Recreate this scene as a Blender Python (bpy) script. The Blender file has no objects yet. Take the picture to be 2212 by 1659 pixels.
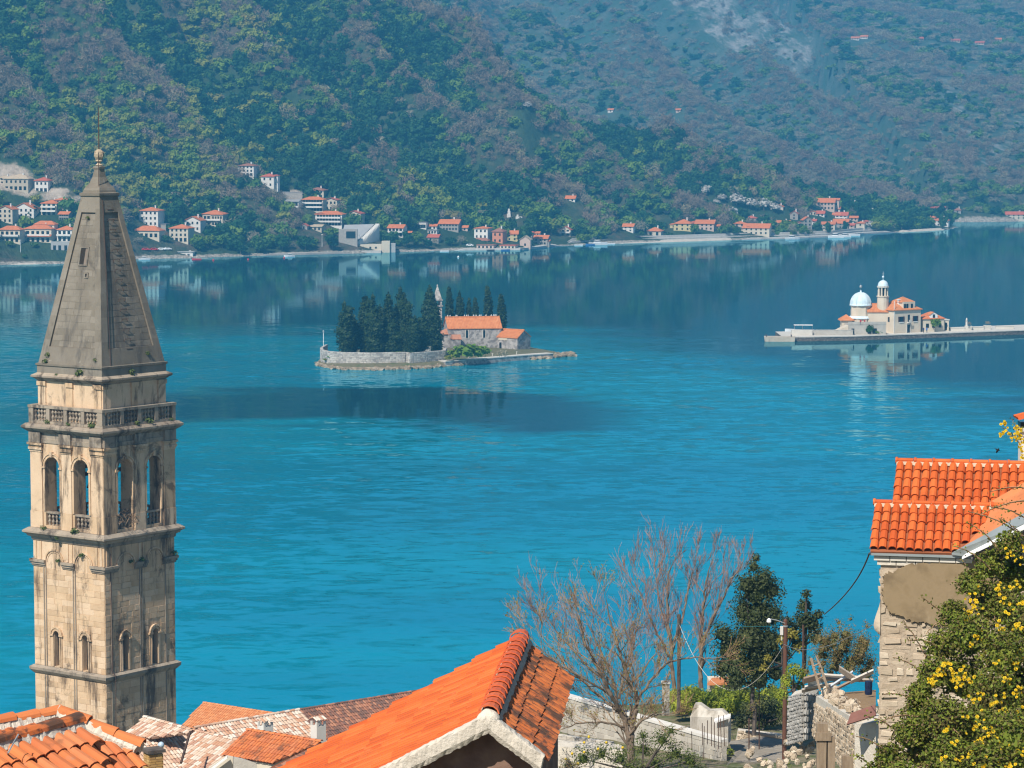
import bpy, bmesh, math, random
import numpy as np
from mathutils import Vector, Matrix, Euler
R = math.radians
scene = bpy.context.scene
COL = scene.collection
# ------------------------------------------------------------------ camera
F = 6050.0 / 2212.0            # focal length in frame widths
CAM_Z = 65.0
PITCH = math.atan(539.5 / 6050.0)
cam_data = bpy.data.cameras.new("camera")
cam_data.sensor_width = 36.0
cam_data.lens = 36.0 * F
cam_data.clip_start = 0.5
cam_data.clip_end = 30000.0
cam = bpy.data.objects.new("camera", cam_data)
COL.objects.link(cam)
cam.location = (0, 0, CAM_Z)
cam.rotation_euler = (math.pi / 2 - PITCH, 0, 0)
scene.camera = cam
# ------------------------------------------------------------------ light
SUN_AZ = 30.0      # degrees to the left of straight behind the camera
SUN_EL = 47.0
SKY_STRENGTH = 0.075
world = bpy.data.worlds.new("World")
scene.world = world
world.use_nodes = True
wn = world.node_tree
for n in list(wn.nodes):
    wn.nodes.remove(n)
w_out = wn.nodes.new("ShaderNodeOutputWorld")
w_bg = wn.nodes.new("ShaderNodeBackground")
w_sky = wn.nodes.new("ShaderNodeTexSky")
w_sky.sky_type = 'NISHITA'
w_sky.sun_disc = False
w_sky.sun_elevation = R(SUN_EL)
sx, sy = -math.sin(R(SUN_AZ)), -math.cos(R(SUN_AZ))       # towards the sun, on the ground
w_sky.sun_rotation = math.atan2(sx, sy)                     # clockwise from +Y
w_sky.altitude = 60
w_sky.air_density = 1.0
w_sky.dust_density = 0.6
w_sky.ozone_density = 2.5
w_bg.inputs['Strength'].default_value = SKY_STRENGTH
wn.links.new(w_sky.outputs[0], w_bg.inputs[0])
wn.links.new(w_bg.outputs[0], w_out.inputs[0])
sun_data = bpy.data.lights.new("sun", 'SUN')
sun_data.energy = 5.0
sun_data.angle = R(0.5)
sun_data.color = (1.0, 0.94, 0.84)
sun = bpy.data.objects.new("sun", sun_data)
COL.objects.link(sun)
sdir = Vector((sx * math.cos(R(SUN_EL)), sy * math.cos(R(SUN_EL)), math.sin(R(SUN_EL))))
sun.rotation_euler = sdir.to_track_quat('Z', 'Y').to_euler()
sun.location = (-100, -100, 300)
vs = scene.view_settings
vs.view_transform = 'Standard'
try:
    vs.look = 'None'
except Exception:
    pass
vs.exposure = 0.40
vs.gamma = 1.0
vs.use_curve_mapping = False
cy = scene.cycles
cy.use_denoising = True
try:
    cy.denoiser = 'OPENIMAGEDENOISE'
    cy.denoising_input_passes = 'RGB_ALBEDO_NORMAL'
    cy.denoising_prefilter = 'ACCURATE'
except Exception:
    pass
cy.max_bounces = 5
cy.diffuse_bounces = 2
cy.glossy_bounces = 3
cy.transmission_bounces = 2
cy.transparent_max_bounces = 12
cy.volume_bounces = 0
cy.sample_clamp_indirect = 6.0
cy.use_adaptive_sampling = True
cy.adaptive_threshold = 0.015
try:
    cy.filter_width = 1.2
except Exception:
    pass
# ------------------------------------------------------------------ measuring: photo pixels (2212 x 1659) to places
FP = 6050.0
CP, SP = math.cos(PITCH), math.sin(PITCH)
def ray(px, py):
    a, b = (px - 1106.0) / FP, (829.5 - py) / FP
    return Vector((a, CP + b * SP, -SP + b * CP))
def P(px, py, Y):
    d = ray(px, py)
    t = Y / d.y
    return Vector((d.x * t, Y, CAM_Z + d.z * t))
def PZ(px, py, z=0.0):
    d = ray(px, py)
    t = (z - CAM_Z) / d.z
    return Vector((d.x * t, d.y * t, z))
def project(x, y, z):
    dz = z - CAM_Z
    dep = y * CP - dz * SP
    up = y * SP + dz * CP
    return 1106.0 + FP * x / dep, 829.5 - FP * up / dep
# ------------------------------------------------------------------ objects
def tag(o, label=None, cat=None, group=None, kind=None):
    if label: o['label'] = label
    if cat: o['category'] = cat
    if group: o['group'] = group
    if kind: o['kind'] = kind
    return o
def thing(name, label, cat, loc=(0, 0, 0), rz=0.0, group=None):
    o = bpy.data.objects.new(name, None)
    COL.objects.link(o)
    o.location = loc
    o.rotation_euler = (0, 0, rz)
    o.empty_display_size = 0.3
    return tag(o, label, cat, group)
class MB:
    """collects vertices and faces of one mesh object"""
    def __init__(s):
        s.v, s.f, s.m = [], [], []
    def poly(s, pts, m=0):
        b = len(s.v)
        s.v += [tuple(p) for p in pts]
        s.f.append(tuple(range(b, b + len(pts))))
        s.m.append(m)
    def add(s, verts, faces, m=0):
        b = len(s.v)
        s.v += [tuple(p) for p in verts]
        s.f += [tuple(b + i for i in f) for f in faces]
        s.m += [m] * len(faces)
    def box(s, x0, x1, y0, y1, z0, z1, m=0, xf=None):
        v = [(x0, y0, z0), (x1, y0, z0), (x1, y1, z0), (x0, y1, z0), (x0, y0, z1), (x1, y0, z1), (x1, y1, z1), (x0, y1, z1)]
        if xf is not None:
            v = [xf(*p) for p in v]
        s.add(v, [(0, 3, 2, 1), (4, 5, 6, 7), (0, 1, 5, 4), (1, 2, 6, 5), (2, 3, 7, 6), (3, 0, 4, 7)], m)
    def frustum(s, a0, b0, z0, a1, b1, z1, m=0, cx=0, cy=0, cap0=True, cap1=True):
        v = [(cx - a0, cy - b0, z0), (cx + a0, cy - b0, z0), (cx + a0, cy + b0, z0), (cx - a0, cy + b0, z0),
             (cx - a1, cy - b1, z1), (cx + a1, cy - b1, z1), (cx + a1, cy + b1, z1), (cx - a1, cy + b1, z1)]
        f = [(0, 1, 5, 4), (1, 2, 6, 5), (2, 3, 7, 6), (3, 0, 4, 7)]
        if cap0: f.append((0, 3, 2, 1))
        if cap1: f.append((4, 5, 6, 7))
        s.add(v, f, m)
    def lathe(s, prof, n=12, cx=0, cy=0, m=0, ph=0.0):
        """prof: (radius, z) from the bottom up"""
        v, f = [], []
        for r, z in prof:
            for k in range(n):
                a = 2 * math.pi * (k + ph) / n
                v.append((cx + r * math.cos(a), cy + r * math.sin(a), z))
        for i in range(len(prof) - 1):
            for k in range(n):
                k2 = (k + 1) % n
                f.append((i * n + k, i * n + k2, (i + 1) * n + k2, (i + 1) * n + k))
        f.append(tuple(reversed(range(n))))
        f.append(tuple((len(prof) - 1) * n + k for k in range(n)))
        s.add(v, f, m)
    def tube(s, pts, radii, n=5, m=0, caps=True):
        pts = [Vector(p) for p in pts]
        if not hasattr(radii, '__len__'):
            radii = [radii] * len(pts)
        v, f = [], []
        up = Vector((0.13, 0.21, 0.97))
        for i, p in enumerate(pts):
            d = pts[min(i + 1, len(pts) - 1)] - pts[max(i - 1, 0)]
            if d.length < 1e-9: d = Vector((0, 0, 1))
            d.normalize()
            a = d.cross(up)
            if a.length < 0.05: a = d.cross(Vector((1, 0, 0)))
            a.normalize()
            b = d.cross(a)
            for k in range(n):
                t = 2 * math.pi * k / n
                v.append(tuple(p + (a * math.cos(t) + b * math.sin(t)) * radii[i]))
        for i in range(len(pts) - 1):
            for k in range(n):
                k2 = (k + 1) % n
                f.append((i * n + k, i * n + k2, (i + 1) * n + k2, (i + 1) * n + k))
        if caps:
            f.append(tuple(reversed(range(n))))
            f.append(tuple((len(pts) - 1) * n + k for k in range(n)))
        s.add(v, f, m)
    def mesh(s, name, mats, smooth=False):
        me = bpy.data.meshes.new(name)
        me.from_pydata(s.v, [], s.f)
        for mt in (mats if isinstance(mats, (list, tuple)) else [mats]):
            me.materials.append(mt)
        if any(s.m):
            me.polygons.foreach_set('material_index', s.m)
        if smooth:
            me.polygons.foreach_set('use_smooth', [True] * len(s.f))
        me.update()
        return me
    def build(s, name, mats, parent=None, smooth=False, **kw):
        return place(name, s.mesh(name, mats, smooth), parent, **kw)
def place(name, me, parent=None, loc=None, rot=None, scale=None, matrix=None, label=None, cat=None, group=None, kind=None):
    o = bpy.data.objects.new(name, me)
    COL.objects.link(o)
    if parent is not None: o.parent = parent
    if matrix is not None: o.matrix_local = matrix
    if loc is not None: o.location = loc
    if rot is not None: o.rotation_euler = rot
    if scale is not None: o.scale = scale
    return tag(o, label, cat, group, kind)
def np_mesh(name, verts, quads, mats, smooth=False):
    """mesh from numpy arrays; quads (n, 4)"""
    me = bpy.data.meshes.new(name)
    verts = np.asarray(verts, dtype=np.float32).reshape(-1, 3)
    quads = np.asarray(quads, dtype=np.int32)
    n, k = quads.shape
    me.vertices.add(len(verts))
    me.vertices.foreach_set('co', verts.ravel())
    me.loops.add(n * k)
    me.loops.foreach_set('vertex_index', quads.ravel())
    me.polygons.add(n)
    me.polygons.foreach_set('loop_start', np.arange(0, n * k, k, dtype=np.int32))
    me.polygons.foreach_set('loop_total', np.full(n, k, dtype=np.int32))
    if smooth:
        me.polygons.foreach_set('use_smooth', np.ones(n, dtype=bool))
    for mt in (mats if isinstance(mats, (list, tuple)) else [mats]):
        me.materials.append(mt)
    me.update(calc_edges=True)
    me.validate()
    return me
# ------------------------------------------------------------------ noise for shapes
def _lattice(seed):
    return np.random.RandomState(seed).rand(256, 256)
_LAT = {}
def vnoise(x, y, seed=0):
    if seed not in _LAT: _LAT[seed] = _lattice(seed)
    L = _LAT[seed]
    xi, yi = np.floor(x).astype(int), np.floor(y).astype(int)
    fx, fy = x - xi, y - yi
    fx, fy = fx * fx * (3 - 2 * fx), fy * fy * (3 - 2 * fy)
    a, b = L[xi & 255, yi & 255], L[(xi + 1) & 255, yi & 255]
    c, d = L[xi & 255, (yi + 1) & 255], L[(xi + 1) & 255, (yi + 1) & 255]
    return (a * (1 - fx) + b * fx) * (1 - fy) + (c * (1 - fx) + d * fx) * fy
def fbm(x, y, oct=4, seed=0, gain=0.5):
    s, a, t = 0.0, 1.0, 0.0
    for i in range(oct):
        s = s + a * vnoise(x * 2 ** i + 17.3 * i, y * 2 ** i + 9.1 * i, seed + i)
        t += a
        a *= gain
    return s / t
# ------------------------------------------------------------------ materials
class NT:
    def __init__(s, name):
        s.mat = bpy.data.materials.new(name)
        s.mat.use_nodes = True
        s.t = s.mat.node_tree
        s.bsdf = s.t.nodes['Principled BSDF']
        s.out = s.t.nodes['Material Output']
    def n(s, kind, **kw):
        nd = s.t.nodes.new('ShaderNode' + kind)
        for k, v in kw.items():
            setattr(nd, k, v)
        return nd
    def l(s, a, b):
        s.t.links.new(a, b)
    def val(s, sock, v):
        if hasattr(v, 'is_output'): s.l(v, sock)
        else: sock.default_value = v
    def math(s, op, a, b=0.0, c=0.0, clamp=False):
        nd = s.n('Math', operation=op, use_clamp=clamp)
        s.val(nd.inputs[0], a); s.val(nd.inputs[1], b); s.val(nd.inputs[2], c)
        return nd.outputs[0]
    def mix(s, f, a, b, blend='MIX'):
        nd = s.n('Mix', data_type='RGBA', blend_type=blend)
        s.val(nd.inputs[0], f)
        s.val(nd.inputs[6], a if hasattr(a, 'is_output') else (*a, 1))
        s.val(nd.inputs[7], b if hasattr(b, 'is_output') else (*b, 1))
        return nd.outputs[2]
    def ramp(s, f, stops, interp='LINEAR'):
        nd = s.n('ValToRGB')
        nd.color_ramp.interpolation = interp
        els = nd.color_ramp.elements
        while len(els) < len(stops): els.new(0.5)
        for e, (p, c) in zip(els, stops):
            e.position = p
            e.color = (*c, 1) if len(c) == 3 else c
        s.val(nd.inputs[0], f)
        return nd.outputs[0]
    def pos(s, stretch=(1, 1, 1)):
        g = s.n('NewGeometry')
        if tuple(stretch) == (1, 1, 1): return g.outputs['Position']
        m = s.n('VectorMath', operation='MULTIPLY')
        s.l(g.outputs['Position'], m.inputs[0])
        m.inputs[1].default_value = stretch
        return m.outputs[0]
    def noise(s, vec, scale, detail=4.0, rough=0.55, dist=0.0):
        nd = s.n('TexNoise')
        s.l(vec, nd.inputs['Vector'])
        nd.inputs['Scale'].default_value = scale
        nd.inputs['Detail'].default_value = detail
        nd.inputs['Roughness'].default_value = rough
        nd.inputs['Distortion'].default_value = dist
        return nd.outputs[0]
    def remap(s, v, a, b, c=0.0, d=1.0, smooth=True):
        nd = s.n('MapRange')
        if smooth: nd.interpolation_type = 'SMOOTHSTEP'
        s.val(nd.inputs[0], v)
        for i, q in enumerate((a, b, c, d)): nd.inputs[1 + i].default_value = q
        return nd.outputs[0]
    def rand(s):
        """0..1, different for every object, instance and loose piece of a mesh"""
        a = s.n('ObjectInfo').outputs['Random']
        b = s.n('NewGeometry').outputs['Random Per Island']
        return s.math('FRACT', s.math('ADD', a, b))
    def bump(s, h, strength, dist):
        nd = s.n('Bump')
        nd.inputs['Strength'].default_value = strength
        nd.inputs['Distance'].default_value = dist
        s.l(h, nd.inputs['Height'])
        s.l(nd.outputs[0], s.bsdf.inputs['Normal'])
        return nd
def _stops(cols):
    n = len(cols)
    return [(i / (n - 1) * 0.6 + 0.2 if n > 1 else 0.5, c) for i, c in enumerate(cols)]
def pmat(name, cols, scale=1.0, rough=0.85, rcols=None, rmix=0.5, rnd=0.0, stains=(), bump=0.0, bscale=None, bdist=0.02,
         spec=0.25, stretch=(1, 1, 1), metal=0.0, detail=5.0, sss=None):
    """cols: colours of a noise; rcols: colours picked per piece; stains: (colour, scale, low, high, stretch, amount)"""
    t = NT(name)
    p = t.pos(stretch)
    c = t.ramp(t.noise(p, scale, detail), _stops(cols)) if len(cols) > 1 else None
    if c is None:
        rgb = t.n('RGB'); rgb.outputs[0].default_value = (*cols[0], 1); c = rgb.outputs[0]
    if rcols:
        n = len(rcols)
        rc = t.ramp(t.rand(), [(i / n, q) for i, q in enumerate(rcols)], 'CONSTANT')
        c = t.mix(rmix, c, rc)
    if rnd:
        k = t.math('MULTIPLY_ADD', t.rand(), rnd, 1 - rnd / 2)
        v = t.n('VectorMath', operation='SCALE')
        t.l(c, v.inputs[0]); t.l(k, v.inputs[3]); c = v.outputs[0]
    for col, sc, lo, hi, st, amt in stains:
        f = t.remap(t.noise(t.pos(st), sc, 6.0, 0.6), lo, hi, 0.0, amt)
        c = t.mix(f, c, col)
    t.l(c, t.bsdf.inputs['Base Color'])
    t.bsdf.inputs['Roughness'].default_value = rough
    t.bsdf.inputs['Specular IOR Level'].default_value = spec
    t.bsdf.inputs['Metallic'].default_value = metal
    if bump:
        t.bump(t.noise(p, bscale or scale * 6, 6.0, 0.65), bump, bdist)
    return t.mat
def leafmat(name, cols, trans=0.25, var=0.3, patch=0.08, rough=0.6, pertree=False):
    """foliage: colour picked per leaf, light and dark patches through the crown, some light passing through"""
    t = NT(name)
    r = t.n('ObjectInfo').outputs['Random'] if pertree else t.rand()
    n = len(cols)
    c = t.ramp(r, [(i / max(n - 1, 1), q) for i, q in enumerate(cols)])
    k = t.noise(t.pos(), patch, 3.0)
    k = t.math('MULTIPLY_ADD', k, var * 2, 1 - var)
    v = t.n('VectorMath', operation='SCALE')
    t.l(c, v.inputs[0]); t.l(k, v.inputs[3]); c = v.outputs[0]
    t.l(c, t.bsdf.inputs['Base Color'])
    t.bsdf.inputs['Roughness'].default_value = rough
    t.bsdf.inputs['Specular IOR Level'].default_value = 0.2
    if trans > 0:
        tr = t.n('BsdfTranslucent')
        t.l(c, tr.inputs[0])
        mx = t.n('MixShader')
        mx.inputs[0].default_value = trans
        t.l(t.bsdf.outputs[0], mx.inputs[1]); t.l(tr.outputs[0], mx.inputs[2])
        t.l(mx.outputs[0], t.out.inputs[0])
    return t.mat
# ------------------------------------------------------------------ material library
M = {}
M['far_ground'] = None
M['concrete'] = pmat('concrete', [(.42, .39, .35), (.56, .53, .48)], .6, .9, stains=[((.2, .19, .17), .5, .55, .8, (1, 1, .3), .5)])
M['paving'] = pmat('paving', [(.5, .46, .4), (.64, .6, .53)], .4, .9)
M['beach'] = pmat('beach_pebbles', [(.42, .36, .28), (.66, .59, .5)], .5, .95, bump=.4, bdist=.1)
M['asphalt'] = pmat('asphalt', [(.06, .06, .06), (.1, .1, .1)], .7, .9)
M['glass'] = pmat('dark_window_glass', [(.012, .016, .02)], 1, .12, spec=.5)
M['shutter_brown'] = pmat('dark_red_brown_shutter', [(.06, .02, .015)], 1, .7)
M['white_paint'] = pmat('white_paint', [(.72, .71, .68), (.8, .79, .77)], .5, .6)
M['metal'] = pmat('galvanised_metal', [(.32, .34, .34), (.46, .48, .48)], 3, .45, spec=.5, metal=.5)
M['bark'] = pmat('bark', [(.05, .04, .035), (.16, .13, .11)], 3, .95, bump=.6, bdist=.02)
# walls of the far houses
for k, c in {'w': (.74, .70, .64), 'c': (.62, .54, .42), 's': (.36, .33, .29), 'y': (.62, .52, .27), 'o': (.60, .25, .14),
             'p': (.58, .43, .35), 'g': (.42, .41, .39), 't': (.5, .43, .33)}.items():
    M['wall_' + k] = pmat('house_wall_' + k, [tuple(q * .86 for q in c), c], .35, .9, stains=[(tuple(q * .6 for q in c), .3, .62, .85, (1, 1, .4), .45)])
M['rubble_far'] = pmat('far_rubble_wall', [(.27, .25, .22), (.45, .41, .36)], 1.2, .9)
for k, c in {'o': (.55, .17, .06), 'd': (.30, .13, .085), 't': (.48, .37, .25), 'g': (.3, .29, .28), 'r': (.45, .11, .06)}.items():
    M['roof_' + k] = pmat('house_roof_' + k, [tuple(q * .7 for q in c), c, tuple(min(1, q * 1.2) for q in c)], .8, .85, stretch=(1, 1, 2))
# foliage
M['leaf_dark'] = leafmat('evergreen_leaves', [(.010, .05, .016), (.02, .075, .02), (.045, .11, .024)], .15, .35, .06, pertree=True)
M['leaf_mid'] = leafmat('green_leaves', [(.10, .19, .022), (.16, .25, .03), (.07, .16, .03)], .25, .3, .06, pertree=True)
M['leaf_yellow'] = leafmat('young_spring_leaves', [(.20, .27, .03), (.29, .30, .05), (.18, .26, .03), (.30, .25, .06)], .3, .25, .06, pertree=True)
M['leaf_bare'] = leafmat('leafless_twigs', [(.22, .15, .115), (.27, .195, .125), (.18, .14, .11), (.31, .25, .14)], 0, .3, .05, pertree=True)
M['leaf_grey'] = leafmat('grey_budding_twigs', [(.30, .26, .17), (.25, .22, .16)], 0, .25, .05, pertree=True)
M['blossom'] = leafmat('white_blossom', [(.5, .46, .42), (.62, .58, .52)], .2, .25, .2)
M['cypress'] = leafmat('cypress_leaves', [(.012, .030, .010), (.02, .044, .013), (.034, .06, .016)], .08, .35, .35)
# ------------------------------------------------------------------ far shore and mountains
_sh = [(-500, 588), (0, 572), (140, 570), (290, 560), (450, 556), (540, 553), (750, 548), (850, 545), (980, 541), (1130, 540), (1200, 532),
       (1300, 527), (1440, 523), (1600, 518), (1700, 516), (1800, 512), (1860, 506), (1960, 501), (2040, 497), (2066, 493)]
_shw = [PZ(a, b) for a, b in _sh]
SHX = np.array([p.x for p in _shw] + [_shw[-1].x + 6, _shw[-1].x + 10, PZ(2120, 479.6).x, PZ(2230, 478).x, 700, 1200, 2500])
SHY = np.array([p.y for p in _shw] + [_shw[-1].y + 30, PZ(2085, 480).y, PZ(2120, 479.6).y, PZ(2230, 478).y, 2120, 2300, 2600])
def shore(x):
    return np.interp(x, SHX, SHY)
def _crest(rows):
    w = [P(a, b, d) for a, b, d in rows]
    return np.array([p.x for p in w]), np.array([p.y for p in w]), np.array([p.z for p in w])
def spur_phase(x, t, y):
    return (t + 1.9 * x) / 165.0 + 1.1 * fbm(x / 230, y / 230, 3, 11)
def spur_phase2(x, y):
    return (y + 3.3 * x) / 520.0 + 1.1 * fbm(x / 420, y / 420, 3, 31)
C1 = _crest([(-900, -1250, 2250), (-500, -1000, 2150), (0, -620, 2050), (400, -340, 2000), (700, -130, 1960), (870, -5, 1940), (960, 55, 1930), (1050, 125, 1930),
             (1160, 190, 1930), (1290, 262, 1930), (1430, 305, 1940), (1560, 347, 1960), (1700, 395, 1970), (1800, 428, 1990), (1930, 462, 2010), (2075, 486, 2010), (2100, 500, 2010)])
C2 = _crest([(-900, -1150, 4800), (600, -950, 4700), (1106, -640, 4600), (1400, -330, 4500), (1560, -120, 4400), (1650, 0, 4300), (1730, 110, 4150), (1800, 225, 4000),
             (1860, 305, 3800), (1920, 378, 3500), (2000, 440, 3200), (2080, 475, 2900), (2140, 500, 2700)])
C3 = _crest([(-900, -900, 2750), (600, -330, 2750), (1000, -62, 2700), (1130, 22, 2680), (1250, 108, 2660), (1400, 203, 2640), (1560, 276, 2620), (1700, 345, 2600), (1830, 408, 2580), (1930, 452, 2560), (2020, 482, 2540), (2100, 505, 2520)])
def H_raw(x, y):
    S = shore(x)
    t = y - S
    # near hillside with spurs running down to the right
    yc, zc = np.interp(x, C1[0], C1[1]), np.interp(x, C1[0], C1[2])
    tau = t / np.maximum(yc - S, 30)
    g = np.where(tau < 1, .72 * tau + .28 * tau * tau, 1 - .32 * (y - yc) / np.maximum(zc, 8))
    h1 = zc * g
    ph = spur_phase(x, t, y)
    spur = (np.abs(((ph + .5) % 1.0) - .5) * 2) ** 1.3            # sharp gullies, rounded spurs
    h1 = h1 + (spur - .5) * 34 * np.clip((zc - 10) / 60, 0, 1) * np.clip(tau * 2.2, 0, 1) * np.clip(3 - 2 * tau, 0, 1)
    h1 = h1 + (fbm(x / 45, y / 45, 4, 5) - .5) * 15 * np.clip(t / 120, 0, 1)
    # rocky massif behind
    yc2, zc2 = np.interp(x, C2[0], C2[1]), np.interp(x, C2[0], C2[2])
    tau2 = (y - 2000) / (yc2 - 2000)
    h2 = np.where(tau2 < 1, zc2 * (.6 * tau2 + .4 * tau2 ** 2), zc2 - .3 * (y - yc2))
    ph2 = spur_phase2(x, y)
    h2 = h2 + ((np.abs(((ph2 + .5) % 1.0) - .5) * 2) ** 1.2 - .5) * 85 * np.clip(zc2 / 150, 0, 1) * np.clip(tau2 * 2, 0, 1)
    h2 = h2 + (fbm(x / 100, y / 100, 5, 41) - .5) * 60 * np.clip(tau2 * 1.5, 0, 1) * np.clip(zc2 / 60, .1, 1)
    yc3, zc3 = np.interp(x, C3[0], C3[1]), np.interp(x, C3[0], C3[2])
    tau3 = (y - 1980) / (yc3 - 1980)
    hm = np.where(tau3 < 1, zc3 * (.55 * tau3 + .45 * tau3 ** 2), zc3 - .45 * (y - yc3))
    ph3 = spur_phase2(x, y) * 1.6
    hm = hm + ((np.abs(((ph3 + .5) % 1.0) - .5) * 2) ** 1.2 - .5) * 34 * np.clip(zc3 / 60, 0, 1) * np.clip(tau3 * 2, 0, 1) + (fbm(x / 60, y / 60, 4, 83) - .5) * 22 * np.clip(tau3, 0, 1) * np.clip(zc3 / 40, .1, 1)
    h2 = np.maximum(h2, hm)
    # valley and slope on the right
    xv = .131 * y
    zf = np.maximum(0, y - 2320) * .045 + np.maximum(0, y - 4200) * .12 + np.maximum(0, y - 5100) * .35
    side = np.where(x > xv, .34 * (x - xv), .10 * (xv - x))
    h3 = (zf + side) * np.clip((y - 2080) / 330, 0, 1) ** 1.1 + (fbm(x / 150, y / 150, 5, 51) - .5) * 62 * np.clip((y - 2120) / 500, 0, 1)
    h = np.maximum(h1, np.maximum(h2, h3))
    h = np.where(t < 0, np.maximum(t * .35, -8), np.minimum(np.minimum(h, 640) + .25, .25 + t * .9))
    return h
gx = np.concatenate([np.arange(-1500, -420, 30), np.arange(-420, 480, 6), np.arange(480, 1150, 12), np.arange(1150, 2400, 50)]).astype(float)
gy = np.concatenate([np.arange(1330, 1420, 6), np.arange(1420, 2110, 4.5), np.arange(2110, 2700, 9), np.arange(2700, 5400, 16), np.arange(5400, 7000, 60)]).astype(float)
GX, GY = np.meshgrid(gx, gy, indexing='ij')
GZ = H_raw(GX, GY)
def H(x, y):
    """height of the terrain mesh (bilinear)"""
    x, y = np.atleast_1d(np.asarray(x, float)), np.atleast_1d(np.asarray(y, float))
    i = np.clip(np.searchsorted(gx, x) - 1, 0, len(gx) - 2)
    j = np.clip(np.searchsorted(gy, y) - 1, 0, len(gy) - 2)
    u, v = np.clip((x - gx[i]) / (gx[i + 1] - gx[i]), 0, 1), np.clip((y - gy[j]) / (gy[j + 1] - gy[j]), 0, 1)
    return (GZ[i, j] * (1 - u) + GZ[i + 1, j] * u) * (1 - v) + (GZ[i, j + 1] * (1 - u) + GZ[i + 1, j + 1] * u) * v
def hit(px, py, y0=1350.0):
    """where the line of sight through a photo pixel meets the far land"""
    d = ray(px, py)
    ys = np.arange(y0, 6900, 1.5)
    t = ys / d.y
    below = np.nonzero(CAM_Z + d.z * t <= H(d.x * t, ys))[0]
    k = below[0] if len(below) else len(ys) - 1
    return Vector((d.x * t[k], ys[k], CAM_Z + d.z * t[k]))
# where bare rock and bare earth show: (px, py, rx, ry, tilt deg, strength)
ROCKS = [(1560, 40, 130, 60, 35, .9), (1700, 90, 120, 50, 40, .85), (1480, 20, 90, 30, 35, .7), (1350, 120, 90, 22, 40, .5), (1610, 150, 70, 22, 35, .5),
         (2060, 215, 60, 30, 60, .8), (2090, 160, 30, 30, 60, .6), (2000, 300, 70, 25, -30, .6), (2090, 270, 60, 25, -40, .7), (2160, 330, 80, 40, -55, .75),
         (2200, 280, 40, 50, -60, .7), (1900, 275, 40, 16, 0, .55), (2060, 370, 60, 18, -40, .5), (1180, 85, 60, 16, 40, .5), (1240, 60, 80, 20, 40, .5), (1050, 8, 60, 22, 20, .5),
         (1800, 330, 60, 14, 45, .45), (1430, 200, 40, 10, 40, .4)]
EARTH = [(20, 385, 75, 32, 20, 1.0), (130, 425, 60, 20, 30, .9), (190, 440, 40, 14, 35, .6), (640, 425, 40, 18, 20, .7), (800, 500, 50, 22, 0, .6)]
def _mask(px, py, rows):
    m = np.zeros_like(px)
    for cx, cy_, rx, ry, a, s in rows:
        ca, sa = math.cos(R(a)), math.sin(R(a))
        u, v = (px - cx) * ca + (py - cy_) * sa, -(px - cx) * sa + (py - cy_) * ca
        m = np.maximum(m, s * np.clip(1.5 - np.sqrt((u / rx) ** 2 + (v / ry) ** 2), 0, 1))
    return m
PXX, PYY = project(GX, GY, GZ)
ROCK = .86 * _mask(PXX, PYY, ROCKS) * np.clip((GY - 1900) / 150, 0, 1)
ROCK = np.maximum(ROCK, np.clip(.62 * (GZ - 150) / 120, 0, .62) * (GY > 2150) * fbm(GX / 60, GY / 60, 3, 77) * 1.3)
BARE = .8 * _mask(PXX, PYY, EARTH) * (GY < 2000)
SHR = np.clip(1 - (GY - shore(GX)) / 7.0, 0, 1)
nx_, ny_ = GX.shape
idx = np.arange(nx_ * ny_).reshape(nx_, ny_)
quads = np.stack([idx[:-1, :-1], idx[1:, :-1], idx[1:, 1:], idx[:-1, 1:]], -1).reshape(-1, 4)
t = NT('mountain_ground')
pz = t.pos()
c = t.ramp(t.noise(pz, .012, 6.0, .6), [(.32, (.025, .055, .025)), (.48, (.05, .08, .035)), (.6, (.11, .085, .06)), (.7, (.15, .115, .08))])
c = t.mix(t.remap(t.noise(pz, .12, 6.0, .75), .4, .6, 0, .85), c, (.03, .055, .03))
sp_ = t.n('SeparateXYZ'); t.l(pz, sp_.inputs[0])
c = t.mix(t.remap(sp_.outputs[1], 2000.0, 2600.0, 0, .5), c, t.ramp(t.noise(pz, .03, 7.0, .7), [(.35, (.045, .12, .09)), (.5, (.09, .14, .135)), (.65, (.18, .21, .195))]))  # ground turns paler and bluer farther off, distance haze put into its colour
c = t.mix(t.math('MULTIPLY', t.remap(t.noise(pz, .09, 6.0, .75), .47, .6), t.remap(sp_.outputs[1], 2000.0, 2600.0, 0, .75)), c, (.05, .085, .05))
def _attr(name):
    a = t.n('Attribute'); a.attribute_name = name
    return a.outputs['Fac']
streak = t.n('CombineXYZ')
for q, vec in enumerate(((.083, -.29, 0), (1.2, .345, .3), (0, 0, .8))):
    dt = t.n('VectorMath', operation='DOT_PRODUCT'); t.l(pz, dt.inputs[0]); dt.inputs[1].default_value = vec
    t.l(dt.outputs['Value'], streak.inputs[q])
rk = t.math('ADD', _attr('rock'), t.math('MULTIPLY_ADD', t.noise(streak.outputs[0], .06, 8.0, .78), 2.6, -1.3))
rkc = t.ramp(t.noise(streak.outputs[0], .22, 6.0, .7), [(.3, (.12, .12, .11)), (.5, (.28, .27, .26)), (.7, (.44, .43, .41))])
c = t.mix(t.remap(rk, .52, .9, 0, .85), c, rkc)
ea = t.math('ADD', _attr('bare'), t.math('MULTIPLY_ADD', t.noise(pz, .09, 6.0, .65), 1.0, -.5))
c = t.mix(t.remap(ea, .35, .6), c, t.ramp(t.noise(pz, .3, 5.0), [(.3, (.3, .24, .18)), (.7, (.56, .47, .38))]))
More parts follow.
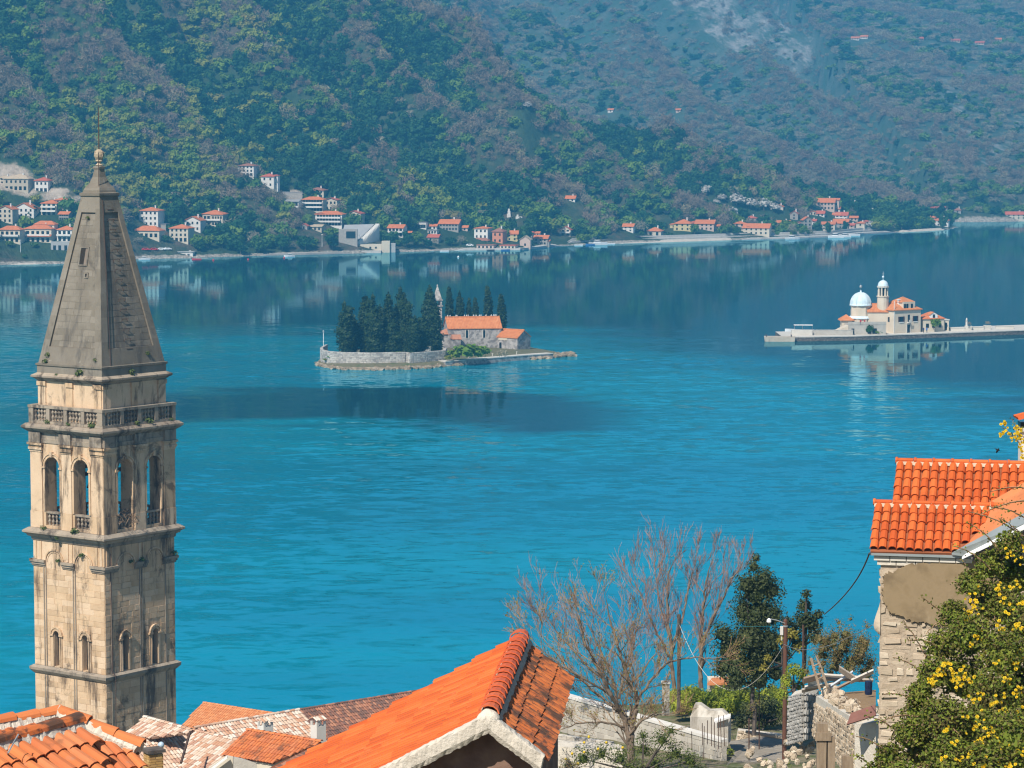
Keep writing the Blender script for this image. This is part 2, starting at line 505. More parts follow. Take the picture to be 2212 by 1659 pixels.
c = t.mix(t.remap(t.math('ADD', _attr('strand'), t.math('MULTIPLY_ADD', t.noise(pz, .3, 4.0), .8, -.4)), .3, .6), c, t.ramp(t.noise(pz, .9, 4.0), [(.35, (.18, .16, .13)), (.65, (.5, .45, .38))]))
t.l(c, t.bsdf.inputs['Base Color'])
t.bsdf.inputs['Roughness'].default_value = .95
t.bsdf.inputs['Specular IOR Level'].default_value = .1
t.bump(t.noise(streak.outputs[0], .15, 7.0, .7), .8, 4.0)
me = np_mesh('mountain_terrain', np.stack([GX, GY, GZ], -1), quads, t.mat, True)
for nm, arr in (('rock', ROCK), ('bare', BARE), ('strand', SHR)):
    a = me.attributes.new(nm, 'FLOAT', 'POINT')
    a.data.foreach_set('value', arr.ravel().astype(np.float32))
place('mountain_terrain', me, kind='structure', label='wooded mountainside with pale rock outcrops rising from the far shore')
# ------------------------------------------------------------------ sea
t = NT('sea_water')
pz = t.pos()
def wnormal(scale, stretch, detail=3.0, rough=.6, dist=0.0):
    nd = t.n('TexNoise')
    t.l(t.pos(stretch), nd.inputs['Vector'])
    nd.inputs['Scale'].default_value = scale
    nd.inputs['Detail'].default_value = detail
    nd.inputs['Roughness'].default_value = rough
    nd.inputs['Distortion'].default_value = dist
    s_ = t.n('VectorMath', operation='SUBTRACT')
    t.l(nd.outputs['Color'], s_.inputs[0]); s_.inputs[1].default_value = (.5, .5, .5)
    return s_.outputs[0]
sep = t.n('SeparateXYZ'); t.l(pz, sep.inputs[0])
X_, Y_ = sep.outputs[0], sep.outputs[1]
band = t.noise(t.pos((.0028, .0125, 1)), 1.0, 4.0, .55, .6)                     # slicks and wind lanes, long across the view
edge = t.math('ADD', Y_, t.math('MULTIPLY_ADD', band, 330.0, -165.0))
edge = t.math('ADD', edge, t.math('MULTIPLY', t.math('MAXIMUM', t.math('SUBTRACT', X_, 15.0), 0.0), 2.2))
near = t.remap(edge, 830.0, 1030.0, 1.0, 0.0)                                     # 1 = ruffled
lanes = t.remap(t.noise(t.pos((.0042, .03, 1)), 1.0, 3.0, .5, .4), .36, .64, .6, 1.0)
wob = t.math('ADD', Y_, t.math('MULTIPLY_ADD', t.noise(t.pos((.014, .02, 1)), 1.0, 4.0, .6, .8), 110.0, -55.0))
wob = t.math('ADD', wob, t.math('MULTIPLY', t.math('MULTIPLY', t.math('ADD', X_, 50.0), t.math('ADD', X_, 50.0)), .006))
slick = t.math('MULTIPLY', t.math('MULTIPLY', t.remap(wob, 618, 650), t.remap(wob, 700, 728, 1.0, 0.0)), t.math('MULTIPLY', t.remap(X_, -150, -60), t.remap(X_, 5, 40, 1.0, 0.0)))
ruf = t.math('MULTIPLY', t.math('MULTIPLY', near, lanes), t.math('MULTIPLY_ADD', slick, -.93, 1.0))
amp = t.math('MULTIPLY_ADD', ruf, .25, .010)
amp2 = t.math('MULTIPLY_ADD', ruf, .17, .006)
def vscale(v, k):
    nd = t.n('VectorMath', operation='SCALE'); t.l(v, nd.inputs[0]); t.val(nd.inputs[3], k); return nd.outputs[0]
def vadd(a, b):
    nd = t.n('VectorMath', operation='ADD'); t.l(a, nd.inputs[0]); t.l(b, nd.inputs[1]); return nd.outputs[0]
w1 = vscale(wnormal(.30, (.5, 1.0, 1), 2.0, .5, .8), amp)
w2 = vscale(wnormal(.75, (.6, 1.0, 1), 4.0, .65, .3), amp2)
wsum = vadd(w1, w2)
flat = t.n('VectorMath', operation='MULTIPLY'); t.l(wsum, flat.inputs[0]); flat.inputs[1].default_value = (1.0, 1.0, 0.0)
nrm = t.n('VectorMath', operation='NORMALIZE'); pass
upv = t.n('CombineXYZ'); upv.inputs[2].default_value = 1.0
t.l(vadd(flat.outputs[0], upv.outputs[0]), nrm.inputs[0])
sky_tint = t.math('MULTIPLY', t.math('MULTIPLY', near, t.math('MULTIPLY_ADD', lanes, .55, .45)), t.math('MULTIPLY_ADD', slick, -.95, 1.0))
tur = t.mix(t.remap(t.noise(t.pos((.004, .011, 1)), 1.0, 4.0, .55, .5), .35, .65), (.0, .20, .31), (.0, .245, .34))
body_tint = t.mix(t.remap(sky_tint, 0.0, 1.0), (.008, .06, .095), tur)  # reflected sky and dark mirrored land put into the water colour by mask
dif = t.n('BsdfDiffuse'); t.l(body_tint, dif.inputs[0])
glo = t.n('BsdfGlossy'); glo.inputs[0].default_value = (.44, .84, .95, 1); glo.inputs['Roughness'].default_value = .05
fre = t.n('Fresnel'); fre.inputs[0].default_value = 1.33
for q in (glo, fre): t.l(nrm.outputs[0], q.inputs['Normal'])
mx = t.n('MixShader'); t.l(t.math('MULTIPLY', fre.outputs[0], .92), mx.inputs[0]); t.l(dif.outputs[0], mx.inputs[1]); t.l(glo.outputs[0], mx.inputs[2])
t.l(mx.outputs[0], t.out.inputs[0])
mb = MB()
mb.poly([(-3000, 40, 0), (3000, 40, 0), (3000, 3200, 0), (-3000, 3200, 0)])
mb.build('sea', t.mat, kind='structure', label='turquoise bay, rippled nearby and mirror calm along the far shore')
# ------------------------------------------------------------------ air
hz = bpy.data.materials.new('haze_air')
hz.use_nodes = True
for n in list(hz.node_tree.nodes):
    if n.type != 'OUTPUT_MATERIAL': hz.node_tree.nodes.remove(n)
pv = hz.node_tree.nodes.new('ShaderNodeVolumePrincipled')
pv.inputs['Color'].default_value = (.10, .54, 1.0, 1)
pv.inputs['Density'].default_value = HAZE = .00024
pv.inputs['Anisotropy'].default_value = 0.0
hz.node_tree.links.new(pv.outputs[0], [n for n in hz.node_tree.nodes if n.type == 'OUTPUT_MATERIAL'][0].inputs['Volume'])
mb = MB()
mb.box(-3100, 3100, -60, 7200, -10, 680)
mb.build('haze', hz, kind='stuff', label='pale blue haze over the bay and mountains')
# ------------------------------------------------------------------ foliage shapes
def leaf_cloud(n, lobes, size, rs, tang=.55, slim=1.0, up=.25, shell=(.72, 1.05), low=-.6):
    """n leaf-like quads spread through the outer volume of some lobes [(centre, radii)]"""
    L = np.array([(*c, *(r if hasattr(r, '__len__') else (r, r, r))) for c, r in lobes], float)
    w = L[:, 3] * L[:, 5]
    k = rs.choice(len(L), n, p=w / w.sum())
    d = rs.normal(size=(n, 3))
    d /= np.linalg.norm(d, axis=1, keepdims=True)
    fl = d[:, 2] < low
    d[fl, 2] *= -1
    rad = rs.uniform(shell[0], shell[1], (n, 1))
    p = L[k, :3] + d * L[k, 3:6] * rad
    nr = d / L[k, 3:6]
    nr /= np.linalg.norm(nr, axis=1, keepdims=True)
    nr = nr * tang + rs.normal(size=(n, 3)) * (1 - tang) * .8 + np.array([0, 0, up])
    nr /= np.linalg.norm(nr, axis=1, keepdims=True)
    a = np.cross(nr, rs.normal(size=(n, 3)))
    a /= np.linalg.norm(a, axis=1, keepdims=True)
    b = np.cross(nr, a)
    s = size * rs.uniform(.6, 1.35, (n, 1))
    a, b = a * s, b * s * slim
    v = np.stack([p - a, p - b * .7, p + a, p + b * .7], 1).reshape(-1, 3)
    return v, np.arange(n * 4).reshape(n, 4)
def ico(lobes, k, sub=1):
    bm = bmesh.new()
    for c, r in lobes:
        r = r if hasattr(r, '__len__') else (r, r, r)
        bmesh.ops.create_icosphere(bm, subdivisions=sub, radius=1.0, matrix=Matrix.Translation(c) @ Matrix.Diagonal((r[0] * k, r[1] * k, r[2] * k, 1)))
    v = np.array([q.co[:] for q in bm.verts]); f = np.array([[q.index for q in p.verts] for p in bm.faces])
    bm.free()
    return v, f
def foliage_mesh(name, mat, n, lobes, size, seed, core=.7, **kw):
    rs = np.random.RandomState(seed)
    v, f = leaf_cloud(n, lobes, size, rs, **kw)
    if core:
        cv, cf = ico(lobes, core)
        cv = cv + rs.normal(size=cv.shape) * size * .25
        f = np.concatenate([f, np.concatenate([cf, cf[:, :1]], 1) + len(v)]) if False else f
        me = bpy.data.meshes.new(name)
        allv = np.concatenate([v, cv])
        faces = f.tolist() + (cf + len(v)).tolist()
        me.from_pydata(allv.tolist(), [], faces)
        me.materials.append(mat)
        return me
    return np_mesh(name, v, f, mat)
def crown_lobes(rs, n=5, h=1.0):
    out = [((0, 0, .75 * h), (.62, .62, .6 * h))]
    for i in range(n):
        a = rs.uniform(0, 6.28); q = rs.uniform(.3, .62)
        r = rs.uniform(.3, .5)
        out.append(((q * math.cos(a), q * math.sin(a), rs.uniform(.45, 1.15) * h), (r, r, r * rs.uniform(.7, 1) * h)))
    return out
CROWN = {}
for kind, mat, nv, n, size, kw in (('dark', 'leaf_dark', 3, 190, .15, {}), ('mid', 'leaf_mid', 2, 190, .15, {}), ('yellow', 'leaf_yellow', 2, 190, .13, {}),
                                   ('bare', 'leaf_bare', 3, 330, .19, dict(core=.0, slim=.16, tang=.15, up=.0, shell=(.35, 1.1))),
                                   ('grey', 'leaf_grey', 1, 300, .17, dict(core=0, slim=.2, tang=.2, shell=(.4, 1.1))),
                                   ('blossom', 'blossom', 2, 260, .12, dict(core=.6))):
    CROWN[kind] = []
    for i in range(nv):
        rs = np.random.RandomState(100 + 7 * i + len(kind))
        CROWN[kind].append(foliage_mesh('crown_' + kind, M[mat], n, crown_lobes(rs, 5 + i, 1.0 + .12 * i), size, 50 + i, **kw))
trunk_mb = MB(); trunk_mb.tube([(0, 0, -.5), (0, 0, .3), (.02, 0, .8)], [.07, .05, .03], 5)
CROWN_TRUNK = trunk_mb.mesh('tree_trunk', M['bark'])
# houses are placed before the forest so that trees leave room: filled by 04_houses
FOOT = []     # (x, y, radius) to keep free of trees
# ------------------------------------------------------------------ houses of the far shore
UNIT = MB(); UNIT.box(-.5, .5, -.5, .5, 0, 1)
WINDOW_ME = UNIT.mesh('window', M['glass'])
SHUTTER_ME = UNIT.mesh('shutter', M['shutter_brown'])
BALC_ME = {k: UNIT.mesh('balcony', M['wall_' + k]) for k in 'wcy'}
SILL_ME = UNIT.mesh('window_sill', M['white_paint'])
def roof_mesh(mat, w, d, rh, kind, over=.5, z0=0.0):
    mb = MB()
    a, b = w / 2 + over, d / 2 + over
    th = .22
    if kind == 'flat':
        mb.box(-a + .2, a - .2, -b + .2, b - .2, z0, z0 + .35)
    elif kind == 'hip':
        q = max(0.0, a - b) if a >= b else 0
        r = max(0.0, b - a) if b > a else 0
        base = [(-a, -b, z0), (a, -b, z0), (a, b, z0), (-a, b, z0)]
        low = [(p[0], p[1], z0 - th) for p in base]
        rid = [(-q, -r, z0 + rh), (q, r, z0 + rh)]
        v = base + rid + low
        f = [(0, 1, 5, 4), (2, 3, 4, 5), (1, 2, 5), (3, 0, 4)] if a >= b else [(0, 1, 4), (1, 2, 5, 4), (2, 3, 5), (3, 0, 4, 5)]
        mb.add(v, f + [(6, 9, 8, 7), (6, 7, 1, 0), (7, 8, 2, 1), (8, 9, 3, 2), (9, 6, 0, 3)])
    else:
        if kind == 'gable_y':              # ridge runs towards the viewer, the gable faces the bay
            pr = [(-a, z0 - over * rh / (w / 2) * .5), (0, z0 + rh), (a, z0 - over * rh / (w / 2) * .5)]
            v = [(x, -b, z) for x, z in pr] + [(x, b, z) for x, z in pr]
        else:                              # ridge runs along the shore
            pr = [(-b, z0 - over * rh / (d / 2) * .5), (0, z0 + rh), (b, z0 - over * rh / (d / 2) * .5)]
            v = [(-a, y, z) for y, z in pr] + [(a, y, z) for y, z in pr]
        v += [(x, y, z - th) for x, y, z in v[:6]]
        mb.add(v, [(0, 1, 4, 3), (1, 2, 5, 4), (6, 9, 10, 7), (7, 10, 11, 8), (0, 6, 7, 1), (1, 7, 8, 2), (3, 4, 10, 9), (4, 5, 11, 10), (0, 3, 9, 6), (2, 8, 11, 5)])
    return mb.mesh('roof', mat)
def walls_mesh(mat, w, d, h, kind, rh, base=6.0):
    mb = MB()
    x, y = w / 2, d / 2
    if kind == 'gable_y':
        v = [(-x, -base), (x, -base), (x, h), (0, h + rh - .12), (-x, h)]
        mb.add([(p, -y, q) for p, q in v] + [(p, y, q) for p, q in v], [(0, 1, 2, 3, 4), (9, 8, 7, 6, 5), (0, 5, 6, 1), (1, 6, 7, 2), (2, 7, 8, 3), (3, 8, 9, 4), (4, 9, 5, 0)])
    elif kind == 'gable_x':
        v = [(-y, -base), (y, -base), (y, h), (0, h + rh - .12), (-y, h)]
        mb.add([(-x, p, q) for p, q in v] + [(x, p, q) for p, q in v], [(4, 3, 2, 1, 0), (5, 6, 7, 8, 9), (1, 6, 5, 0), (2, 7, 6, 1), (3, 8, 7, 2), (4, 9, 8, 3), (0, 5, 9, 4)])
    else:
        mb.box(-x, x, -y, y, -base, h)
    return mb.mesh('wall', mat)
def block(root, w, d, h, rk, rh, wall, roof, floors=2, cols=3, ox=0, oy=0, oz=0, side=2, balcony=False, canopy=None, over=.5, arch=False, rz=0.0, win=(1.0, 1.35)):
    """one volume of a house: wall, roof and its windows as parts"""
    def put(name, me, **k):
        o = place(name, me, root, **k)
        return o
    wl = put('wall', walls_mesh(M['wall_' + wall] if 'wall_' + wall in M else M[wall], w, d, h, rk, rh), loc=(ox, oy, oz), rot=(0, 0, rz))
    rf = put('roof', roof_mesh(M['roof_' + roof], w, d, rh, rk, over, h), loc=(ox, oy, oz), rot=(0, 0, rz))
    ca, sa = math.cos(rz), math.sin(rz)
    def loc(x, y, z): return (ox + x * ca - y * sa, oy + x * sa + y * ca, oz + z)
    fh = h / max(floors, 1)
    for f in range(floors):
        ww, wh = win
        wh = min(wh, fh * .55)
        for c in range(cols):
            x = (c + .5) / cols * w * .92 - w * .46
            big = (f == 0 and arch) or (balcony and f < floors)
            put('window', WINDOW_ME, loc=loc(x, -d / 2 - .01, f * fh + fh * (.12 if big else .3)), rot=(0, 0, rz), scale=(ww * (1.5 if big else 1), .12, wh * (1.45 if big else 1)))
        for c in range(side):
            y = (c + .5) / side * d * .9 - d * .45
            put('window', WINDOW_ME, loc=loc(-w / 2 - .01, y, f * fh + fh * .3), rot=(0, 0, rz), scale=(.12, ww, wh))
        if balcony and f > 0:
            put('balcony', BALC_ME['w'], loc=loc(0, -d / 2 - .75, f * fh - .15), rot=(0, 0, rz), scale=(w * .94, 1.45, .9))
        if canopy is not None and f == canopy:
            mb = MB()
            mb.add([(-w / 2 - .3, -d / 2 - 1.8, 0), (w / 2 + .3, -d / 2 - 1.8, 0), (w / 2 + .3, -d / 2, .8), (-w / 2 - .3, -d / 2, .8), (-w / 2 - .3, -d / 2 - 1.8, -.2), (w / 2 + .3, -d / 2 - 1.8, -.2), (w / 2 + .3, -d / 2, .6), (-w / 2 - .3, -d / 2, .6)],
                   [(0, 1, 2, 3), (7, 6, 5, 4), (0, 4, 5, 1), (1, 5, 6, 2), (3, 7, 4, 0)])
            put('canopy_roof', mb.mesh('canopy_roof', M['roof_' + roof]), loc=loc(0, 0, f * fh + fh * .95), rot=(0, 0, rz))
    return wl, rf
def house(px, py, wpx, hpx, label, rk='hip', rpx=None, wall='c', roof='o', floors=2, cols=3, rot=None, depth=.8, side=2, chimney=True, balcony=False, canopy=None, arch=False,
          wing=None, cat='house', name='house', group='houses on the far shore', base_px=0):
    """a house standing on the far land: px of its middle, py of its foot, width and wall height in photo pixels"""
    p = hit(px, py)
    k = p.y / FP
    w, h = wpx * k, max(2.4, hpx * k)
    rz = R(rot if rot is not None else -14)
    d = w * depth if wpx < 60 else w * .5
    w = max(3.0, (w - d * abs(math.sin(rz)) * .85) / math.cos(rz))
    rh = (rpx if rpx is not None else wpx * (.16 if rk == 'hip' else .2)) * k
    c = Vector((p.x, p.y + d / 2 * math.cos(rz), p.z))
    root = thing(name, label, cat, c, rz, group)
    block(root, w, d, h, rk, rh, wall, roof, floors, cols, side=side, balcony=balcony, canopy=canopy, arch=arch)
    if chimney and rk != 'flat':
        mb = MB(); mb.box(-.35, .35, -.35, .35, 0, 1); mb.box(-.45, .45, -.45, .45, 1.0, 1.15)
        cm = mb.mesh('chimney', M['wall_w'])
        place('chimney', cm, root, loc=(w * .18, d * .05, h + rh * .45), scale=(1, 1, rh * .7 + .4))
    if wing:
        for (ox, oy, oz, ww, dd, hh, k2, kw) in wing:
            block(root, ww * k, dd * k, hh * k, k2, ww * k * .16, kw.pop('wall', wall), kw.pop('roof', roof), ox=ox * k, oy=oy * k, oz=oz * k, **kw)
    FOOT.append((c.x, c.y, max(w, d) * .55))
    return root
# left village on the slope
house(38, 412, 62, 26, 'large beige villa with two tan roof tiers and dark arches below the bare bank', 'hip', 8, 't', 't', 2, 5, arch=True, wing=[(4, 6, 22, 34, 22, 8, 'hip', dict(floors=1, cols=3))])
house(93, 416, 36, 26, 'white two-storey hillside house right of the tan roofed villa', 'hip', 7, 'w', 'r', 2, 3, arch=True)
house(15, 482, 40, 30, 'cream apartment house with arched loggia, cut by the photo edge above the shore terraces', 'gable_y', 8, 'c', 'o', 3, 3)
house(55, 470, 52, 20, 'broad white gabled house between the cream apartment house and the stepped villa', 'gable_y', 12, 'w', 'o', 2, 4, depth=.6)
house(110, 466, 42, 27, 'stepped cream villa with two orange roofs, behind the left edge of the spire', 'hip', 7, 'c', 'o', 3, 3, balcony=True, wing=[(20, 12, 4, 28, 24, 30, 'hip', dict(floors=3, cols=2))])
house(24, 524, 52, 28, 'long cream apartment block with orange roof and dark loggias above the shore road', 'hip', 8, 'c', 'o', 2, 4, balcony=True, depth=.5)
house(86, 524, 68, 30, 'wide terraced apartment block with orange canopies over each floor above the shore road', 'hip', 8, 'c', 'o', 2, 5, canopy=0, balcony=True, depth=.4, wing=[(8, 10, 26, 46, 20, 13, 'hip', dict(floors=1, cols=4))])
house(143, 522, 40, 26, 'white balconied apartment block just left of the spire above the shore road', 'hip', 8, 'w', 'o', 2, 3, balcony=True)
house(326, 489, 50, 34, 'tall white three-storey house on a stone terrace right of the spire', 'hip', 7, 'w', 'o', 3, 4, wing=[(-22, -6, -2, 26, 20, 12, 'flat', dict(floors=1, cols=2, wall='s', roof='g')), (24, 0, -4, 24, 22, 8, 'flat', dict(floors=0, cols=0, side=0, wall='s', roof='g'))])
house(320, 514, 64, 16, 'low house with a very broad orange hipped roof beside the shore', 'hip', 10, 'c', 'o', 1, 5, depth=.6, arch=True)
house(391, 523, 50, 30, 'cream shore house with a row of arches under a dark top floor', 'hip', 8, 'c', 'o', 3, 4, arch=True)
house(420, 500, 42, 24, 'white gabled house squeezed between the arched house and the round fronted one', 'gable_y', 9, 'w', 'o', 2, 3)
house(463, 490, 50, 28, 'cream house with a glazed bay front under an orange hipped roof', 'hip', 8, 'c', 'o', 2, 5, balcony=True, wing=[(12, -12, 0, 26, 20, 27, 'hip', dict(floors=2, cols=4))])
# two lonely ones and the terraced estate
house(535, 381, 42, 23, 'upper of the two white houses standing alone in the woods', 'hip', 5, 'w', 'd', 3, 4, arch=True)
house(581, 405, 34, 24, 'lower of the two white houses standing alone in the woods', 'hip', 6, 'w', 'r', 2, 2, wing=[(14, 4, 2, 12, 14, 24, 'hip', dict(floors=2, cols=1))])
house(634, 446, 34, 11, 'low white arcaded cottage with a grey roof at the estate edge', 'gable_x', 4, 'w', 'g', 1, 4, chimney=False, arch=True)
house(686, 429, 42, 18, 'topmost house of the white hillside estate', 'hip', 6, 'c', 'd', 2, 4)
house(678, 457, 52, 26, 'wide middle block of the white estate with long orange roof and glazed floors', 'hip', 6, 'c', 'o', 3, 7, balcony=True, depth=.5)
house(718, 456, 32, 24, 'narrow gabled block right of the wide middle estate block', 'gable_y', 5, 'c', 'r', 2, 3)
house(714, 488, 64, 25, 'long lowest block of the white estate with twin orange gables', 'hip', 7, 'w', 'o', 3, 8, balcony=True, depth=.4, wing=[(-20, -6, 0, 22, 16, 26, 'gable_y', dict(floors=2, cols=2))])
house(767, 486, 38, 25, 'separate tall block at the right end of the white estate above the grey ramp', 'gable_y', 6, 'c', 'r', 3, 3)
house(658, 497, 18, 8, 'tiny orange roofed hut left of the grey flat roofed one, under the estate', 'gable_y', 5, 's', 'r', 1, 1, chimney=False)
house(684, 500, 34, 11, 'grey roofed stone cottage under the lowest estate block', 'gable_x', 4, 't', 't', 1, 3, chimney=False)
house(858, 512, 40, 20, 'white house with orange gable roof right of the grey concrete ramp', 'gable_x', 7, 'w', 'o', 2, 4, balcony=True)
house(884, 511, 12, 6, 'tiny white hut with orange roof beside the ramp house', 'gable_x', 3, 'w', 'o', 1, 1, chimney=False)
house(911, 494, 30, 13, 'white flat roofed house with tall columns among trees', 'flat', 2, 'w', 'g', 1, 4, arch=True)
# central shore hamlet
house(936, 497, 22, 7, 'low orange roofed annex between the flat roofed and the big stone house', 'gable_x', 4, 'w', 'o', 1, 2, chimney=False)
house(973, 499, 50, 16, 'big grey stone house with long orange roof and a row of windows', 'gable_x', 9, 's', 'o', 2, 6, depth=.7)
house(1005, 500, 16, 7, 'small orange roofed annex right of the big grey stone house', 'gable_x', 4, 'p', 'o', 1, 1, chimney=False)
house(938, 524, 28, 12, 'old stone cottage with worn reddish roof by the water under the shed', 'gable_x', 6, 's', 'r', 1, 2)
house(936, 507, 24, 6, 'white open shed above the old stone cottage', 'flat', 2, 'w', 'g', 1, 3, chimney=False, cat='shed', name='shed')
house(1044, 517, 38, 24, 'tall white house with black window bands, largest in the shore hamlet', 'hip', 4, 'w', 'o', 2, 3, rot=-20, wing=[(2, -16, -18, 34, 14, 16, 'hip', dict(floors=1, cols=3, wall='p', roof='d'))])
house(1079, 526, 30, 26, 'coral red house with brown roof in the shore hamlet', 'hip', 8, 'o', 'd', 2, 2, rot=-22)
house(1107, 521, 27, 16, 'yellow house with awning right of the coral red one', 'gable_x', 7, 'y', 'o', 2, 2, rot=-6)
house(1136, 537, 26, 20, 'cream gabled boathouse standing at the water in the shore hamlet', 'gable_y', 8, 'p', 't', 1, 1, chimney=False, rot=-10)
house(1143, 516, 20, 10, 'reddish roofed house right behind the gabled boathouse', 'gable_x', 6, 's', 'r', 1, 2)
house(1171, 530, 36, 15, 'grey stone house with three small orange roofs at the hamlet end', 'gable_x', 7, 's', 'o', 2, 3, wing=[(12, -6, 0, 14, 12, 10, 'gable_x', dict(floors=1, cols=1))])
house(1224, 510, 26, 14, 'cream gabled house with balcony half hidden by a bright green tree', 'gable_y', 8, 'c', 'r', 2, 2, balcony=True)
house(1234, 437, 24, 7, 'lone orange roofed house on the wooded slope above the hamlet', 'gable_x', 6, 'w', 'o', 1, 2)
house(1310, 454, 20, 6, 'small orange roofed house on the slope right of the lone one', 'hip', 5, 'p', 'o', 1, 2)
house(1121, 183, 16, 5, 'tiny house high on the wooded mountainside', 'gable_x', 3, 'p', 't', 1, 1, chimney=False)
house(1320, 243, 14, 3.5, 'pinprick orange roof high among the woods above the middle shore', 'gable_x', 3, 'w', 'o', 1, 1, chimney=False)
house(1466, 243, 12, 3, 'farthest right small orange roof on the wooded ridge', 'gable_x', 3, 'p', 'o', 1, 1, chimney=False)
# shore road row
house(1359, 501, 27, 12, 'white cottage with orange roof first along the straight shore road', 'gable_x', 6, 'w', 'o', 2, 2)
house(1416, 510, 36, 11, 'cream bungalow with orange hipped roof close to the pebble strand', 'hip', 8, 'c', 'o', 1, 2, arch=True)
house(1478, 499, 44, 16, 'yellowish house with orange pyramid roof and low wing', 'hip', 9, 'y', 'o', 2, 3, wing=[(-22, 4, 4, 16, 14, 10, 'hip', dict(floors=1, cols=1))])
house(1526, 498, 48, 15, 'long house of two orange roofed parts with a gabled left side', 'gable_x', 8, 'p', 'o', 2, 4, wing=[(22, 2, 0, 20, 16, 10, 'gable_x', dict(floors=1, cols=2))])
house(1580, 466, 28, 11, 'white house with pale roof alone above the shore road', 'gable_x', 5, 'w', 'g', 2, 2, rot=20)
house(1624, 484, 26, 13, 'white stepped house with pinkish roof above the long double house', 'hip', 5, 'w', 'r', 2, 2)
house(1600, 491, 28, 7, 'low house with flat orange hipped roof behind the trees', 'hip', 5, 'p', 'o', 1, 2)
house(1637, 508, 62, 16, 'long double shore house with one brown and one orange roof', 'gable_x', 9, 'c', 'o', 2, 5, depth=.4, wing=[(-18, -4, 0, 30, 16, 14, 'gable_y', dict(floors=1, cols=2, roof='d'))])
house(1685, 454, 20, 6, 'orange roofed house beside white blossoming trees', 'gable_y', 5, 'c', 'o', 1, 1)
# right village
house(1694, 492, 34, 11, 'cream house with orange roof left of the stone tower house', 'gable_x', 5, 'y', 'o', 2, 3)
house(1717, 475, 20, 13, 'narrow stone house with pointed reddish roof above the right village', 'gable_y', 7, 's', 'r', 2, 1)
house(1743, 497, 22, 22, 'old pale stone tower house in the right village', 'gable_y', 7, 's', 'o', 3, 2, rot=12)
house(1786, 454, 44, 17, 'largest house of the right village, topmost with long orange roof', 'gable_x', 9, 'p', 'o', 2, 5, depth=.6, wing=[(16, 8, 6, 24, 14, 16, 'gable_x', dict(floors=1, cols=2))])
house(1804, 460, 30, 9, 'white house with orange roof and small flat wing under the largest one', 'gable_x', 6, 'w', 'o', 1, 3)
house(1774, 469, 20, 8, 'small house with brownish red roof left under the largest one', 'gable_x', 6, 'w', 'r', 1, 2)
house(1820, 477, 32, 12, 'white gabled house with a veranda in the middle of the right village', 'gable_x', 7, 'w', 'r', 2, 3, balcony=True)
house(1792, 504, 34, 20, 'tall pale house at the quay of the right village behind dark round trees', 'gable_x', 5, 'c', 'o', 3, 3)
house(1819, 494, 38, 12, 'grey house with two large orange roofs in the right village', 'gable_x', 9, 's', 'o', 2, 3)
house(1841, 499, 14, 13, 'slim pink house near the quay of the right village', 'gable_x', 4, 'p', 'r', 2, 1)
house(1861, 499, 22, 17, 'square cream tower-like house at the end of the village quay', 'hip', 4, 'c', 'o', 2, 1, rot=-18)
house(1844, 455, 22, 11, 'grey gabled stone house above the right village edge', 'gable_y', 8, 's', 'o', 2, 2)
house(1881, 468, 34, 9, 'white house with wide orange roof right of the grey gabled one', 'hip', 6, 'w', 'o', 1, 3, wing=[(16, -8, -3, 10, 10, 6, 'gable_y', dict(floors=1, cols=1))])
# headland
house(1989, 463, 32, 7, 'white low house with orange roof on the wooded headland', 'gable_x', 5, 'w', 'o', 1, 3)
house(2030, 456, 36, 7, 'long white house with a row of windows on the headland ridge', 'gable_x', 3, 'w', 'r', 1, 6, chimney=False, depth=.4)
house(1987, 477, 18, 7, 'small pinkish house on the headland under the low white one', 'gable_x', 5, 'p', 'r', 1, 1)
house(2011, 477, 26, 6, 'orange roofed house between trees in the middle of the headland', 'hip', 6, 'p', 'o', 1, 2)
house(2035, 489, 40, 13, 'white house with orange roof nearest the headland tip behind a dark tree', 'hip', 6, 'w', 'o', 2, 4)
house(2070, 461, 17, 5, 'dull red roofed house behind the headland tip', 'hip', 5, 's', 'd', 1, 1)
house(2196, 474, 46, 11, 'pale blockhouse with red roof on the farthest shore, cut by the photo edge', 'gable_x', 6, 'c', 'r', 2, 4, depth=.4, rot=-6)
for a, b, w, h, rk, c, r, l in ((1756, 486, 20, 9, 'gable_x', 'w', 'r', 'small white house left of the tall quay house'), (1758, 466, 16, 7, 'gable_y', 'c', 'o', 'tiny cream gable left of the brownish red roofed house'), (1846, 478, 20, 7, 'gable_x', 'p', 'o', 'low pink house right of the veranda house'), (1872, 486, 18, 7, 'hip', 'w', 'r', 'small white house above the tower-like house'), (1808, 471, 18, 6, 'gable_x', 's', 'o', 'small stone house over the veranda house'), (1726, 490, 16, 8, 'gable_y', 'p', 'r', 'pinkish gable squeezed left of the old tower house'),
    (1160, 512, 16, 7, 'gable_x', 'w', 'o', 'small white house above the three small orange roofs'), (1052, 539, 44, 7, 'flat', 'p', 'd', 'low pinkish boathouse row at the water before the tall white house'), (1100, 540, 40, 5, 'flat', 'c', 'r', 'low quay shelter with reddish roof before the coral house'), (1660, 488, 16, 6, 'gable_x', 'w', 'o', 'small white house right above the double shore house'), (1500, 488, 16, 6, 'hip', 'w', 'r', 'small white house behind the orange pyramid roof'), (10, 398, 30, 14, 'hip', 'c', 't', 'cream villa cut by the left photo edge beside the tan roofed one'), (140, 476, 26, 14, 'gable_x', 's', 'o', 'stone house half hidden behind the left edge of the spire')):
    house(a, b, w, h, l, rk, None, c, r, 1 if h < 9 else 2, 2 if w < 24 else 4, chimney=h > 8)
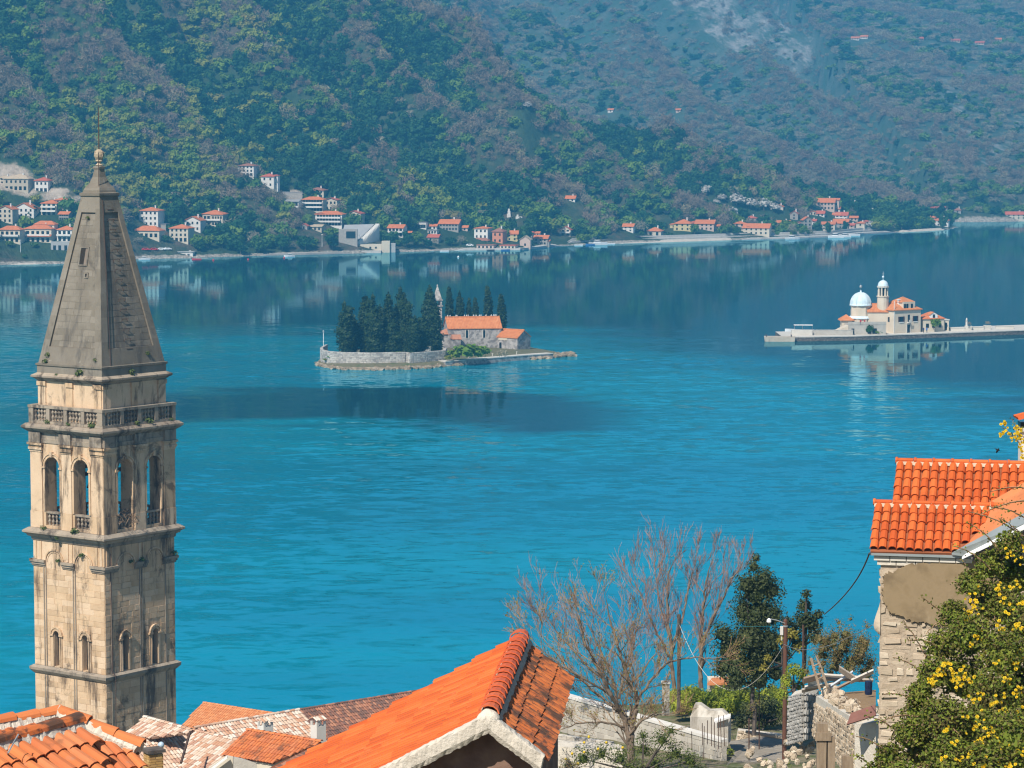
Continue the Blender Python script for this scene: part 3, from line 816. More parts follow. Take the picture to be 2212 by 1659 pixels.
# high hamlet on the far mountain
for a, b, w, l in ((1849, 87, 20, 'white house left of its twin, high hamlet of the far mountain'), (1868, 84, 18, 'white house right of its twin, high hamlet of the far mountain'),
                   (1991, 88, 10, 'lone small house between the high hamlet and the red roofs'), (2066, 92, 22, 'long low red roofed house high on the far mountain'),
                   (2118, 97, 22, 'dark red roofed house, second from the edge high on the far mountain'), (2158, 90, 15, 'pale house with orange roof, last one high on the far mountain')):
    house(a, b, w, 5, l, 'gable_x', 3.5, 'p' if 'red' in l else 'w', 'r' if 'red' in l else 'o', 1, 3, chimney=False, group='houses high on the far mountain')
# ------------------------------------------------------------------ walls, quays and ramps of the far shore
def shore_strip(name, label, px0, px1, prof, mat, seg=6.0, kind='structure', jitter=0.0, seed=1):
    """a strip that follows the shoreline: prof = [(inland offset, height)]"""
    x0, x1 = PZ(px0, np.interp(px0, [a for a, b in _sh], [b for a, b in _sh])).x, PZ(px1, np.interp(px1, [a for a, b in _sh], [b for a, b in _sh])).x
    n = max(3, int((x1 - x0) / seg))
    rs = random.Random(seed)
    mb = MB(); rows = []
    for i in range(n + 1):
        x = x0 + (x1 - x0) * i / n
        j = rs.uniform(-jitter, jitter)
        e = .02 if i in (0, n) else 1
        rows.append([(x, float(shore(x)) + o + j, z if z < 0 else z * e + .0) for o, z in prof])
    v = [p for r in rows for p in r]; m = len(prof)
    f = [(i * m + k, (i + 1) * m + k, (i + 1) * m + k + 1, i * m + k + 1) for i in range(n) for k in range(m - 1)]
    mb.add(v, f)
    return mb.build(name, mat, kind=kind, label=label)
shore_strip('beach', 'pale pebble beach under the left shore road', -200, 150, [(-2.5, -.4), (2, .5), (8, 1.1), (9.5, 1.3)], M['beach'], jitter=.8)
shore_strip('beach', 'pebble strand along the middle of the shore road', 1330, 1600, [(-3, -.4), (1.5, .6), (6, 1.2), (7, 1.3)], M['beach'], jitter=.8, seed=3)
shore_strip('beach', 'pebble strand at the headland', 1935, 2052, [(-3, -.4), (1.5, .6), (6, 1.2), (7, 1.3)], M['beach'], jitter=.6, seed=4)
shore_strip('road', 'shore road above the beach on the left', -200, 260, [(16, 1.0), (16.2, 3.2), (22, 3.3), (22.2, 6.2), (22.8, 6.3)], M['concrete'])
shore_strip('road', 'shore road along the straight middle shore', 1215, 1900, [(7, .8), (7.2, 2.2), (12, 2.3), (12.2, 3.6), (12.8, 3.7)], M['concrete'])
shore_strip('quay', 'stone quay along the hamlet shore', 560, 760, [(-1.2, -.6), (-1, .9), (3, 1.1), (4, 1.3)], M['rubble_far'], jitter=.7, seed=6)
shore_strip('quay', 'stone quay under the shore hamlet', 980, 1215, [(-1.5, -.6), (-1.3, 1.0), (5, 1.2), (7, 1.4)], M['concrete'], jitter=.5, seed=7)
shore_strip('quay', 'quay of the right village', 1600, 1935, [(-1.5, -.6), (-1.3, .9), (5, 1.1), (6, 1.2)], M['concrete'], jitter=.5, seed=8)
def far_box(name, px, py, wpx, hpx, dm, label, cat, mat, rz=0.0, parts=()):
    p = hit(px, py)
    k = p.y / FP
    root = thing(name, label, cat, p, R(rz), None)
    for nm, x0, x1, y0, y1, z0, z1, m in parts:
        mb = MB(); mb.box(x0 * k, x1 * k, y0, y1, z0 * k, z1 * k)
        mb.build(nm, m, root)
    FOOT.append((p.x, p.y + dm / 2, wpx * k * .5))
    return root
# big concrete ramp with a light stair beside the estate
p0 = hit(770, 524); k0 = p0.y / FP
root = thing('concrete_ramp', 'large grey sloping concrete slab with a pale stair along its right edge', 'ramp', p0)
mb = MB()
mb.add([(-36 * k0, 0, 0), (-2 * k0, -2, 0), (36 * k0, 16, 38 * k0), (-30 * k0, 18, 36 * k0), (-36 * k0, 30, -8), (10 * k0, 30, -8), (36 * k0, 30, -8)], [(0, 1, 2, 3), (0, 3, 4), (1, 6, 2), (3, 2, 6, 4)])
mb.build('slab', pmat('grey_slab', [(.30, .30, .30), (.37, .37, .36)], .2, .9), root)
mb = MB()
for i in range(16):
    u = i / 15
    mb.box((0 + 38 * u) * k0, (9 + 38 * u) * k0, -3 + 17 * u, -1.5 + 17 * u, -3, (1 + 38 * u) * k0)
mb.build('stair', M['wall_w'], root)
FOOT.append((p0.x, p0.y + 8, 46 * k0))
p0 = hit(738, 524); 
root = thing('retaining_wall', 'grey block wall with a dark garage opening left of the concrete ramp', 'wall', (p0.x, p0.y - 1, p0.z))
mb = MB(); mb.box(-6 * k0, 34 * k0, 0, 4, -3, 7.4); mb.build('wall', M['rubble_far'], root)
mb = MB(); mb.box(10 * k0, 30 * k0, -.1, .2, 2.4, 6.2); mb.build('garage_opening', M['glass'], root)
far_box('quay_house', 812, 542, 76, 22, 8, 'low pale concrete boathouse with a stair tower on the quay under the ramp', 'boathouse', None, 0, [
    ('wall', -38, 12, 0, 8, -4, 14, M['wall_c']), ('stair_tower', 12.3, 30, -.4, 7, -4, 21, M['wall_c']), ('side_wall', 30.3, 42, 1, 8, -4, 16, M['wall_g']),
    ('jetty', -30, 12, -7, -.2, -4, 1.4, M['concrete']), ('window', -30, -26, -.1, .1, 5, 9, M['glass']), ('window', -14, -10, -.1, .1, 5, 9, M['glass']), ('window', -2, 2, -.1, .1, 5, 9, M['glass'])])
far_box('boathouse', 403, 556, 40, 12, 6, 'small white boathouse on the jetty right of the spire', 'boathouse', None, -6, [
    ('wall', -20, 12, 2, 8, -4, 11, M['wall_w']), ('roof', -22, 14, 1.5, 8.5, 11.05, 12.4, M['wall_g']), ('door', -10, -4, 1.9, 2.1, 0, 7, M['glass']), ('door', 0, 5, 1.9, 2.1, 0, 7, M['glass'])])
far_box('jetty', 395, 559.6, 110, 3, 4, 'long dark jetty floating in front of the white boathouse', 'jetty', None, 0, [('deck', -55, 55, -3, 0, -1, 2.2, M['concrete']), ('pile', -40, -38, -3.2, -2.8, -4, 4, M['bark']), ('pile', 20, 22, -3.2, -2.8, -4, 4, M['bark'])])
far_box('arcade_wall', 131, 541, 42, 20, 3, 'retaining wall with three dark arches beside the shore road', 'wall', None, 0, [('wall', -21, 21, 0, 3, -6, 19, M['wall_g'])] +
        [('arch_opening', a, a + 6, -.1, .2, 0, 11, M['glass']) for a in (-16, -5, 8)])
far_box('terrace_wall', 632, 427, 42, 14, 3, 'grey rubble terrace wall above the arcaded cottage', 'wall', None, 4, [('wall', -21, 21, 0, 3, -6, 11, M['rubble_far']), ('coping', -21.3, 21.3, -.2, 3.2, 11.05, 12.5, M['wall_g'])])
far_box('rock_spire', 1099, 470, 9, 19, 3, 'white weathered rock pillar among bushes above the hamlet', 'rock', None, 0, [('rock', -4, 4, 0, 3, -5, 8, M['wall_w']), ('rock', -2.5, 3.5, .4, 2.6, 8, 14, M['wall_w']), ('rock', -1.6, 2.2, .8, 2.2, 14, 19, M['wall_w'])])
far_box('chapel_ruin', 1121, 473, 14, 9, 4, 'tiny white ruined chapel right of the rock pillar', 'chapel', None, 0, [('wall', -7, 7, 0, 4, -5, 5, M['wall_w']), ('gable', -5, -1, 0, 3.9, 5, 9, M['wall_w']), ('door', 1, 4, -.1, .1, 0, 4, M['glass'])])
# lamp masts
for px, py, h, l in ((411, 560, 18, 'white lamp mast standing on the long jetty'), (696, 531, 24, 'tall thin lamp mast among dark trees below the estate'), (778, 531, 22, 'lamp mast in front of the grey concrete ramp'), (45, 545, 26, 'lamp mast beside the left shore road')):
    p = hit(px, py); k = p.y / FP
    root = thing('lamp_mast', l, 'lamp mast', p, 0, 'lamp masts on the far shore')
    mb = MB(); mb.tube([(0, -1, -1), (0, -1, h * k)], [.16, .1], 5); mb.build('mast', M['white_paint'], root)
    mb = MB(); mb.box(-.5, .5, -1.3, -.7, h * k, h * k + .25); mb.build('lamp_head', M['white_paint'], root)
# cars and boats far away
CARCOL = {'red': (.5, .02, .02), 'white': (.78, .78, .78), 'blue': (.05, .16, .4), 'dark': (.04, .04, .05)}
for k, c in CARCOL.items(): M['car_' + k] = pmat('car_paint_' + k, [c], 1, .3, spec=.5)
def car_mesh():
    mb = MB()
    prof = [(-2.1, .35), (2.1, .35), (2.15, .8), (1.3, .95), (.7, 1.42), (-1.2, 1.42), (-1.9, .95), (-2.15, .8)]
    mb.add([(x, -.82, z) for x, z in prof] + [(x, .82, z) for x, z in prof], [tuple(range(8)), tuple(range(15, 7, -1))] + [(i, i + 8, (i + 1) % 8 + 8, (i + 1) % 8) for i in range(8)])
    return mb
wheel_mb = MB(); wheel_mb.lathe([(.33, -.1), (.33, .1)], 10); WHEEL_ME = wheel_mb.mesh('wheel', pmat('tyre', [(.02, .02, .02)], 1, .9))
glass_mb = MB(); glass_mb.box(-1.0, .75, -.84, .84, 1.0, 1.34); CARGLASS_ME = glass_mb.mesh('car_window', M['glass'])
for px, py, c, l in ((315, 541, 'red', 'red car parked left of the other red car by the shore road'), (333, 541, 'red', 'red car parked next to a white one by the shore road'), (349, 540.5, 'white', 'white car parked between the red cars and the last white one'), (362, 540, 'white', 'white car parked last in the shore road row'),
                     (1015, 532, 'white', 'white car parked beside the yellowish bush near the tall white hamlet house'), (1378, 514, 'dark', 'dark car on the straight shore road'), (1700, 505, 'white', 'white car parked by the right village quay')):
    p = hit(px, py)
    root = thing('parked_car', l, 'car', p, R(random.Random(px).uniform(-15, 15)), 'cars parked on the far shore')
    car_mesh().build('body', M['car_' + c], root)
    place('car_window', CARGLASS_ME, root)
    for a in (-1.3, 1.3):
        for b in (-.8, .8):
            place('wheel', WHEEL_ME, root, loc=(a, b, .33), rot=(R(90), 0, 0))
def boat(loc, L, rz, label, hullmat, cabin=True, group='boats moored along the far shore', name='motor_boat', canopy=False):
    root = thing(name, label, 'boat', loc, rz, group)
    w, h = L * .3, L * .13
    mb = MB()
    st = [(-.5, .8), (-.2, 1.0), (.15, .95), (.38, .55), (.5, .03)]
    v = []
    for x, k in st:
        v += [(x * L, -w / 2 * k, h + max(0, x) * L * .06), (x * L, -w / 2 * k * .7, -.15), (x * L, w / 2 * k * .7, -.15), (x * L, w / 2 * k, h + max(0, x) * L * .06)]
    f = []
    for i in range(4):
        f += [(i * 4 + j, i * 4 + 4 + j, i * 4 + 5 + j, i * 4 + 1 + j) for j in range(3)] + [(i * 4 + 3, i * 4 + 7, i * 4 + 4, i * 4)]
    mb.add(v, f + [(0, 1, 2, 3)])
    mb.build('hull', hullmat, root)
    if cabin:
        mb = MB(); mb.frustum(L * .2, w * .36, h, L * .15, w * .3, h + L * .14, cx=-.05 * L); mb.build('cabin', M['white_paint'], root)
        mb = MB(); mb.frustum(L * .19, w * .37, h + L * .05, L * .165, w * .34, h + L * .11, cx=-.05 * L); mb.build('cabin_window', M['glass'], root)
    if canopy:
        mb = MB(); mb.box(-.45 * L, .2 * L, -w * .5, w * .5, h + L * .15, h + L * .165); mb.build('canopy', M['white_paint'], root)
        for a in (-.43, -.1, .17):
            for b in (-.45, .45):
                mb = MB(); mb.tube([(a * L, b * w, h * .8), (a * L, b * w, h + L * .15)], .05, 4); mb.build('canopy_post', M['metal'], root)
    return root
for px, py, L, c, cab, l in ((312, 561, 6, 'white', True, 'white cabin boat moored just right of the spire'), (425, 561.2, 5, 'red', False, 'small red rowing boat at the long jetty'), (625, 554.5, 6, 'white', True, 'white boat at the stony quay below the woods'),
                          (960, 543.5, 5, 'white', False, 'white dinghy lying off the old stone cottage'), (1092, 541.5, 5, 'blue', False, 'blue dinghy lying in front of the coral house'), (1060, 541.5, 4.5, 'dark', False, 'dark dinghy tied in front of the tall white house'),
                          (1250, 530.5, 5, 'white', False, 'white dinghy right of the hamlet jetties'), (1275, 529.6, 5.5, 'blue', True, 'small blue cabin boat along the middle shore'), (1292, 529, 11, 'white', True, 'long white boat moored along the middle shore'),
                          (1320, 527.6, 5, 'white', False, 'white dinghy left of the pebble strand'), (1712, 517, 9, 'white', True, 'white cabin boat off the right village quay'), (1806, 513.5, 10, 'white', True, 'larger white yacht lying before the dark round trees'), (1823, 512.5, 9, 'white', True, 'white motor boat right of the larger yacht'), (1845, 509, 8, 'white', False, 'open white boat before the tower-like house')):
    b = PZ(px, py)
    boat(b, L, R(random.Random(px).uniform(-20, 20) + (180 if px % 2 else 0)), l, M['car_' + c], cab)
for px, py, l in ((461, 563, 'red buoy floating off the long jetty'), (536, 561.5, 'left red buoy below the dark woods'), (614, 558, 'right red buoy below the dark woods'), (990, 556, 'pale buoy off the central hamlet')):
    mb = MB(); mb.lathe([(.05, -.3), (.5, -.1), (.55, .2), (.3, .7), (.1, .9)], 8)
    o = mb.build('buoy', M['car_red'] if 'red' in l else M['white_paint'], loc=PZ(px, py)); tag(o, l, 'buoy', 'buoys off the far shore')
# ------------------------------------------------------------------ trees one can tell apart along the far shore
def shore_tree(kind, px, py, rpx, label, tall=1.0, group=None, var=0):
    p = hit(px, py); k = p.y / FP
    s = rpx * k
    root = thing('shore_tree', label, 'tree', p, random.Random(px * 7 + py).uniform(0, 6), group)
    place('crown', CROWN[kind][var % len(CROWN[kind])], root, scale=(s, s, s * tall), loc=(0, 0, .12 * s))
    place('trunk', CROWN_TRUNK, root, scale=(s, s, s))
    FOOT.append((p.x, p.y, s * .6))
for px, py, r, l in ((1525, 423, 16, 'leftmost of the white blossoming trees above the right village'), (1590, 447, 24, 'large white blossoming tree, broadest of the row'), (1560, 436, 15, 'white blossoming tree between the leftmost and the broadest'), (1622, 452, 20, 'white blossoming tree right of the broadest'),
                     (1650, 455, 22, 'white blossoming tree left of the orange roofed house on the slope'), (1672, 460, 18, 'low white blossoming tree touching the orange roofed slope house'), (1440, 465, 12, 'greyish white blossoming tree above the straight shore road'), (1546, 443, 11, 'smallest white blossoming tree of the row'), (1140, 236, 14, 'white blossoming tree high on the wooded slope'), (1880, 494, 14, 'pale blossoming tree behind the village quay end')):
    shore_tree('blossom', px, py, r, l, .85, 'white blossoming trees', px)
for kind, px, py, r, tall, l in (('yellow', 1190, 508, 24, .9, 'bright green round tree left of the balcony gable house'), ('yellow', 450, 536, 17, 1.1, 'bright yellow-green tree below the glazed bay house'), ('mid', 480, 536, 20, 1.0, 'large green tree at the water right of the arched house'), ('dark', 430, 545, 16, 1.0, 'dark tree at the water below the arched house'),
                                 ('dark', 520, 550, 20, .9, 'dark waterside tree left of the stony quay'), ('dark', 560, 546, 24, .8, 'broad dark waterside tree above the left end of the stony quay'), ('dark', 610, 543, 26, .8, 'broad dark waterside tree above the middle of the stony quay'), ('dark', 660, 541, 24, .9, 'dark waterside tree left of the thin lamp mast'), ('dark', 718, 541, 22, .9, 'dark waterside tree right of the thin lamp mast'),
                                 ('grey', 996, 530, 16, .9, 'brownish round bush left of the tall white hamlet house'), ('dark', 975, 532, 16, .8, 'dark bush at the water right of the old stone cottage'), ('mid', 900, 535, 22, 1.0, 'green tree by the water right of the ramp'), ('dark', 925, 538, 15, .8, 'dark bush below the old stone cottage'), ('dark', 878, 534, 18, 1.0, 'dark tree below the ramp house'), ('grey', 940, 532, 14, .8, 'grey budding tree before the old stone cottage'),
                                 ('mid', 1500, 508, 15, 1.1, 'green tree before the orange pyramid roof'), ('mid', 1560, 509, 15, 1.0, 'green tree right of the long two-part house'), ('dark', 1590, 509, 12, 1.0, 'dark hedge tree left of the long double shore house'), ('grey', 1712, 510, 16, 1.2, 'grey budding tree on the village quay'), ('mid', 1735, 510, 14, 1.1, 'green tree on the village quay left of the dark round ones'),
                                 ('dark', 1768, 508, 15, 1.1, 'left dark round tree on the village quay'), ('dark', 1789, 509, 11, 1.6, 'upright dark tree on the village quay'), ('dark', 1826, 500, 11, 1.1, 'right dark round tree on the village quay'), ('dark', 1948, 498, 22, 1.1, 'huge dark tree at the left of the headland'), ('dark', 1965, 497, 16, 1.2, 'dark tree beside the huge one on the headland'), ('yellow', 1893, 500, 14, 1.0, 'pale green tree between village and headland'),
                                 ('mid', 1915, 500, 14, 1.0, 'green tree left of the huge headland tree'), ('dark', 2036, 496, 13, 1.3, 'pointed dark tree in front of the white headland house'), ('mid', 2008, 492, 12, 1.0, 'green bush in the middle of the headland'), ('dark', 70, 470, 16, .9, 'dark tree before the broad white gabled house'), ('grey', 125, 410, 17, 1.3, 'slender budding tree right of the white arched villa'), ('yellow', 75, 446, 15, 1.0, 'yellowish tree below the tan roofed villa'),
                                 ('yellow', 290, 474, 15, 1.1, 'yellow-green tree right of the spire'), ('mid', 20, 534, 13, .7, 'green bush above the left shore road'), ('mid', 75, 536, 12, .6, 'low green shrub above the left shore road'), ('grey', 300, 530, 15, .8, 'budding shrub left of the parked red cars'), ('dark', 360, 525, 14, .8, 'dark shrub above the parked white cars')):
    shore_tree(kind, px, py, r, l, tall, 'single trees along the far shore', px)
# ------------------------------------------------------------------ the wood on the mountainside: one mass, instanced crowns
lib = bpy.data.collections.new('forest_crowns')      # not linked to the scene: only a source for the instances
KINDS_ = ['dark', 'mid', 'yellow', 'bare', 'grey']
lib_index = {}
for k in KINDS_:
    for i, me in enumerate(CROWN[k]):
        nm = 'crown_%02d' % sum(len(v) for v in lib_index.values())
        lib_index.setdefault(k, []).append(int(nm[-2:]))
        o = bpy.data.objects.new(nm, me)
        lib.objects.link(o)
rs = np.random.RandomState(5)
pts, sc_, ix_, rot_ = [], [], [], []
def free_of_houses(x, y):
    ok = np.ones(len(x), bool)
    for hx, hy, hr in FOOT:
        ok &= ~((np.abs(x - hx) < hr + np.where(hy > 1640, 3.5, 2.0)) & (y > hy - hr - np.where(hy > 1640, 34, 15)) & (y < hy + hr * .8))
    return ok
def scatter(y0, y1, step, smin, smax, squat, steep=None):
    x, y = np.meshgrid(np.arange(*steep, step), np.arange(y0, y1, step)) if steep else np.meshgrid(np.arange(-520 - (y0 > 2600) * 300, 900 + (y0 > 2600) * 400, step), np.arange(y0, y1, step))
    x, y = x.ravel() + rs.uniform(-.5, .5, x.size) * step, y.ravel() + rs.uniform(-.5, .5, x.size) * step
    if steep:
        k = np.abs(H(x + 6, y) - H(x - 6, y)) > 7.0
        x, y = x[k], y[k]
    z = H(x, y)
    px, py = project(x, y, z)
    inland = y - shore(x)
    ok = (px > -120) & (px < 2330) & (py > -260) & (inland > 9) & (z > .8)
    x, y, z, px, py, inland = (q[ok] for q in (x, y, z, px, py, inland))
    rk = _mask(px, py, ROCKS) * (y > 1950)
    be = _mask(px, py, EARTH) * (y < 1950)
    ok = (rs.rand(len(x)) > rk * .9) & (be < .3 + .35 * rs.rand(len(x))) & free_of_houses(x, y)
    x, y, z, px, py, inland = (q[ok] for q in (x, y, z, px, py, inland))
    # what grows where: evergreen belts, leafless purple bands along the spurs, fresh yellow-green low down and on the left
    ph = np.where(y < 2030, spur_phase(x, inland, y), spur_phase2(x, y))
    spur = np.abs(((ph + .5) % 1.0) - .5) * 2
    a = fbm(x / 75, y / 75, 3, 61)
    b = fbm(x / 40 + 50, y / 40, 3, 71)
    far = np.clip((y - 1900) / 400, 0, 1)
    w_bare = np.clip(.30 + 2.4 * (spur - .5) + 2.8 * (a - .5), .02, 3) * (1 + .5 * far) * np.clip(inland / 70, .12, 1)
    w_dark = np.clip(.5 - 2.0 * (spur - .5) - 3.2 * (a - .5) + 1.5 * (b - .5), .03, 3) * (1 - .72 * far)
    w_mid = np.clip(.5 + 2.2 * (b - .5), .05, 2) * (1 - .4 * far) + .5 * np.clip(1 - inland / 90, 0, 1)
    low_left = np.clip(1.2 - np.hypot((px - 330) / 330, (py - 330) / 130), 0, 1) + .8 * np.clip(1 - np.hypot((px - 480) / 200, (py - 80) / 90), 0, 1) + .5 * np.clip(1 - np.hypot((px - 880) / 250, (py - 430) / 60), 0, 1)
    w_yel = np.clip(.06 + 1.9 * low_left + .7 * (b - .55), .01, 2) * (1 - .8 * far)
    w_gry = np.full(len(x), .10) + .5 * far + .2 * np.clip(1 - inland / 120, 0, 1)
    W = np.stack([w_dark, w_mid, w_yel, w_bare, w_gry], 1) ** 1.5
    W /= W.sum(1, keepdims=True)
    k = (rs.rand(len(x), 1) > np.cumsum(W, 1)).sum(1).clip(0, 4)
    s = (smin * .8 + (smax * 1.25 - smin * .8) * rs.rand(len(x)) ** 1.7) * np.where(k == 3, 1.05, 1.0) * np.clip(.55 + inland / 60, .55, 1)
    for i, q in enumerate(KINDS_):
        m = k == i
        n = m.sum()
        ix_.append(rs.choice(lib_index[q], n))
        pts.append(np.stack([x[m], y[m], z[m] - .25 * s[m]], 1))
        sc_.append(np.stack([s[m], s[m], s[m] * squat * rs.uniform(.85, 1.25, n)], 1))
        rot_.append(rs.uniform(0, 6.28, n))
scatter(1345, 2060, 4.7, 2.9, 5.9, .95)
scatter(2060, 2700, 6.5, 2.8, 6.0, .75)
scatter(2700, 3900, 10.0, 4.0, 8.5, .6)
scatter(3900, 5600, 14.5, 5.0, 11.0, .5)
scatter(2500, 4500, 6.5, 3.4, 6.5, .6, (240, 620))
pts, sc_, ix_, rot_ = np.concatenate(pts), np.concatenate(sc_), np.concatenate(ix_), np.concatenate(rot_)
me = bpy.data.meshes.new('forest')
me.vertices.add(len(pts))
me.vertices.foreach_set('co', pts.astype(np.float32).ravel())
for nm, typ, arr, f in (('tree_scale', 'FLOAT_VECTOR', sc_, 'vector'), ('tree_turn', 'FLOAT', rot_, 'value'), ('tree_kind', 'INT', ix_, 'value')):
    a = me.attributes.new(nm, typ, 'POINT')
    a.data.foreach_set(f, np.ascontiguousarray(arr, dtype=np.int32 if typ == 'INT' else np.float32).ravel())
forest = place('forest', me, kind='stuff', label='spring woodland of dark evergreens, fresh green and leafless purple trees on the mountainside')
ng = bpy.data.node_groups.new('forest_instances', 'GeometryNodeTree')
ng.interface.new_socket('Geometry', in_out='INPUT', socket_type='NodeSocketGeometry')
ng.interface.new_socket('Geometry', in_out='OUTPUT', socket_type='NodeSocketGeometry')
gi, go = ng.nodes.new('NodeGroupInput'), ng.nodes.new('NodeGroupOutput')
ci = ng.nodes.new('GeometryNodeCollectionInfo')
ci.inputs['Collection'].default_value = lib
ci.inputs['Separate Children'].default_value = True
ci.inputs['Reset Children'].default_value = True
iop = ng.nodes.new('GeometryNodeInstanceOnPoints')
iop.inputs['Pick Instance'].default_value = True
def gattr(name, typ):
    nd = ng.nodes.new('GeometryNodeInputNamedAttribute')
    nd.data_type = typ
    nd.inputs['Name'].default_value = name
    return [o for o in nd.outputs if o.enabled and o.name == 'Attribute'][0]
cx_ = ng.nodes.new('ShaderNodeCombineXYZ')
ng.links.new(gattr('tree_turn', 'FLOAT'), cx_.inputs[2])
e2r = ng.nodes.new('FunctionNodeEulerToRotation')
ng.links.new(cx_.outputs[0], e2r.inputs[0])
ng.links.new(gi.outputs[0], iop.inputs['Points'])
ng.links.new(ci.outputs[0], iop.inputs['Instance'])
ng.links.new(gattr('tree_kind', 'INT'), iop.inputs['Instance Index'])
ng.links.new(e2r.outputs[0], iop.inputs['Rotation'])
ng.links.new(gattr('tree_scale', 'FLOAT_VECTOR'), iop.inputs['Scale'])
ng.links.new(iop.outputs[0], go.inputs[0])
forest.modifiers.new('forest_instances', 'NODES').node_group = ng
print('forest trees', len(pts))
# ------------------------------------------------------------------ island of cypresses (middle of the bay)
def pale_stone(name, a, b, dark, sc=.9):
    t = NT(name)
    p = t.pos()
    vor = t.n('TexVoronoi'); vor.feature = 'F1'
    t.l(p, vor.inputs['Vector']); vor.inputs['Scale'].default_value = sc * 1.6
    vr = t.n('SeparateColor'); t.l(vor.outputs['Color'], vr.inputs[0])
    c = t.ramp(vr.outputs[0], [(.1, a), (.6, b), (.95, tuple(min(1, q * 1.12) for q in b))])
    c = t.mix(t.remap(t.noise(p, .35, 5.0, .65), .45, .75, 0, .7), c, dark)
    c = t.mix(t.remap(t.noise(t.pos((1, 1, .25)), 1.1, 5.0, .65), .55, .8, 0, .5), c, tuple(q * .5 for q in a))
    t.l(c, t.bsdf.inputs['Base Color'])
    t.bsdf.inputs['Roughness'].default_value = .95
    t.bsdf.inputs['Specular IOR Level'].default_value = .15
    t.bump(t.noise(p, 2.5, 6.0, .7), .7, .15)
    return t.mat
M['rubble'] = pale_stone('island_rubble_stone', (.30, .27, .24), (.5, .46, .42), (.2, .18, .17))
M['rubble_dark'] = pale_stone('weathered_church_stone', (.22, .20, .19), (.40, .37, .345), (.14, .13, .13))
M['sea_rock'] = pmat('wet_shore_rock', [(.05, .04, .03), (.26, .2, .13), (.5, .44, .36)], .8, .9, bump=.5, bdist=.1)
M['island_soil'] = pmat('island_grass_and_soil', [(.07, .09, .03), (.16, .14, .08), (.06, .10, .025)], .4, .95)
M['clay'] = pmat('orange_clay_roof', [(.46, .15, .05), (.58, .21, .075), (.64, .27, .11)], .9, .85, stains=[((.22, .10, .06), .7, .58, .8, (1, 1, 1), .5)])
M['clay_old'] = pmat('old_clay_roof', [(.24, .12, .08), (.46, .2, .11), (.36, .2, .14)], .9, .9)
def ridge_tiles(mb, a, b, r=.16):
    mb.tube([a, b], r, 6)
def gable_roof(root, x0, x1, y0, y1, z, rh, mat, over=.3, name='roof', axis='x', rows=True):
    """two tiled slopes with rolls of tiles and a ridge"""
    mb = MB()
    if axis == 'x':
        a, b, m = x0 - over, x1 + over, (y0 + y1) / 2
        for yy, s in ((y0 - over, 1), (y1 + over, -1)):
            k = rh * (1 + over / ((y1 - y0) / 2))
            zz = z + rh - k
            q = [(a, yy, zz), (b, yy, zz), (b, m, z + rh), (a, m, z + rh)]
            w = [(p[0], p[1], p[2] - .18) for p in q]
            mb.add(q + w, [(0, 1, 2, 3), (7, 6, 5, 4), (0, 4, 5, 1), (1, 5, 6, 2), (3, 7, 4, 0)] if s > 0 else [(3, 2, 1, 0), (4, 5, 6, 7), (1, 5, 4, 0), (2, 6, 5, 1), (0, 4, 7, 3)])
            n = int((b - a) / .45)
            for i in range(n if rows else 0):
                x = a + (i + .5) * (b - a) / n
                mb.tube([(x, yy, zz + .03), (x, m, z + rh + .03)], .1, 4, caps=False)
        mb.tube([(a, m, z + rh + .05), (b, m, z + rh + .05)], .2, 6)
    return mb.build(name, mat, root)
isl = PZ(950, 770)
ISX, ISY = isl.x, isl.y
front = [(680, 787.5), (700, 794), (740, 798.5), (800, 799.5), (870, 797.5), (930, 794.5), (965, 791.5), (1010, 787.5), (1080, 782), (1140, 777), (1190, 773.5), (1224, 768.5)]
back = [(1205, 764), (1165, 757), (1100, 750), (1000, 746), (900, 747), (800, 753), (730, 763), (692, 776)]
ring = [PZ(a, b) for a, b in front + back]
cen = Vector((sum(p.x for p in ring) / len(ring), sum(p.y for p in ring) / len(ring), 0))
mb = MB()
def rim(k, z, n=len(ring)):
    return [(cen.x + (p.x - cen.x) * k, cen.y + (p.y - cen.y) * k, z) for p in ring]
n = len(ring)
rows = [rim(1.02, -1.0), rim(1.0, .15), rim(.975, .7), rim(.90, 1.25), rim(.5, 1.9)]
for r in rows: mb.v += r
for i in range(len(rows) - 1):
    for k in range(n):
        mb.f.append((i * n + k, i * n + (k + 1) % n, (i + 1) * n + (k + 1) % n, (i + 1) * n + k)); mb.m.append(0 if i < 2 else 1)
mb.f.append(tuple((len(rows) - 1) * n + k for k in range(n))); mb.m.append(1)
ground = mb.build('island_ground', [M['sea_rock'], M['island_soil']], kind='structure', label='low rocky island ground under the cypresses')
rs = random.Random(8)
rock_mes = []
for q in range(4):
    bm = bmesh.new(); bmesh.ops.create_icosphere(bm, subdivisions=1, radius=1)
    for v in bm.verts: v.co *= rs.uniform(.65, 1.2)
    me = bpy.data.meshes.new('rock'); bm.to_mesh(me); bm.free(); me.materials.append(M['sea_rock']); rock_mes.append(me)
M['rock_pale'] = pmat('pale_boulder', [(.3, .27, .23), (.55, .5, .44)], 1.2, .95, bump=.5, bdist=.05)
for i in range(170):
    px = rs.uniform(682, 1000) if i < 130 else rs.uniform(1150, 1240)
    py = np.interp(px, [a for a, b in front], [b for a, b in front]) - (rs.uniform(-.8, 5.5) if i < 130 else rs.uniform(-.5, 4))
    p = PZ(px, py, .1)
    s = rs.uniform(.4, 1.35) * (1.25 if i >= 130 else 1)
    place('rock', rock_mes[i % 4], ground, loc=p, scale=(s * 1.3, s, s * .7), rot=(0, 0, rs.uniform(0, 6)))
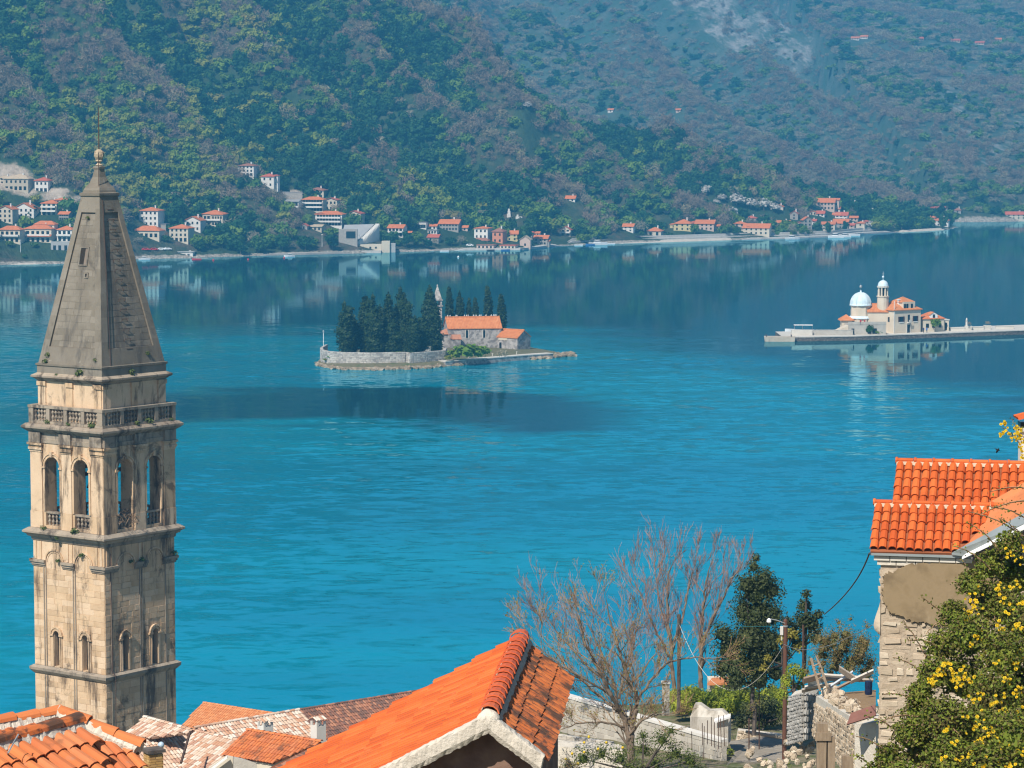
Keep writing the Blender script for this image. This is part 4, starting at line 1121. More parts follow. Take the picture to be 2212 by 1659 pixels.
# perimeter wall: left bastion and right corner, then the low quay
def wall_strip(mb, pts, h0, h1, th=.7):
    for (a, b) in zip(pts[:-1], pts[1:]):
        d = Vector((b[0] - a[0], b[1] - a[1], 0)).normalized(); nn = Vector((-d.y, d.x, 0)) * th
        v = [(a[0], a[1], h0), (b[0], b[1], h0), (b[0], b[1], h1), (a[0], a[1], h1)]
        w = [(p[0] + nn.x, p[1] + nn.y, p[2]) for p in v]
        mb.add(v + w, [(0, 1, 2, 3), (7, 6, 5, 4), (3, 2, 6, 7), (0, 3, 7, 4), (1, 5, 6, 2)])
wroot = thing('perimeter_wall', 'rough stone wall with rounded left end around the cypress island', 'wall', isl)
def rel(px, py): 
    p = PZ(px, py); return (p.x - isl.x, p.y - isl.y)
wp = [rel(*q) for q in ((703, 776), (692, 783), (694, 788), (708, 791.5), (740, 794), (800, 795), (860, 794), (876, 793.5))]
mb = MB(); wall_strip(mb, wp, -.3, 4.3)
mb.build('wall_face', M['rubble'], wroot)
mb = MB(); wall_strip(mb, [rel(*q) for q in ((872, 792.6), (886, 794.4), (920, 792), (963, 788.3), (966, 780))], -.3, 4.15, .9)
mb.build('wall_corner', M['rubble'], wroot)
# individual face stones that read at this distance
def stones_along(pts, h0, h1, root, mat, maxn, rs, ln=.9, ht=.5):
    seg = [(Vector((a[0], a[1], 0)), Vector((b[0], b[1], 0))) for a, b in zip(pts[:-1], pts[1:])]
    mes = []
    for q in range(3):
        mb = MB(); mb.frustum(.5, .5, 0, .42, .42, 1); mes.append(mb.mesh('stone', mat))
    cnt = 0
    allp = []
    z = h0
    while z < h1 - .2:
        hh = ht * rs.uniform(.8, 1.2)
        for a, b in seg:
            L = (b - a).length; u = rs.uniform(0, .4)
            d = (b - a).normalized(); nn = Vector((d.y, -d.x, 0))
            while u < L - .3:
                l = min(ln * rs.uniform(.6, 1.4), L - u)
                allp.append((a + d * (u + l / 2) + nn * -.02 + Vector((0, 0, z + hh / 2)), d, nn, l * .92, hh * .88)); u += l
        z += hh
    rs.shuffle(allp)
    rest = MB()
    for i, (c, d, nn, l, hh) in enumerate(allp):
        m = Matrix((( d.x * l, 0, nn.x * .1, c.x), (d.y * l, 0, nn.y * .1, c.y), (0, hh, 0, c.z), (0, 0, 0, 1)))
        if cnt < maxn:
            place('stone', mes[i % 3], root, matrix=m); cnt += 1
        else:
            rest.add([m @ Vector(v.co) for v in mes[0].vertices], [tuple(p.vertices) for p in mes[0].polygons])
    if rest.v: rest.build('stones', mat, root, kind='stuff')
M['stone_pick'] = pmat('wall_stones', [(.34, .31, .28), (.5, .46, .41)], 1.0, .95, rcols=[(.22, .2, .19), (.36, .33, .3), (.5, .46, .41), (.58, .54, .48), (.42, .38, .33)], rmix=.6, bump=.5, bdist=.03)
stones_along(wp, .3, 4.2, wroot, M['stone_pick'], 180, rs)
stones_along([rel(*q) for q in ((872, 792.6), (886, 794.4), (920, 792), (963, 788.3))], .3, 4.1, wroot, M['stone_pick'], 110, rs)
qroot = thing('stone_quay', 'low stone quay in front of the church on the cypress island', 'quay', isl)
qp = [rel(*q) for q in ((962, 791.5), (1010, 788), (1080, 782.5), (1140, 777.5), (1195, 773.8))]
mb = MB(); wall_strip(mb, qp, -.6, 1.25, 3.6); mb.build('quay_wall', M['rubble_dark'], qroot)
mb = MB()
for a, b in zip(qp[:-1], qp[1:]):
    d = (Vector((*b, 0)) - Vector((*a, 0))); L = d.length; d.normalize(); nn = Vector((-d.y, d.x, 0)); k = int(L / 1.6)
    for i in range(k):
        s0, s1 = Vector((*a, 0)) + d * (L * i / k + .03), Vector((*a, 0)) + d * (L * (i + 1) / k - .03)
        v = [s0 - nn * .1, s1 - nn * .1, s1 + nn * 3.0, s0 + nn * 3.0]
        m2 = MB(); m2.add([(p.x, p.y, 1.26) for p in v] + [(p.x, p.y, 1.5) for p in v], [(4, 5, 6, 7), (0, 1, 5, 4), (1, 2, 6, 5), (2, 3, 7, 6), (3, 0, 4, 7)])
        m2.build('quay_slab', M['paving'], qroot)
mb = MB()
for px in (1012, 1064, 1085, 1116): mb.lathe([(.16, 1.5), (.16, 2.1), (.24, 2.15), (.24, 2.3)], 7, *rel(px, np.interp(px, [966, 1195], [787, 771])))
mb.build('bollards', M['paving'], qroot)
# the church
Yc = 806.0
def L_(px, py, Y): return P(px, py, Y)
k = Yc / FP
cx0 = PZ(1020, 756, 1.2) + Vector((0, 4.6, 0))
CH = thing('island_church', 'grey stone church with a long orange roof among the cypresses', 'church', (cx0.x, cx0.y, 1.4), R(11))
cw, chh, cd, crh = 16.0, 6.4, 8.6, 2.9
def gable_walls(w, d, h, rh, mat, root, name='wall', base=-1.5, loc=(0, 0, 0)):
    mb = MB(); x, y = w / 2, d / 2
    v = [(-y, base), (y, base), (y, h), (0, h + rh - .1), (-y, h)]
    mb.add([(-x, p, q) for p, q in v] + [(x, p, q) for p, q in v], [(4, 3, 2, 1, 0), (5, 6, 7, 8, 9), (1, 6, 5, 0), (2, 7, 6, 1), (3, 8, 7, 2), (4, 9, 8, 3), (0, 5, 9, 4)])
    return mb.build(name, mat, root, loc=loc)
gable_walls(cw, cd, chh, crh, M['rubble_dark'], CH)
gable_roof(CH, -cw / 2, cw / 2, -cd / 2, cd / 2, chh, crh, M['clay'], .25)
for x in (-2.4, 2.8):
    mb = MB(); mb.box(x - .35, x + .35, -cd / 2 - .02, -cd / 2 + .1, 3.4, 5.6); o = mb.build('window', M['glass'], CH)
    mb = MB(); mb.box(x - .6, x - .36, -cd / 2 - .1, -cd / 2 + .05, 3.2, 5.8); mb.box(x + .36, x + .6, -cd / 2 - .1, -cd / 2 + .05, 3.2, 5.8); mb.build('frame', M['paving'], o)
mb = MB(); mb.lathe([(2.9, -1), (2.9, 4.4), (3.1, 4.5), (.1, 5.9)], 9, -cw / 2, -1.2, m=0); mb.build('apse', [M['rubble_dark']], CH)
mb = MB(); mb.lathe([(3.25, 4.5), (3.25, 4.65), (.1, 6.1)], 9, -cw / 2, -1.2); mb.build('apse_roof', M['clay_old'], CH)
mb = MB(); mb.box(-cw / 2 - 3.0, -cw / 2 - 2.7, -2.6, -1.9, 1.5, 3.2); mb.build('window', M['glass'], CH)
mb = MB(); mb.box(-7.2, -5, -cd / 2 - 4.2, -cd / 2 - .02, -1, 3.3); mb.build('side_chapel_wall', M['rubble_dark'], CH)
mb = MB(); mb.frustum(1.4, 2.3, 3.31, 1.3, .3, 4.6, cx=-6.1, cy=-cd / 2 - 2.1); mb.build('side_chapel_roof', M['clay_old'], CH)
an = PZ(1110, 757, 1.2)
AN = thing('annex_house', 'small stone house with gable to the right, beside the island church', 'house', (an.x, an.y + 2.6, 1.3), R(-36))
# gable faces right-front: ridge runs along local x
mb = MB(); x, y, h, rh = 3.6, 3.3, 4.1, 1.9
v = [(-y, -1.5), (y, -1.5), (y, h), (0, h + rh), (-y, h)]
gable_walls(7.4, 6.6, 3.9, 2.0, M['rubble_dark'], AN)
gable_roof(AN, -3.7, 3.7, -3.3, 3.3, 3.9, 2.0, M['clay'], .2)
mb = MB(); mb.box(-2.9, -2.1, -3.36, -3.2, 0, 2.2); mb.build('door', M['glass'], AN)
mb = MB(); mb.box(-3.2, 0, -3.4, -3.25, 2.9, 3.7); mb.build('plaster_panel', M['wall_c'], AN)
# bell turret with stone spire
bt = P(945, 690, 838)
BT = thing('bell_turret', 'slender pale stone bell turret with pointed spire behind the island cypresses', 'bell tower', (bt.x, bt.y, 1.4), R(20))
mb = MB(); mb.frustum(1.15, 1.15, -1, 1.05, 1.05, 12.2); mb.build('shaft', M['rubble'], BT)
mb = MB(); mb.box(-1.35, 1.35, -1.35, 1.35, 12.22, 12.6); mb.box(-1.3, 1.3, -1.3, 1.3, 14.0, 14.3); mb.build('cornice', M['rubble'], BT)
mb = MB()
for a in (-1, 1):
    for b in (-1, 1): mb.box(a * .85 - .22, a * .85 + .22, b * .85 - .22, b * .85 + .22, 12.6, 14.0)
mb.build('bell_stage', M['rubble'], BT)
mb = MB(); mb.frustum(1.1, 1.1, 14.31, .12, .12, 18.2); mb.lathe([(.1, 18.2), (.22, 18.4), (.22, 18.6), (.03, 18.9)], 6); mb.build('spire', M['rubble'], BT)
# cypresses
def cypress_mesh(seed, slim, lumps):
    rs = np.random.RandomState(seed)
    lobes = []
    for i in range(11):
        u = i / 10
        r = slim * (1 - u ** 5) ** .5 * (.72 + .28 * min(1, u * 3.5))
        r = max(r, .04)
        lobes.append(((rs.normal() * slim * lumps * .5, rs.normal() * slim * lumps * .5, .05 + .9 * u), (r, r, .085)))
    return foliage_mesh('crown', M['cypress'], 1500, lobes, .019, seed, core=.86, tang=.5, up=.5, shell=(.8, 1.12), low=-2, slim=1.2)
CYP = [cypress_mesh(1, .085, .12), cypress_mesh(2, .13, .25), cypress_mesh(3, .17, .35), cypress_mesh(4, .10, .2)]
trunk_c = MB(); trunk_c.tube([(0, 0, -.02), (0, 0, .12)], [.018, .014], 6); CYP_TRUNK = trunk_c.mesh('trunk', M['bark'])
# px of axis, px top, py of foot, depth, shape, width factor, label
cyp = [(748, 653, 767, 792, 2, 1.0, 'thick leftmost cypress, standing apart by the wall'), (765, 683, 766, 798, 1, .9, 'shorter cypress pressed against the leftmost one'),
       (788, 642, 765, 800, 0, 1.2, 'slender cypress left in the tall double group'), (802, 637, 766, 795, 2, .95, 'bushy cypress with tousled top right of the slender one'), (822, 662, 764, 805, 1, .9, 'short pointed cypress in the middle of the left grove'),
       (840, 636, 764, 802, 1, .95, 'pointed cypress left of the tallest one'), (864, 621, 763, 806, 2, .85, 'tallest and widest cypress of the left grove'), (880, 645, 764, 800, 2, .85, 'ragged cypress leaning on the tallest one'), (812, 690, 768, 788, 2, .9, 'low broad cypress at the foot of the grove by the wall'),
       (893, 682, 762, 784, 2, .75, 'small cypress with a bare pale trunk near the wall corner'), (912, 680, 764, 790, 2, .8, 'low dark cypress between bare trunk and church'), (927, 621, 762, 836, 1, 1.0, 'tall cypress left of the bell turret'), (941, 655, 761, 800, 1, .95, 'cypress standing in front of the bell turret'),
       (971, 622, 750, 846, 0, .9, 'cypress right of the bell turret behind the church roof'), (994, 632, 750, 848, 1, .75, 'knotty cypress behind the left part of the church roof'), (1013, 646, 750, 850, 0, .7, 'small cypress behind the middle of the church roof'), (1027, 645, 750, 849, 0, .75, 'small pointed cypress right of the smallest behind the roof'),
       (1054, 620, 752, 846, 0, .95, 'tall columnar cypress behind the right end of the church roof'), (1083, 638, 755, 842, 0, 1.0, 'columnar cypress right of the church, above the annex'), (852, 690, 768, 786, 2, .8, 'low cypress in the front of the grove centre')]
for px, pt, pb, Y, sh, wf, l in cyp:
    a, b = P(px, pb, Y), P(px, pt, Y)
    base = 1.2
    h = b.z - base
    root = thing('cypress', l, 'cypress', (a.x, a.y, base), random.Random(px).uniform(0, 6), 'cypresses on the church island')
    bare = .16 if 'bare' in l else .0
    wk = wf * 16.5 * (1.0 if sh != 0 else 1.1)
    place('crown', CYP[sh], root, loc=(0, 0, bare * h), scale=(wk, wk, h * (1 - bare)))
    place('trunk', CYP_TRUNK, root, scale=(14, 14, h * (1 if not bare else 2.2)))
for px, py, Y, r, kind, tall, l in ((1010, 770, 788, 5.0, 'mid', .7, 'wide green shrubbery before the church wall'), (985, 773, 789, 3.2, 'mid', .75, 'green shrub left of the wide one before the church'), (1035, 768, 790, 4.0, 'mid', .75, 'green shrub right of the wide one before the church'), (1085, 764, 792, 2.4, 'grey', .9, 'brownish shrub before the annex gable'), (970, 775, 786, 1.6, 'yellow', .8, 'bright low shrub at the wall corner'),
                                ('skip',) * 7, (720, 769, 785, 2.2, 'mid', .8, 'round green shrub at the left end of the island'), (862, 767, 784, 3.2, 'mid', .7, 'green shrub in front of the cypress grove'), (773, 770, 786, 2.4, 'dark', .7, 'dark shrub at the foot of the left cypresses'), (705, 772, 786, 1.6, 'yellow', .4, 'low grassy bush above the rounded wall end'), (950, 770, 790, 2.2, 'dark', .7, 'dark bush under the cypress by the turret')):
    if px == 'skip': continue
    p = P(px, py, Y); k = 1
    root = thing('shrub', l, 'shrub', (p.x, p.y, 1.3), px, 'shrubs on the church island')
    place('foliage', CROWN[kind][0], root, scale=(r, r, r * tall))
p = rel(699, 779)
fl = thing('signal_post', 'thin white post on the left end of the island wall', 'post', (isl.x + p[0], isl.y + p[1], 4.0))
mb = MB(); mb.tube([(0, 0, 0), (0, 0, 4.2)], .1, 6); mb.build('post', M['white_paint'], fl)
mb = MB(); mb.lathe([(.2, 4.2), (.26, 4.3), (.2, 4.7), (.02, 4.85)], 6); mb.build('lantern', M['metal'], fl)
bp = PZ(910, 764, 1.5)
b = boat((bp.x, bp.y - 6, 2.9), 6.5, R(8), 'white boat laid up on the island behind the wall corner', M['car_white'], False, None)
# gulls along the ridge
gm = MB()
gm.lathe([(.02, 0), (.10, .06), (.13, .16), (.08, .26), (.09, .33), (.06, .4), (.01, .42)], 6)
gm.frustum(.03, .16, .10, .02, .02, .17, cx=0, cy=.2)
GULL = gm.mesh('gull', M['white_paint'])
rg = random.Random(4)
for i, u in enumerate((-.93, -.84, -.62, -.58, -.3, -.22, -.16, .04, .14, .28, .33, .52, .72, .80, .86, .9)):
    q = CH.matrix_basis
    w = Matrix.Translation(CH.location) @ Matrix.Rotation(R(11), 4, 'Z') @ Vector((u * cw / 2, 0, chh + crh + .25))
    tag(place('gull', GULL, None, loc=w, rot=(0, 0, rg.uniform(0, 6)), scale=(1.15,) * 3), 'white gull perched in the row along the island church ridge', 'gull', 'gulls along the church ridge')
# ------------------------------------------------------------------ island of the blue domed church (right)
M['blue_lead'] = pmat('pale_blue_dome_lead', [(.46, .60, .68), (.62, .72, .76), (.70, .77, .79)], .9, .6, stains=[((.3, .36, .38), .8, .6, .85, (1, 1, .4), .5)])
M['warm_wall'] = pmat('warm_pale_limestone', [(.56, .46, .34), (.68, .59, .47)], .4, .9, stains=[((.34, .30, .26), .5, .58, .85, (1, 1, .3), .5)])
M['grey_wall'] = pmat('terrace_limestone', [(.34, .31, .27), (.5, .46, .4)], .8, .95, bump=.4, bdist=.1)
YR = 868.0
KR = YR / FP
O = PZ(1935, 733)
_qx, _qy = None, None
def qd(px):
    return float(np.interp(px, [1690, 1760, 1850, 1935, 2010, 2100, 2212, 2330], [p.y for p in qf])) - O.y
def rr(px, py=None, dy=0.0):
    """local x of a photo column at the island, relative to O"""
    return (px - 1935) * (O.y + dy) / FP
OZ = Vector((O.x, O.y, 0))
# quay
qf = [PZ(a, b) for a, b in ((1690, 737.5), (1760, 737), (1850, 735.2), (1935, 732.5), (2010, 730), (2100, 726.5), (2212, 722.5), (2330, 718))]
Q = thing('island_quay', 'long pale stone quay carrying the blue domed church', 'quay', OZ)
mb = MB(); qb = []
for (a, b) in zip(qf[:-1], qf[1:]):
    dpt = 24.0
    v = [(a.x, a.y, -.8), (b.x, b.y, -.8), (b.x, b.y, 1.2), (a.x, a.y, 1.2), (a.x, a.y + dpt, -.8), (b.x, b.y + dpt, -.8), (b.x, b.y + dpt, 1.2), (a.x, a.y + dpt, 1.2)]
    mb.add([(p[0] - O.x, p[1] - O.y, p[2]) for p in v], [(0, 1, 2, 3), (5, 4, 7, 6), (3, 2, 6, 7)])
a, b = qf[0], qf[-1]
mb.poly([(a.x - O.x, a.y - O.y, -.8), (a.x - O.x, a.y - O.y, 1.2), (a.x - O.x, a.y - O.y + 24, 1.2), (a.x - O.x, a.y - O.y + 24, -.8)])
mb.build('quay_wall', pmat('dark_wet_quay_stone', [(.04, .035, .03), (.12, .10, .085), (.3, .27, .23)], 1.5, .9, stretch=(1, 1, 2)), Q)
mb = MB()
for (a, b) in zip(qf[:-1], qf[1:]):
    d = (b - a); L = d.length; d.normalize(); kk = int(L / 2.2)
    for i in range(kk):
        s0, s1 = a + d * (L * i / kk + .04), a + d * (L * (i + 1) / kk - .04)
        v = [(s0.x, s0.y - .15), (s1.x, s1.y - .15), (s1.x, s1.y + 1.1), (s0.x, s0.y + 1.1)]
        m2 = MB(); m2.add([(x - O.x, y - O.y, 1.21) for x, y in v] + [(x - O.x, y - O.y, 1.48) for x, y in v], [(4, 5, 6, 7), (0, 1, 5, 4), (1, 2, 6, 5), (2, 3, 7, 6), (3, 0, 4, 7)])
        m2.build('edge_stone', M['paving'], Q)
mb = MB()
for (a, b) in zip(qf[:-1], qf[1:]):
    mb.poly([(a.x - O.x, a.y - O.y + 1.1, 1.44), (b.x - O.x, b.y - O.y + 1.1, 1.44), (b.x - O.x, b.y - O.y + 23.9, 1.44), (a.x - O.x, a.y - O.y + 23.9, 1.44)])
mb.build('paved_deck', M['paving'], Q)
pa = PZ(1684, 737)
PT = thing('landing_pontoon', 'worn pale concrete landing pontoon at the left tip of the quay', 'pontoon', pa, R(-4))
mb = MB(); mb.frustum(4.6, 2.2, -.6, 4.9, 2.4, 1.5); mb.build('pontoon_body', pmat('stained_concrete', [(.38, .31, .22), (.56, .5, .42)], .7, .9, stains=[((.12, .09, .06), .6, .5, .8, (1, 1, .5), .6)]), PT)
for x in (-4.2, 3.6):
    mb = MB(); mb.lathe([(.16, 1.5), (.16, 2.0), (.24, 2.05), (.24, 2.2)], 8, x, -1.6); mb.build('bollard', M['bark'], PT)
bl = PZ(1727, 722)
boat((bl.x, bl.y, .3), 9.5, R(176), 'white tour boat with flat canopy moored behind the pontoon', M['car_white'], False, None, 'tour_boat', True)
def on_o(name, label, cat, px, dy, rz=0.0, group=None):
    dy += qd(px)
    return thing(name, label, cat, (O.x + rr(px, dy=dy), O.y + dy, 1.44), R(rz), group)
# main house: left face and long right face, hip roof with a raised dormer storey
hz_, hd, hh = 11.2, 9.4, 7.3
MH = on_o('rectory_house', 'large pale stone rectory with orange hipped roof and raised attic on the quay', 'house', 1951, 11.0, 33)
mb = MB(); mb.box(-hz_ / 2, hz_ / 2, -hd / 2, hd / 2, -.5, hh); mb.build('wall', M['warm_wall'], MH)
me = roof_mesh(M['clay'], hz_, hd, 2.9, 'hip', .45, hh + .2); place('roof', me, MH)
mb = MB(); mb.box(-hz_ / 2 - .25, hz_ / 2 + .25, -hd / 2 - .25, hd / 2 + .25, hh + .003, hh + .17); mb.build('eave_course', M['paving'], MH)
mb = MB(); mb.box(-1.6, 3.4, -hd / 2 + .3, 1.5, hh, hh + 2.6); att = mb.build('attic_storey', M['warm_wall'], MH)
me = roof_mesh(M['clay'], 5.0, 4.9, 1.5, 'hip', .35, hh + 2.65); place('attic_roof', me, MH, loc=(.9, -1.25, 0))
for x, z, w, h in ((-.9, hh + .5, .8, 1.5), (0.1, hh + .5, .8, 1.5), (2.0, hh + .5, .8, 1.5)):
    place('window', WINDOW_ME, MH, loc=(x, -hd / 2 + .28, z), scale=(w, .1, h))
for x, z, w, h, sh in ((-2.6, 3.6, 1.5, 1.7, 1), (3.3, 3.6, 1.2, 1.7, 1), (.5, 3.5, .8, 2.3, 0)):
    o = place('window', WINDOW_ME, MH, loc=(x, -hd / 2 - .01, z), scale=(w, .12, h))
    place('window_frame', SILL_ME, MH, loc=(x, -hd / 2 - .06, z - .25), scale=(w + .5, .25, .22))
    if sh:
        for s_ in (-1, 1): place('shutter', SHUTTER_ME, MH, loc=(x + s_ * (w / 2 + .28), -hd / 2 - .05, z), scale=(.5, .1, h))
mb = MB(); mb.box(-.1, 1.1, -hd / 2 - .9, -hd / 2 - .02, 3.2, 3.35); mb.box(-.1, 1.1, -hd / 2 - .9, -hd / 2 - .82, 3.36, 4.2); mb.build('balcony', M['paving'], MH)
mb = MB(); mb.box(-.2, 1.0, -hd / 2 - .08, -hd / 2 + .1, 0, 2.6); dr = mb.build('door', M['glass'], MH)
mb = MB(); mb.box(-.5, -.22, -hd / 2 - .15, -hd / 2 + .05, 0, 2.9); mb.box(1.02, 1.3, -hd / 2 - .15, -hd / 2 + .05, 0, 2.9); mb.box(-.5, 1.3, -hd / 2 - .16, -hd / 2 + .05, 2.91, 3.15); mb.build('door_frame', M['paving'], MH)
for y, z, w, h in ((2.0, 3.6, 1.0, 1.5), (-1.2, .6, .7, .9), (-2.6, 3.7, .9, 1.5)):
    place('window', WINDOW_ME, MH, loc=(-hz_ / 2 - .01, -y, z), scale=(.12, w, h))
mb = MB(); mb.box(-1.9, -1.2, -2.5, -1.8, hh + .6, hh + 3.2); mb.box(-2.05, -1.05, -2.65, -1.65, hh + 3.2, hh + 3.4); mb.build('chimney', M['white_paint'], MH)
mb = MB(); mb.tube([(-hz_ / 2 - .05, -hd / 2 - .05, 0), (-hz_ / 2 - .05, -hd / 2 - .05, hh + 3.2)], .09, 5); mb.build('flag_pole', M['white_paint'], MH)
# right annex
RA = on_o('quay_annex', 'lower pale annex with white dormer gable right of the rectory', 'house', 2024, 10.0, 16)
block(RA, 7.2, 6.0, 4.3, 'hip', 1.9, 'w' if False else 'c', 'o', 1, 3, side=1, over=.35)
mb = MB(); mb.add([(-1.3, -3.1, 4.3), (1.3, -3.1, 4.3), (1.3, -3.1, 5.5), (0, -3.1, 6.3), (-1.3, -3.1, 5.5), (-1.3, 0, 4.3), (1.3, 0, 4.3), (1.3, 0, 5.5), (0, 0, 6.3), (-1.3, 0, 5.5)], [(0, 1, 2, 3, 4), (1, 6, 7, 2), (0, 4, 9, 5)]); mb.build('dormer', M['white_paint'], RA)
mb = MB(); mb.add([(-1.5, -3.3, 5.4), (0, -3.3, 6.4), (1.5, -3.3, 5.4), (-1.5, 0, 5.4), (0, 0, 6.4), (1.5, 0, 5.4)], [(0, 1, 4, 3), (1, 2, 5, 4)]); mb.build('dormer_roof', M['clay'], RA)
place('window', WINDOW_ME, RA, loc=(0, -3.12, 4.5), scale=(.8, .1, 1.1))
PV = on_o('pavilion', 'tiny flat roofed stone pavilion with dark openings at the annex end', 'pavilion', 2053, 9, 10)
mb = MB(); mb.box(-1.6, 1.6, -1.6, 1.6, -.3, 3.5); mb.build('wall', M['warm_wall'], PV)
mb = MB(); mb.box(-1.8, 1.8, -1.8, 1.8, 3.51, 3.8); mb.build('roof', M['paving'], PV)
for x in (-.8, .6): place('window', WINDOW_ME, PV, loc=(x, -1.61, .3), scale=(.7, .1, 2.4))
# domed church
CR = on_o('domed_church', 'church with pale blue dome on an octagonal drum, orange nave roof and round bell tower', 'church', 1869, 15)
mb = MB(); mb.lathe([(3.9, -.5), (3.9, 4.2), (4.0, 4.25), (4.0, 4.5)], 8, ph=.5); mb.build('chancel_wall', M['warm_wall'], CR)
mb = MB(); mb.lathe([(4.1, 4.52), (4.1, 4.7), (3.4, 5.3)], 16); mb.build('drum_skirt', M['blue_lead'], CR)
mb = MB(); mb.lathe([(3.3, 5.2), (3.3, 8.3), (3.5, 8.35), (3.5, 8.6)], 8, ph=.5); mb.build('drum', M['warm_wall'], CR)
mb = MB(); mb.lathe([(3.65, 8.62), (3.6, 8.9)] + [(3.4 * math.cos(a), 9.0 + 3.9 * math.sin(a)) for a in [i * .13 for i in range(12)]] + [(.3, 13.0), (.3, 13.4), (.05, 13.5)], 20); mb.build('dome', M['blue_lead'], CR, smooth=True)
mb = MB()
for i in range(12):
    an_ = 2 * math.pi * i / 12
    mb.tube([(3.46 * math.cos(a) * math.cos(an_), 3.46 * math.cos(a) * math.sin(an_), 9.0 + 3.95 * math.sin(a)) for a in [j * .17 for j in range(9)]], .06, 4)
mb.build('dome_ribs', M['blue_lead'], CR)
mb = MB(); mb.lathe([(.05, 13.4), (.06, 14.2), (.4, 14.4), (.5, 14.75), (.4, 15.1), (.05, 15.2), (.03, 15.9)], 8); mb.build('finial', M['metal'], CR)
mb = MB(); mb.box(2.0, 10.5, -3.2, 4.2, -.5, 6.9); mb.build('nave_wall', M['warm_wall'], CR)
gable_roof(CR, 2.0, 10.5, -3.2, 4.2, 6.95, 2.2, M['clay'], .3, 'nave_roof')
mb = MB(); mb.box(-6.6, -3.2, -4.5, -.2, -.5, 4.2); mb.build('sacristy_wall', M['warm_wall'], CR)
me = roof_mesh(M['clay'], 4.2, 4.9, 1.7, 'hip', .3, 4.25); place('sacristy_roof', me, CR, loc=(-4.9, -2.3, 0))
mb = MB(); mb.box(-5.4, -4.2, -4.58, -4.4, 1.6, 3.2); mb.build('window', M['glass'], CR)
mb = MB(); mb.lathe([(1.85, 3), (1.85, 11.4), (2.05, 11.45), (2.05, 11.8)], 12, 7.0, -1.0); mb.build('tower_shaft', M['warm_wall'], CR)
for i in range(8):
    an_ = 2 * math.pi * (i + .5) / 8
    mb = MB(); mb.lathe([(.36, 11.8), (.3, 11.95), (.27, 14.3), (.4, 14.5)], 7, 7.0 + 1.45 * math.cos(an_), -1.0 + 1.45 * math.sin(an_)); mb.build('column', M['warm_wall'], CR)
mb = MB(); mb.lathe([(.75, 11.8), (.75, 14.4)], 8, 7.0, -1.0); mb.build('tower_core', M['glass'], CR)
mb = MB(); mb.lathe([(1.95, 14.5), (1.95, 14.95), (1.75, 15.0)], 12, 7.0, -1.0); mb.build('tower_cornice', M['paving'], CR)
mb = MB(); mb.lathe([(1.75, 15.0)] + [(1.7 * math.cos(a), 15.1 + 1.75 * math.sin(a)) for a in [i * .16 for i in range(10)]] + [(.12, 16.9), (.1, 17.5), (.35, 17.7), (.35, 18.1), (.05, 18.3), (.03, 19.6)], 14, 7.0, -1.0); mb.build('tower_dome', M['blue_lead'], CR, smooth=True)
mb = MB(); mb.box(6.6, 7.4, -1.04, -.96, 19.0, 19.1); mb.build('cross_arm', M['metal'], CR)
# terrace in front of the church
TR = on_o('church_terrace', 'grey stone terrace with parapet between the domed church and the rectory', 'terrace', 1871, 6.5, 4)
mb = MB(); mb.box(-5.8, 6.2, -2.8, 4, -.3, 3.2); mb.build('wall', M['grey_wall'], TR)
mb = MB(); mb.box(-5.9, 6.3, -2.9, -2.5, 3.21, 4.1); mb.build('parapet', M['grey_wall'], TR)
for x, w in ((-4.4, .9), (.9, 1.1), (2.6, 1.4)): place('window', WINDOW_ME, TR, loc=(x, -2.81, .3), scale=(w, .1, 1.7))
mb = MB(); mb.box(-9.5, -5.82, -2.4, 2.0, -.3, 1.2); mb.add([(-9.5, -2.42, 1.2), (-5.82, -2.42, 1.2), (-5.82, -2.42, 3.0), (-9.5, 2, 1.2), (-5.82, 2, 1.2), (-5.82, 2, 3.0)], [(0, 1, 2), (0, 2, 5, 3)]); mb.build('stair_ramp', M['warm_wall'], TR)
LW = on_o('quay_wall', 'long low stone wall on the quay left of the church terrace', 'wall', 1796, 5.5, 1)
mb = MB(); mb.box(-6.4, 6.6, -.4, .4, -.3, 1.5); mb.build('wall', M['grey_wall'], LW)
mb = MB(); mb.box(-13, -6.42, -1.4, .8, -.3, 1.7); mb.build('pier_block', M['paving'], LW)
mb = MB(); mb.box(-6.5, 6.7, -.5, .5, 1.51, 1.66); mb.build('coping', M['paving'], LW)
# monument, planters and walls on the right
MO = on_o('column_monument', 'pale stone column standing on the bare quay right of the houses', 'monument', 2106, 6)
mb = MB(); mb.box(-.9, .9, -.9, .9, -.1, .7); mb.box(-.55, .55, -.55, .55, .7, 1.5); mb.build('base', M['paving'], MO)
mb = MB(); mb.lathe([(.42, 1.5), (.36, 1.7), (.3, 2.9), (.42, 3.0), (.42, 3.15)], 9); mb.lathe([(.2, 3.15), (.3, 3.4), (.22, 3.9), (.1, 4.1)], 7); mb.build('column', M['paving'], MO)
for px, w, l in ((2078, 7, 'low pale bench wall left of the column monument'), (2125, 6, 'low pale bench wall right of the column monument'), (2196, 6, 'low pale wall block at the right photo edge of the quay')):
    o = on_o('bench_wall', l, 'wall', px, 7.5); mb = MB(); mb.box(-w / 2, w / 2, -.35, .35, -.05, .85); mb.build('wall', M['paving'], o); mb = MB(); mb.box(-w / 2 - .1, w / 2 + .1, -.45, .45, .86, 1.0); mb.build('coping', M['paving'], o)
for px, l in ((2156, 'potted shrub in a pale planter right of the column monument'), (2112, 'potted shrub behind the column monument')):
    o = on_o('planter', l, 'planter', px, 8)
    mb = MB(); mb.frustum(.9, .9, 0, 1.2, 1.2, 1.3); mb.build('pot', M['paving'], o)
    place('foliage', CROWN['grey'][0], o, loc=(0, 0, 1.2), scale=(1.3, 1.3, 1.1))
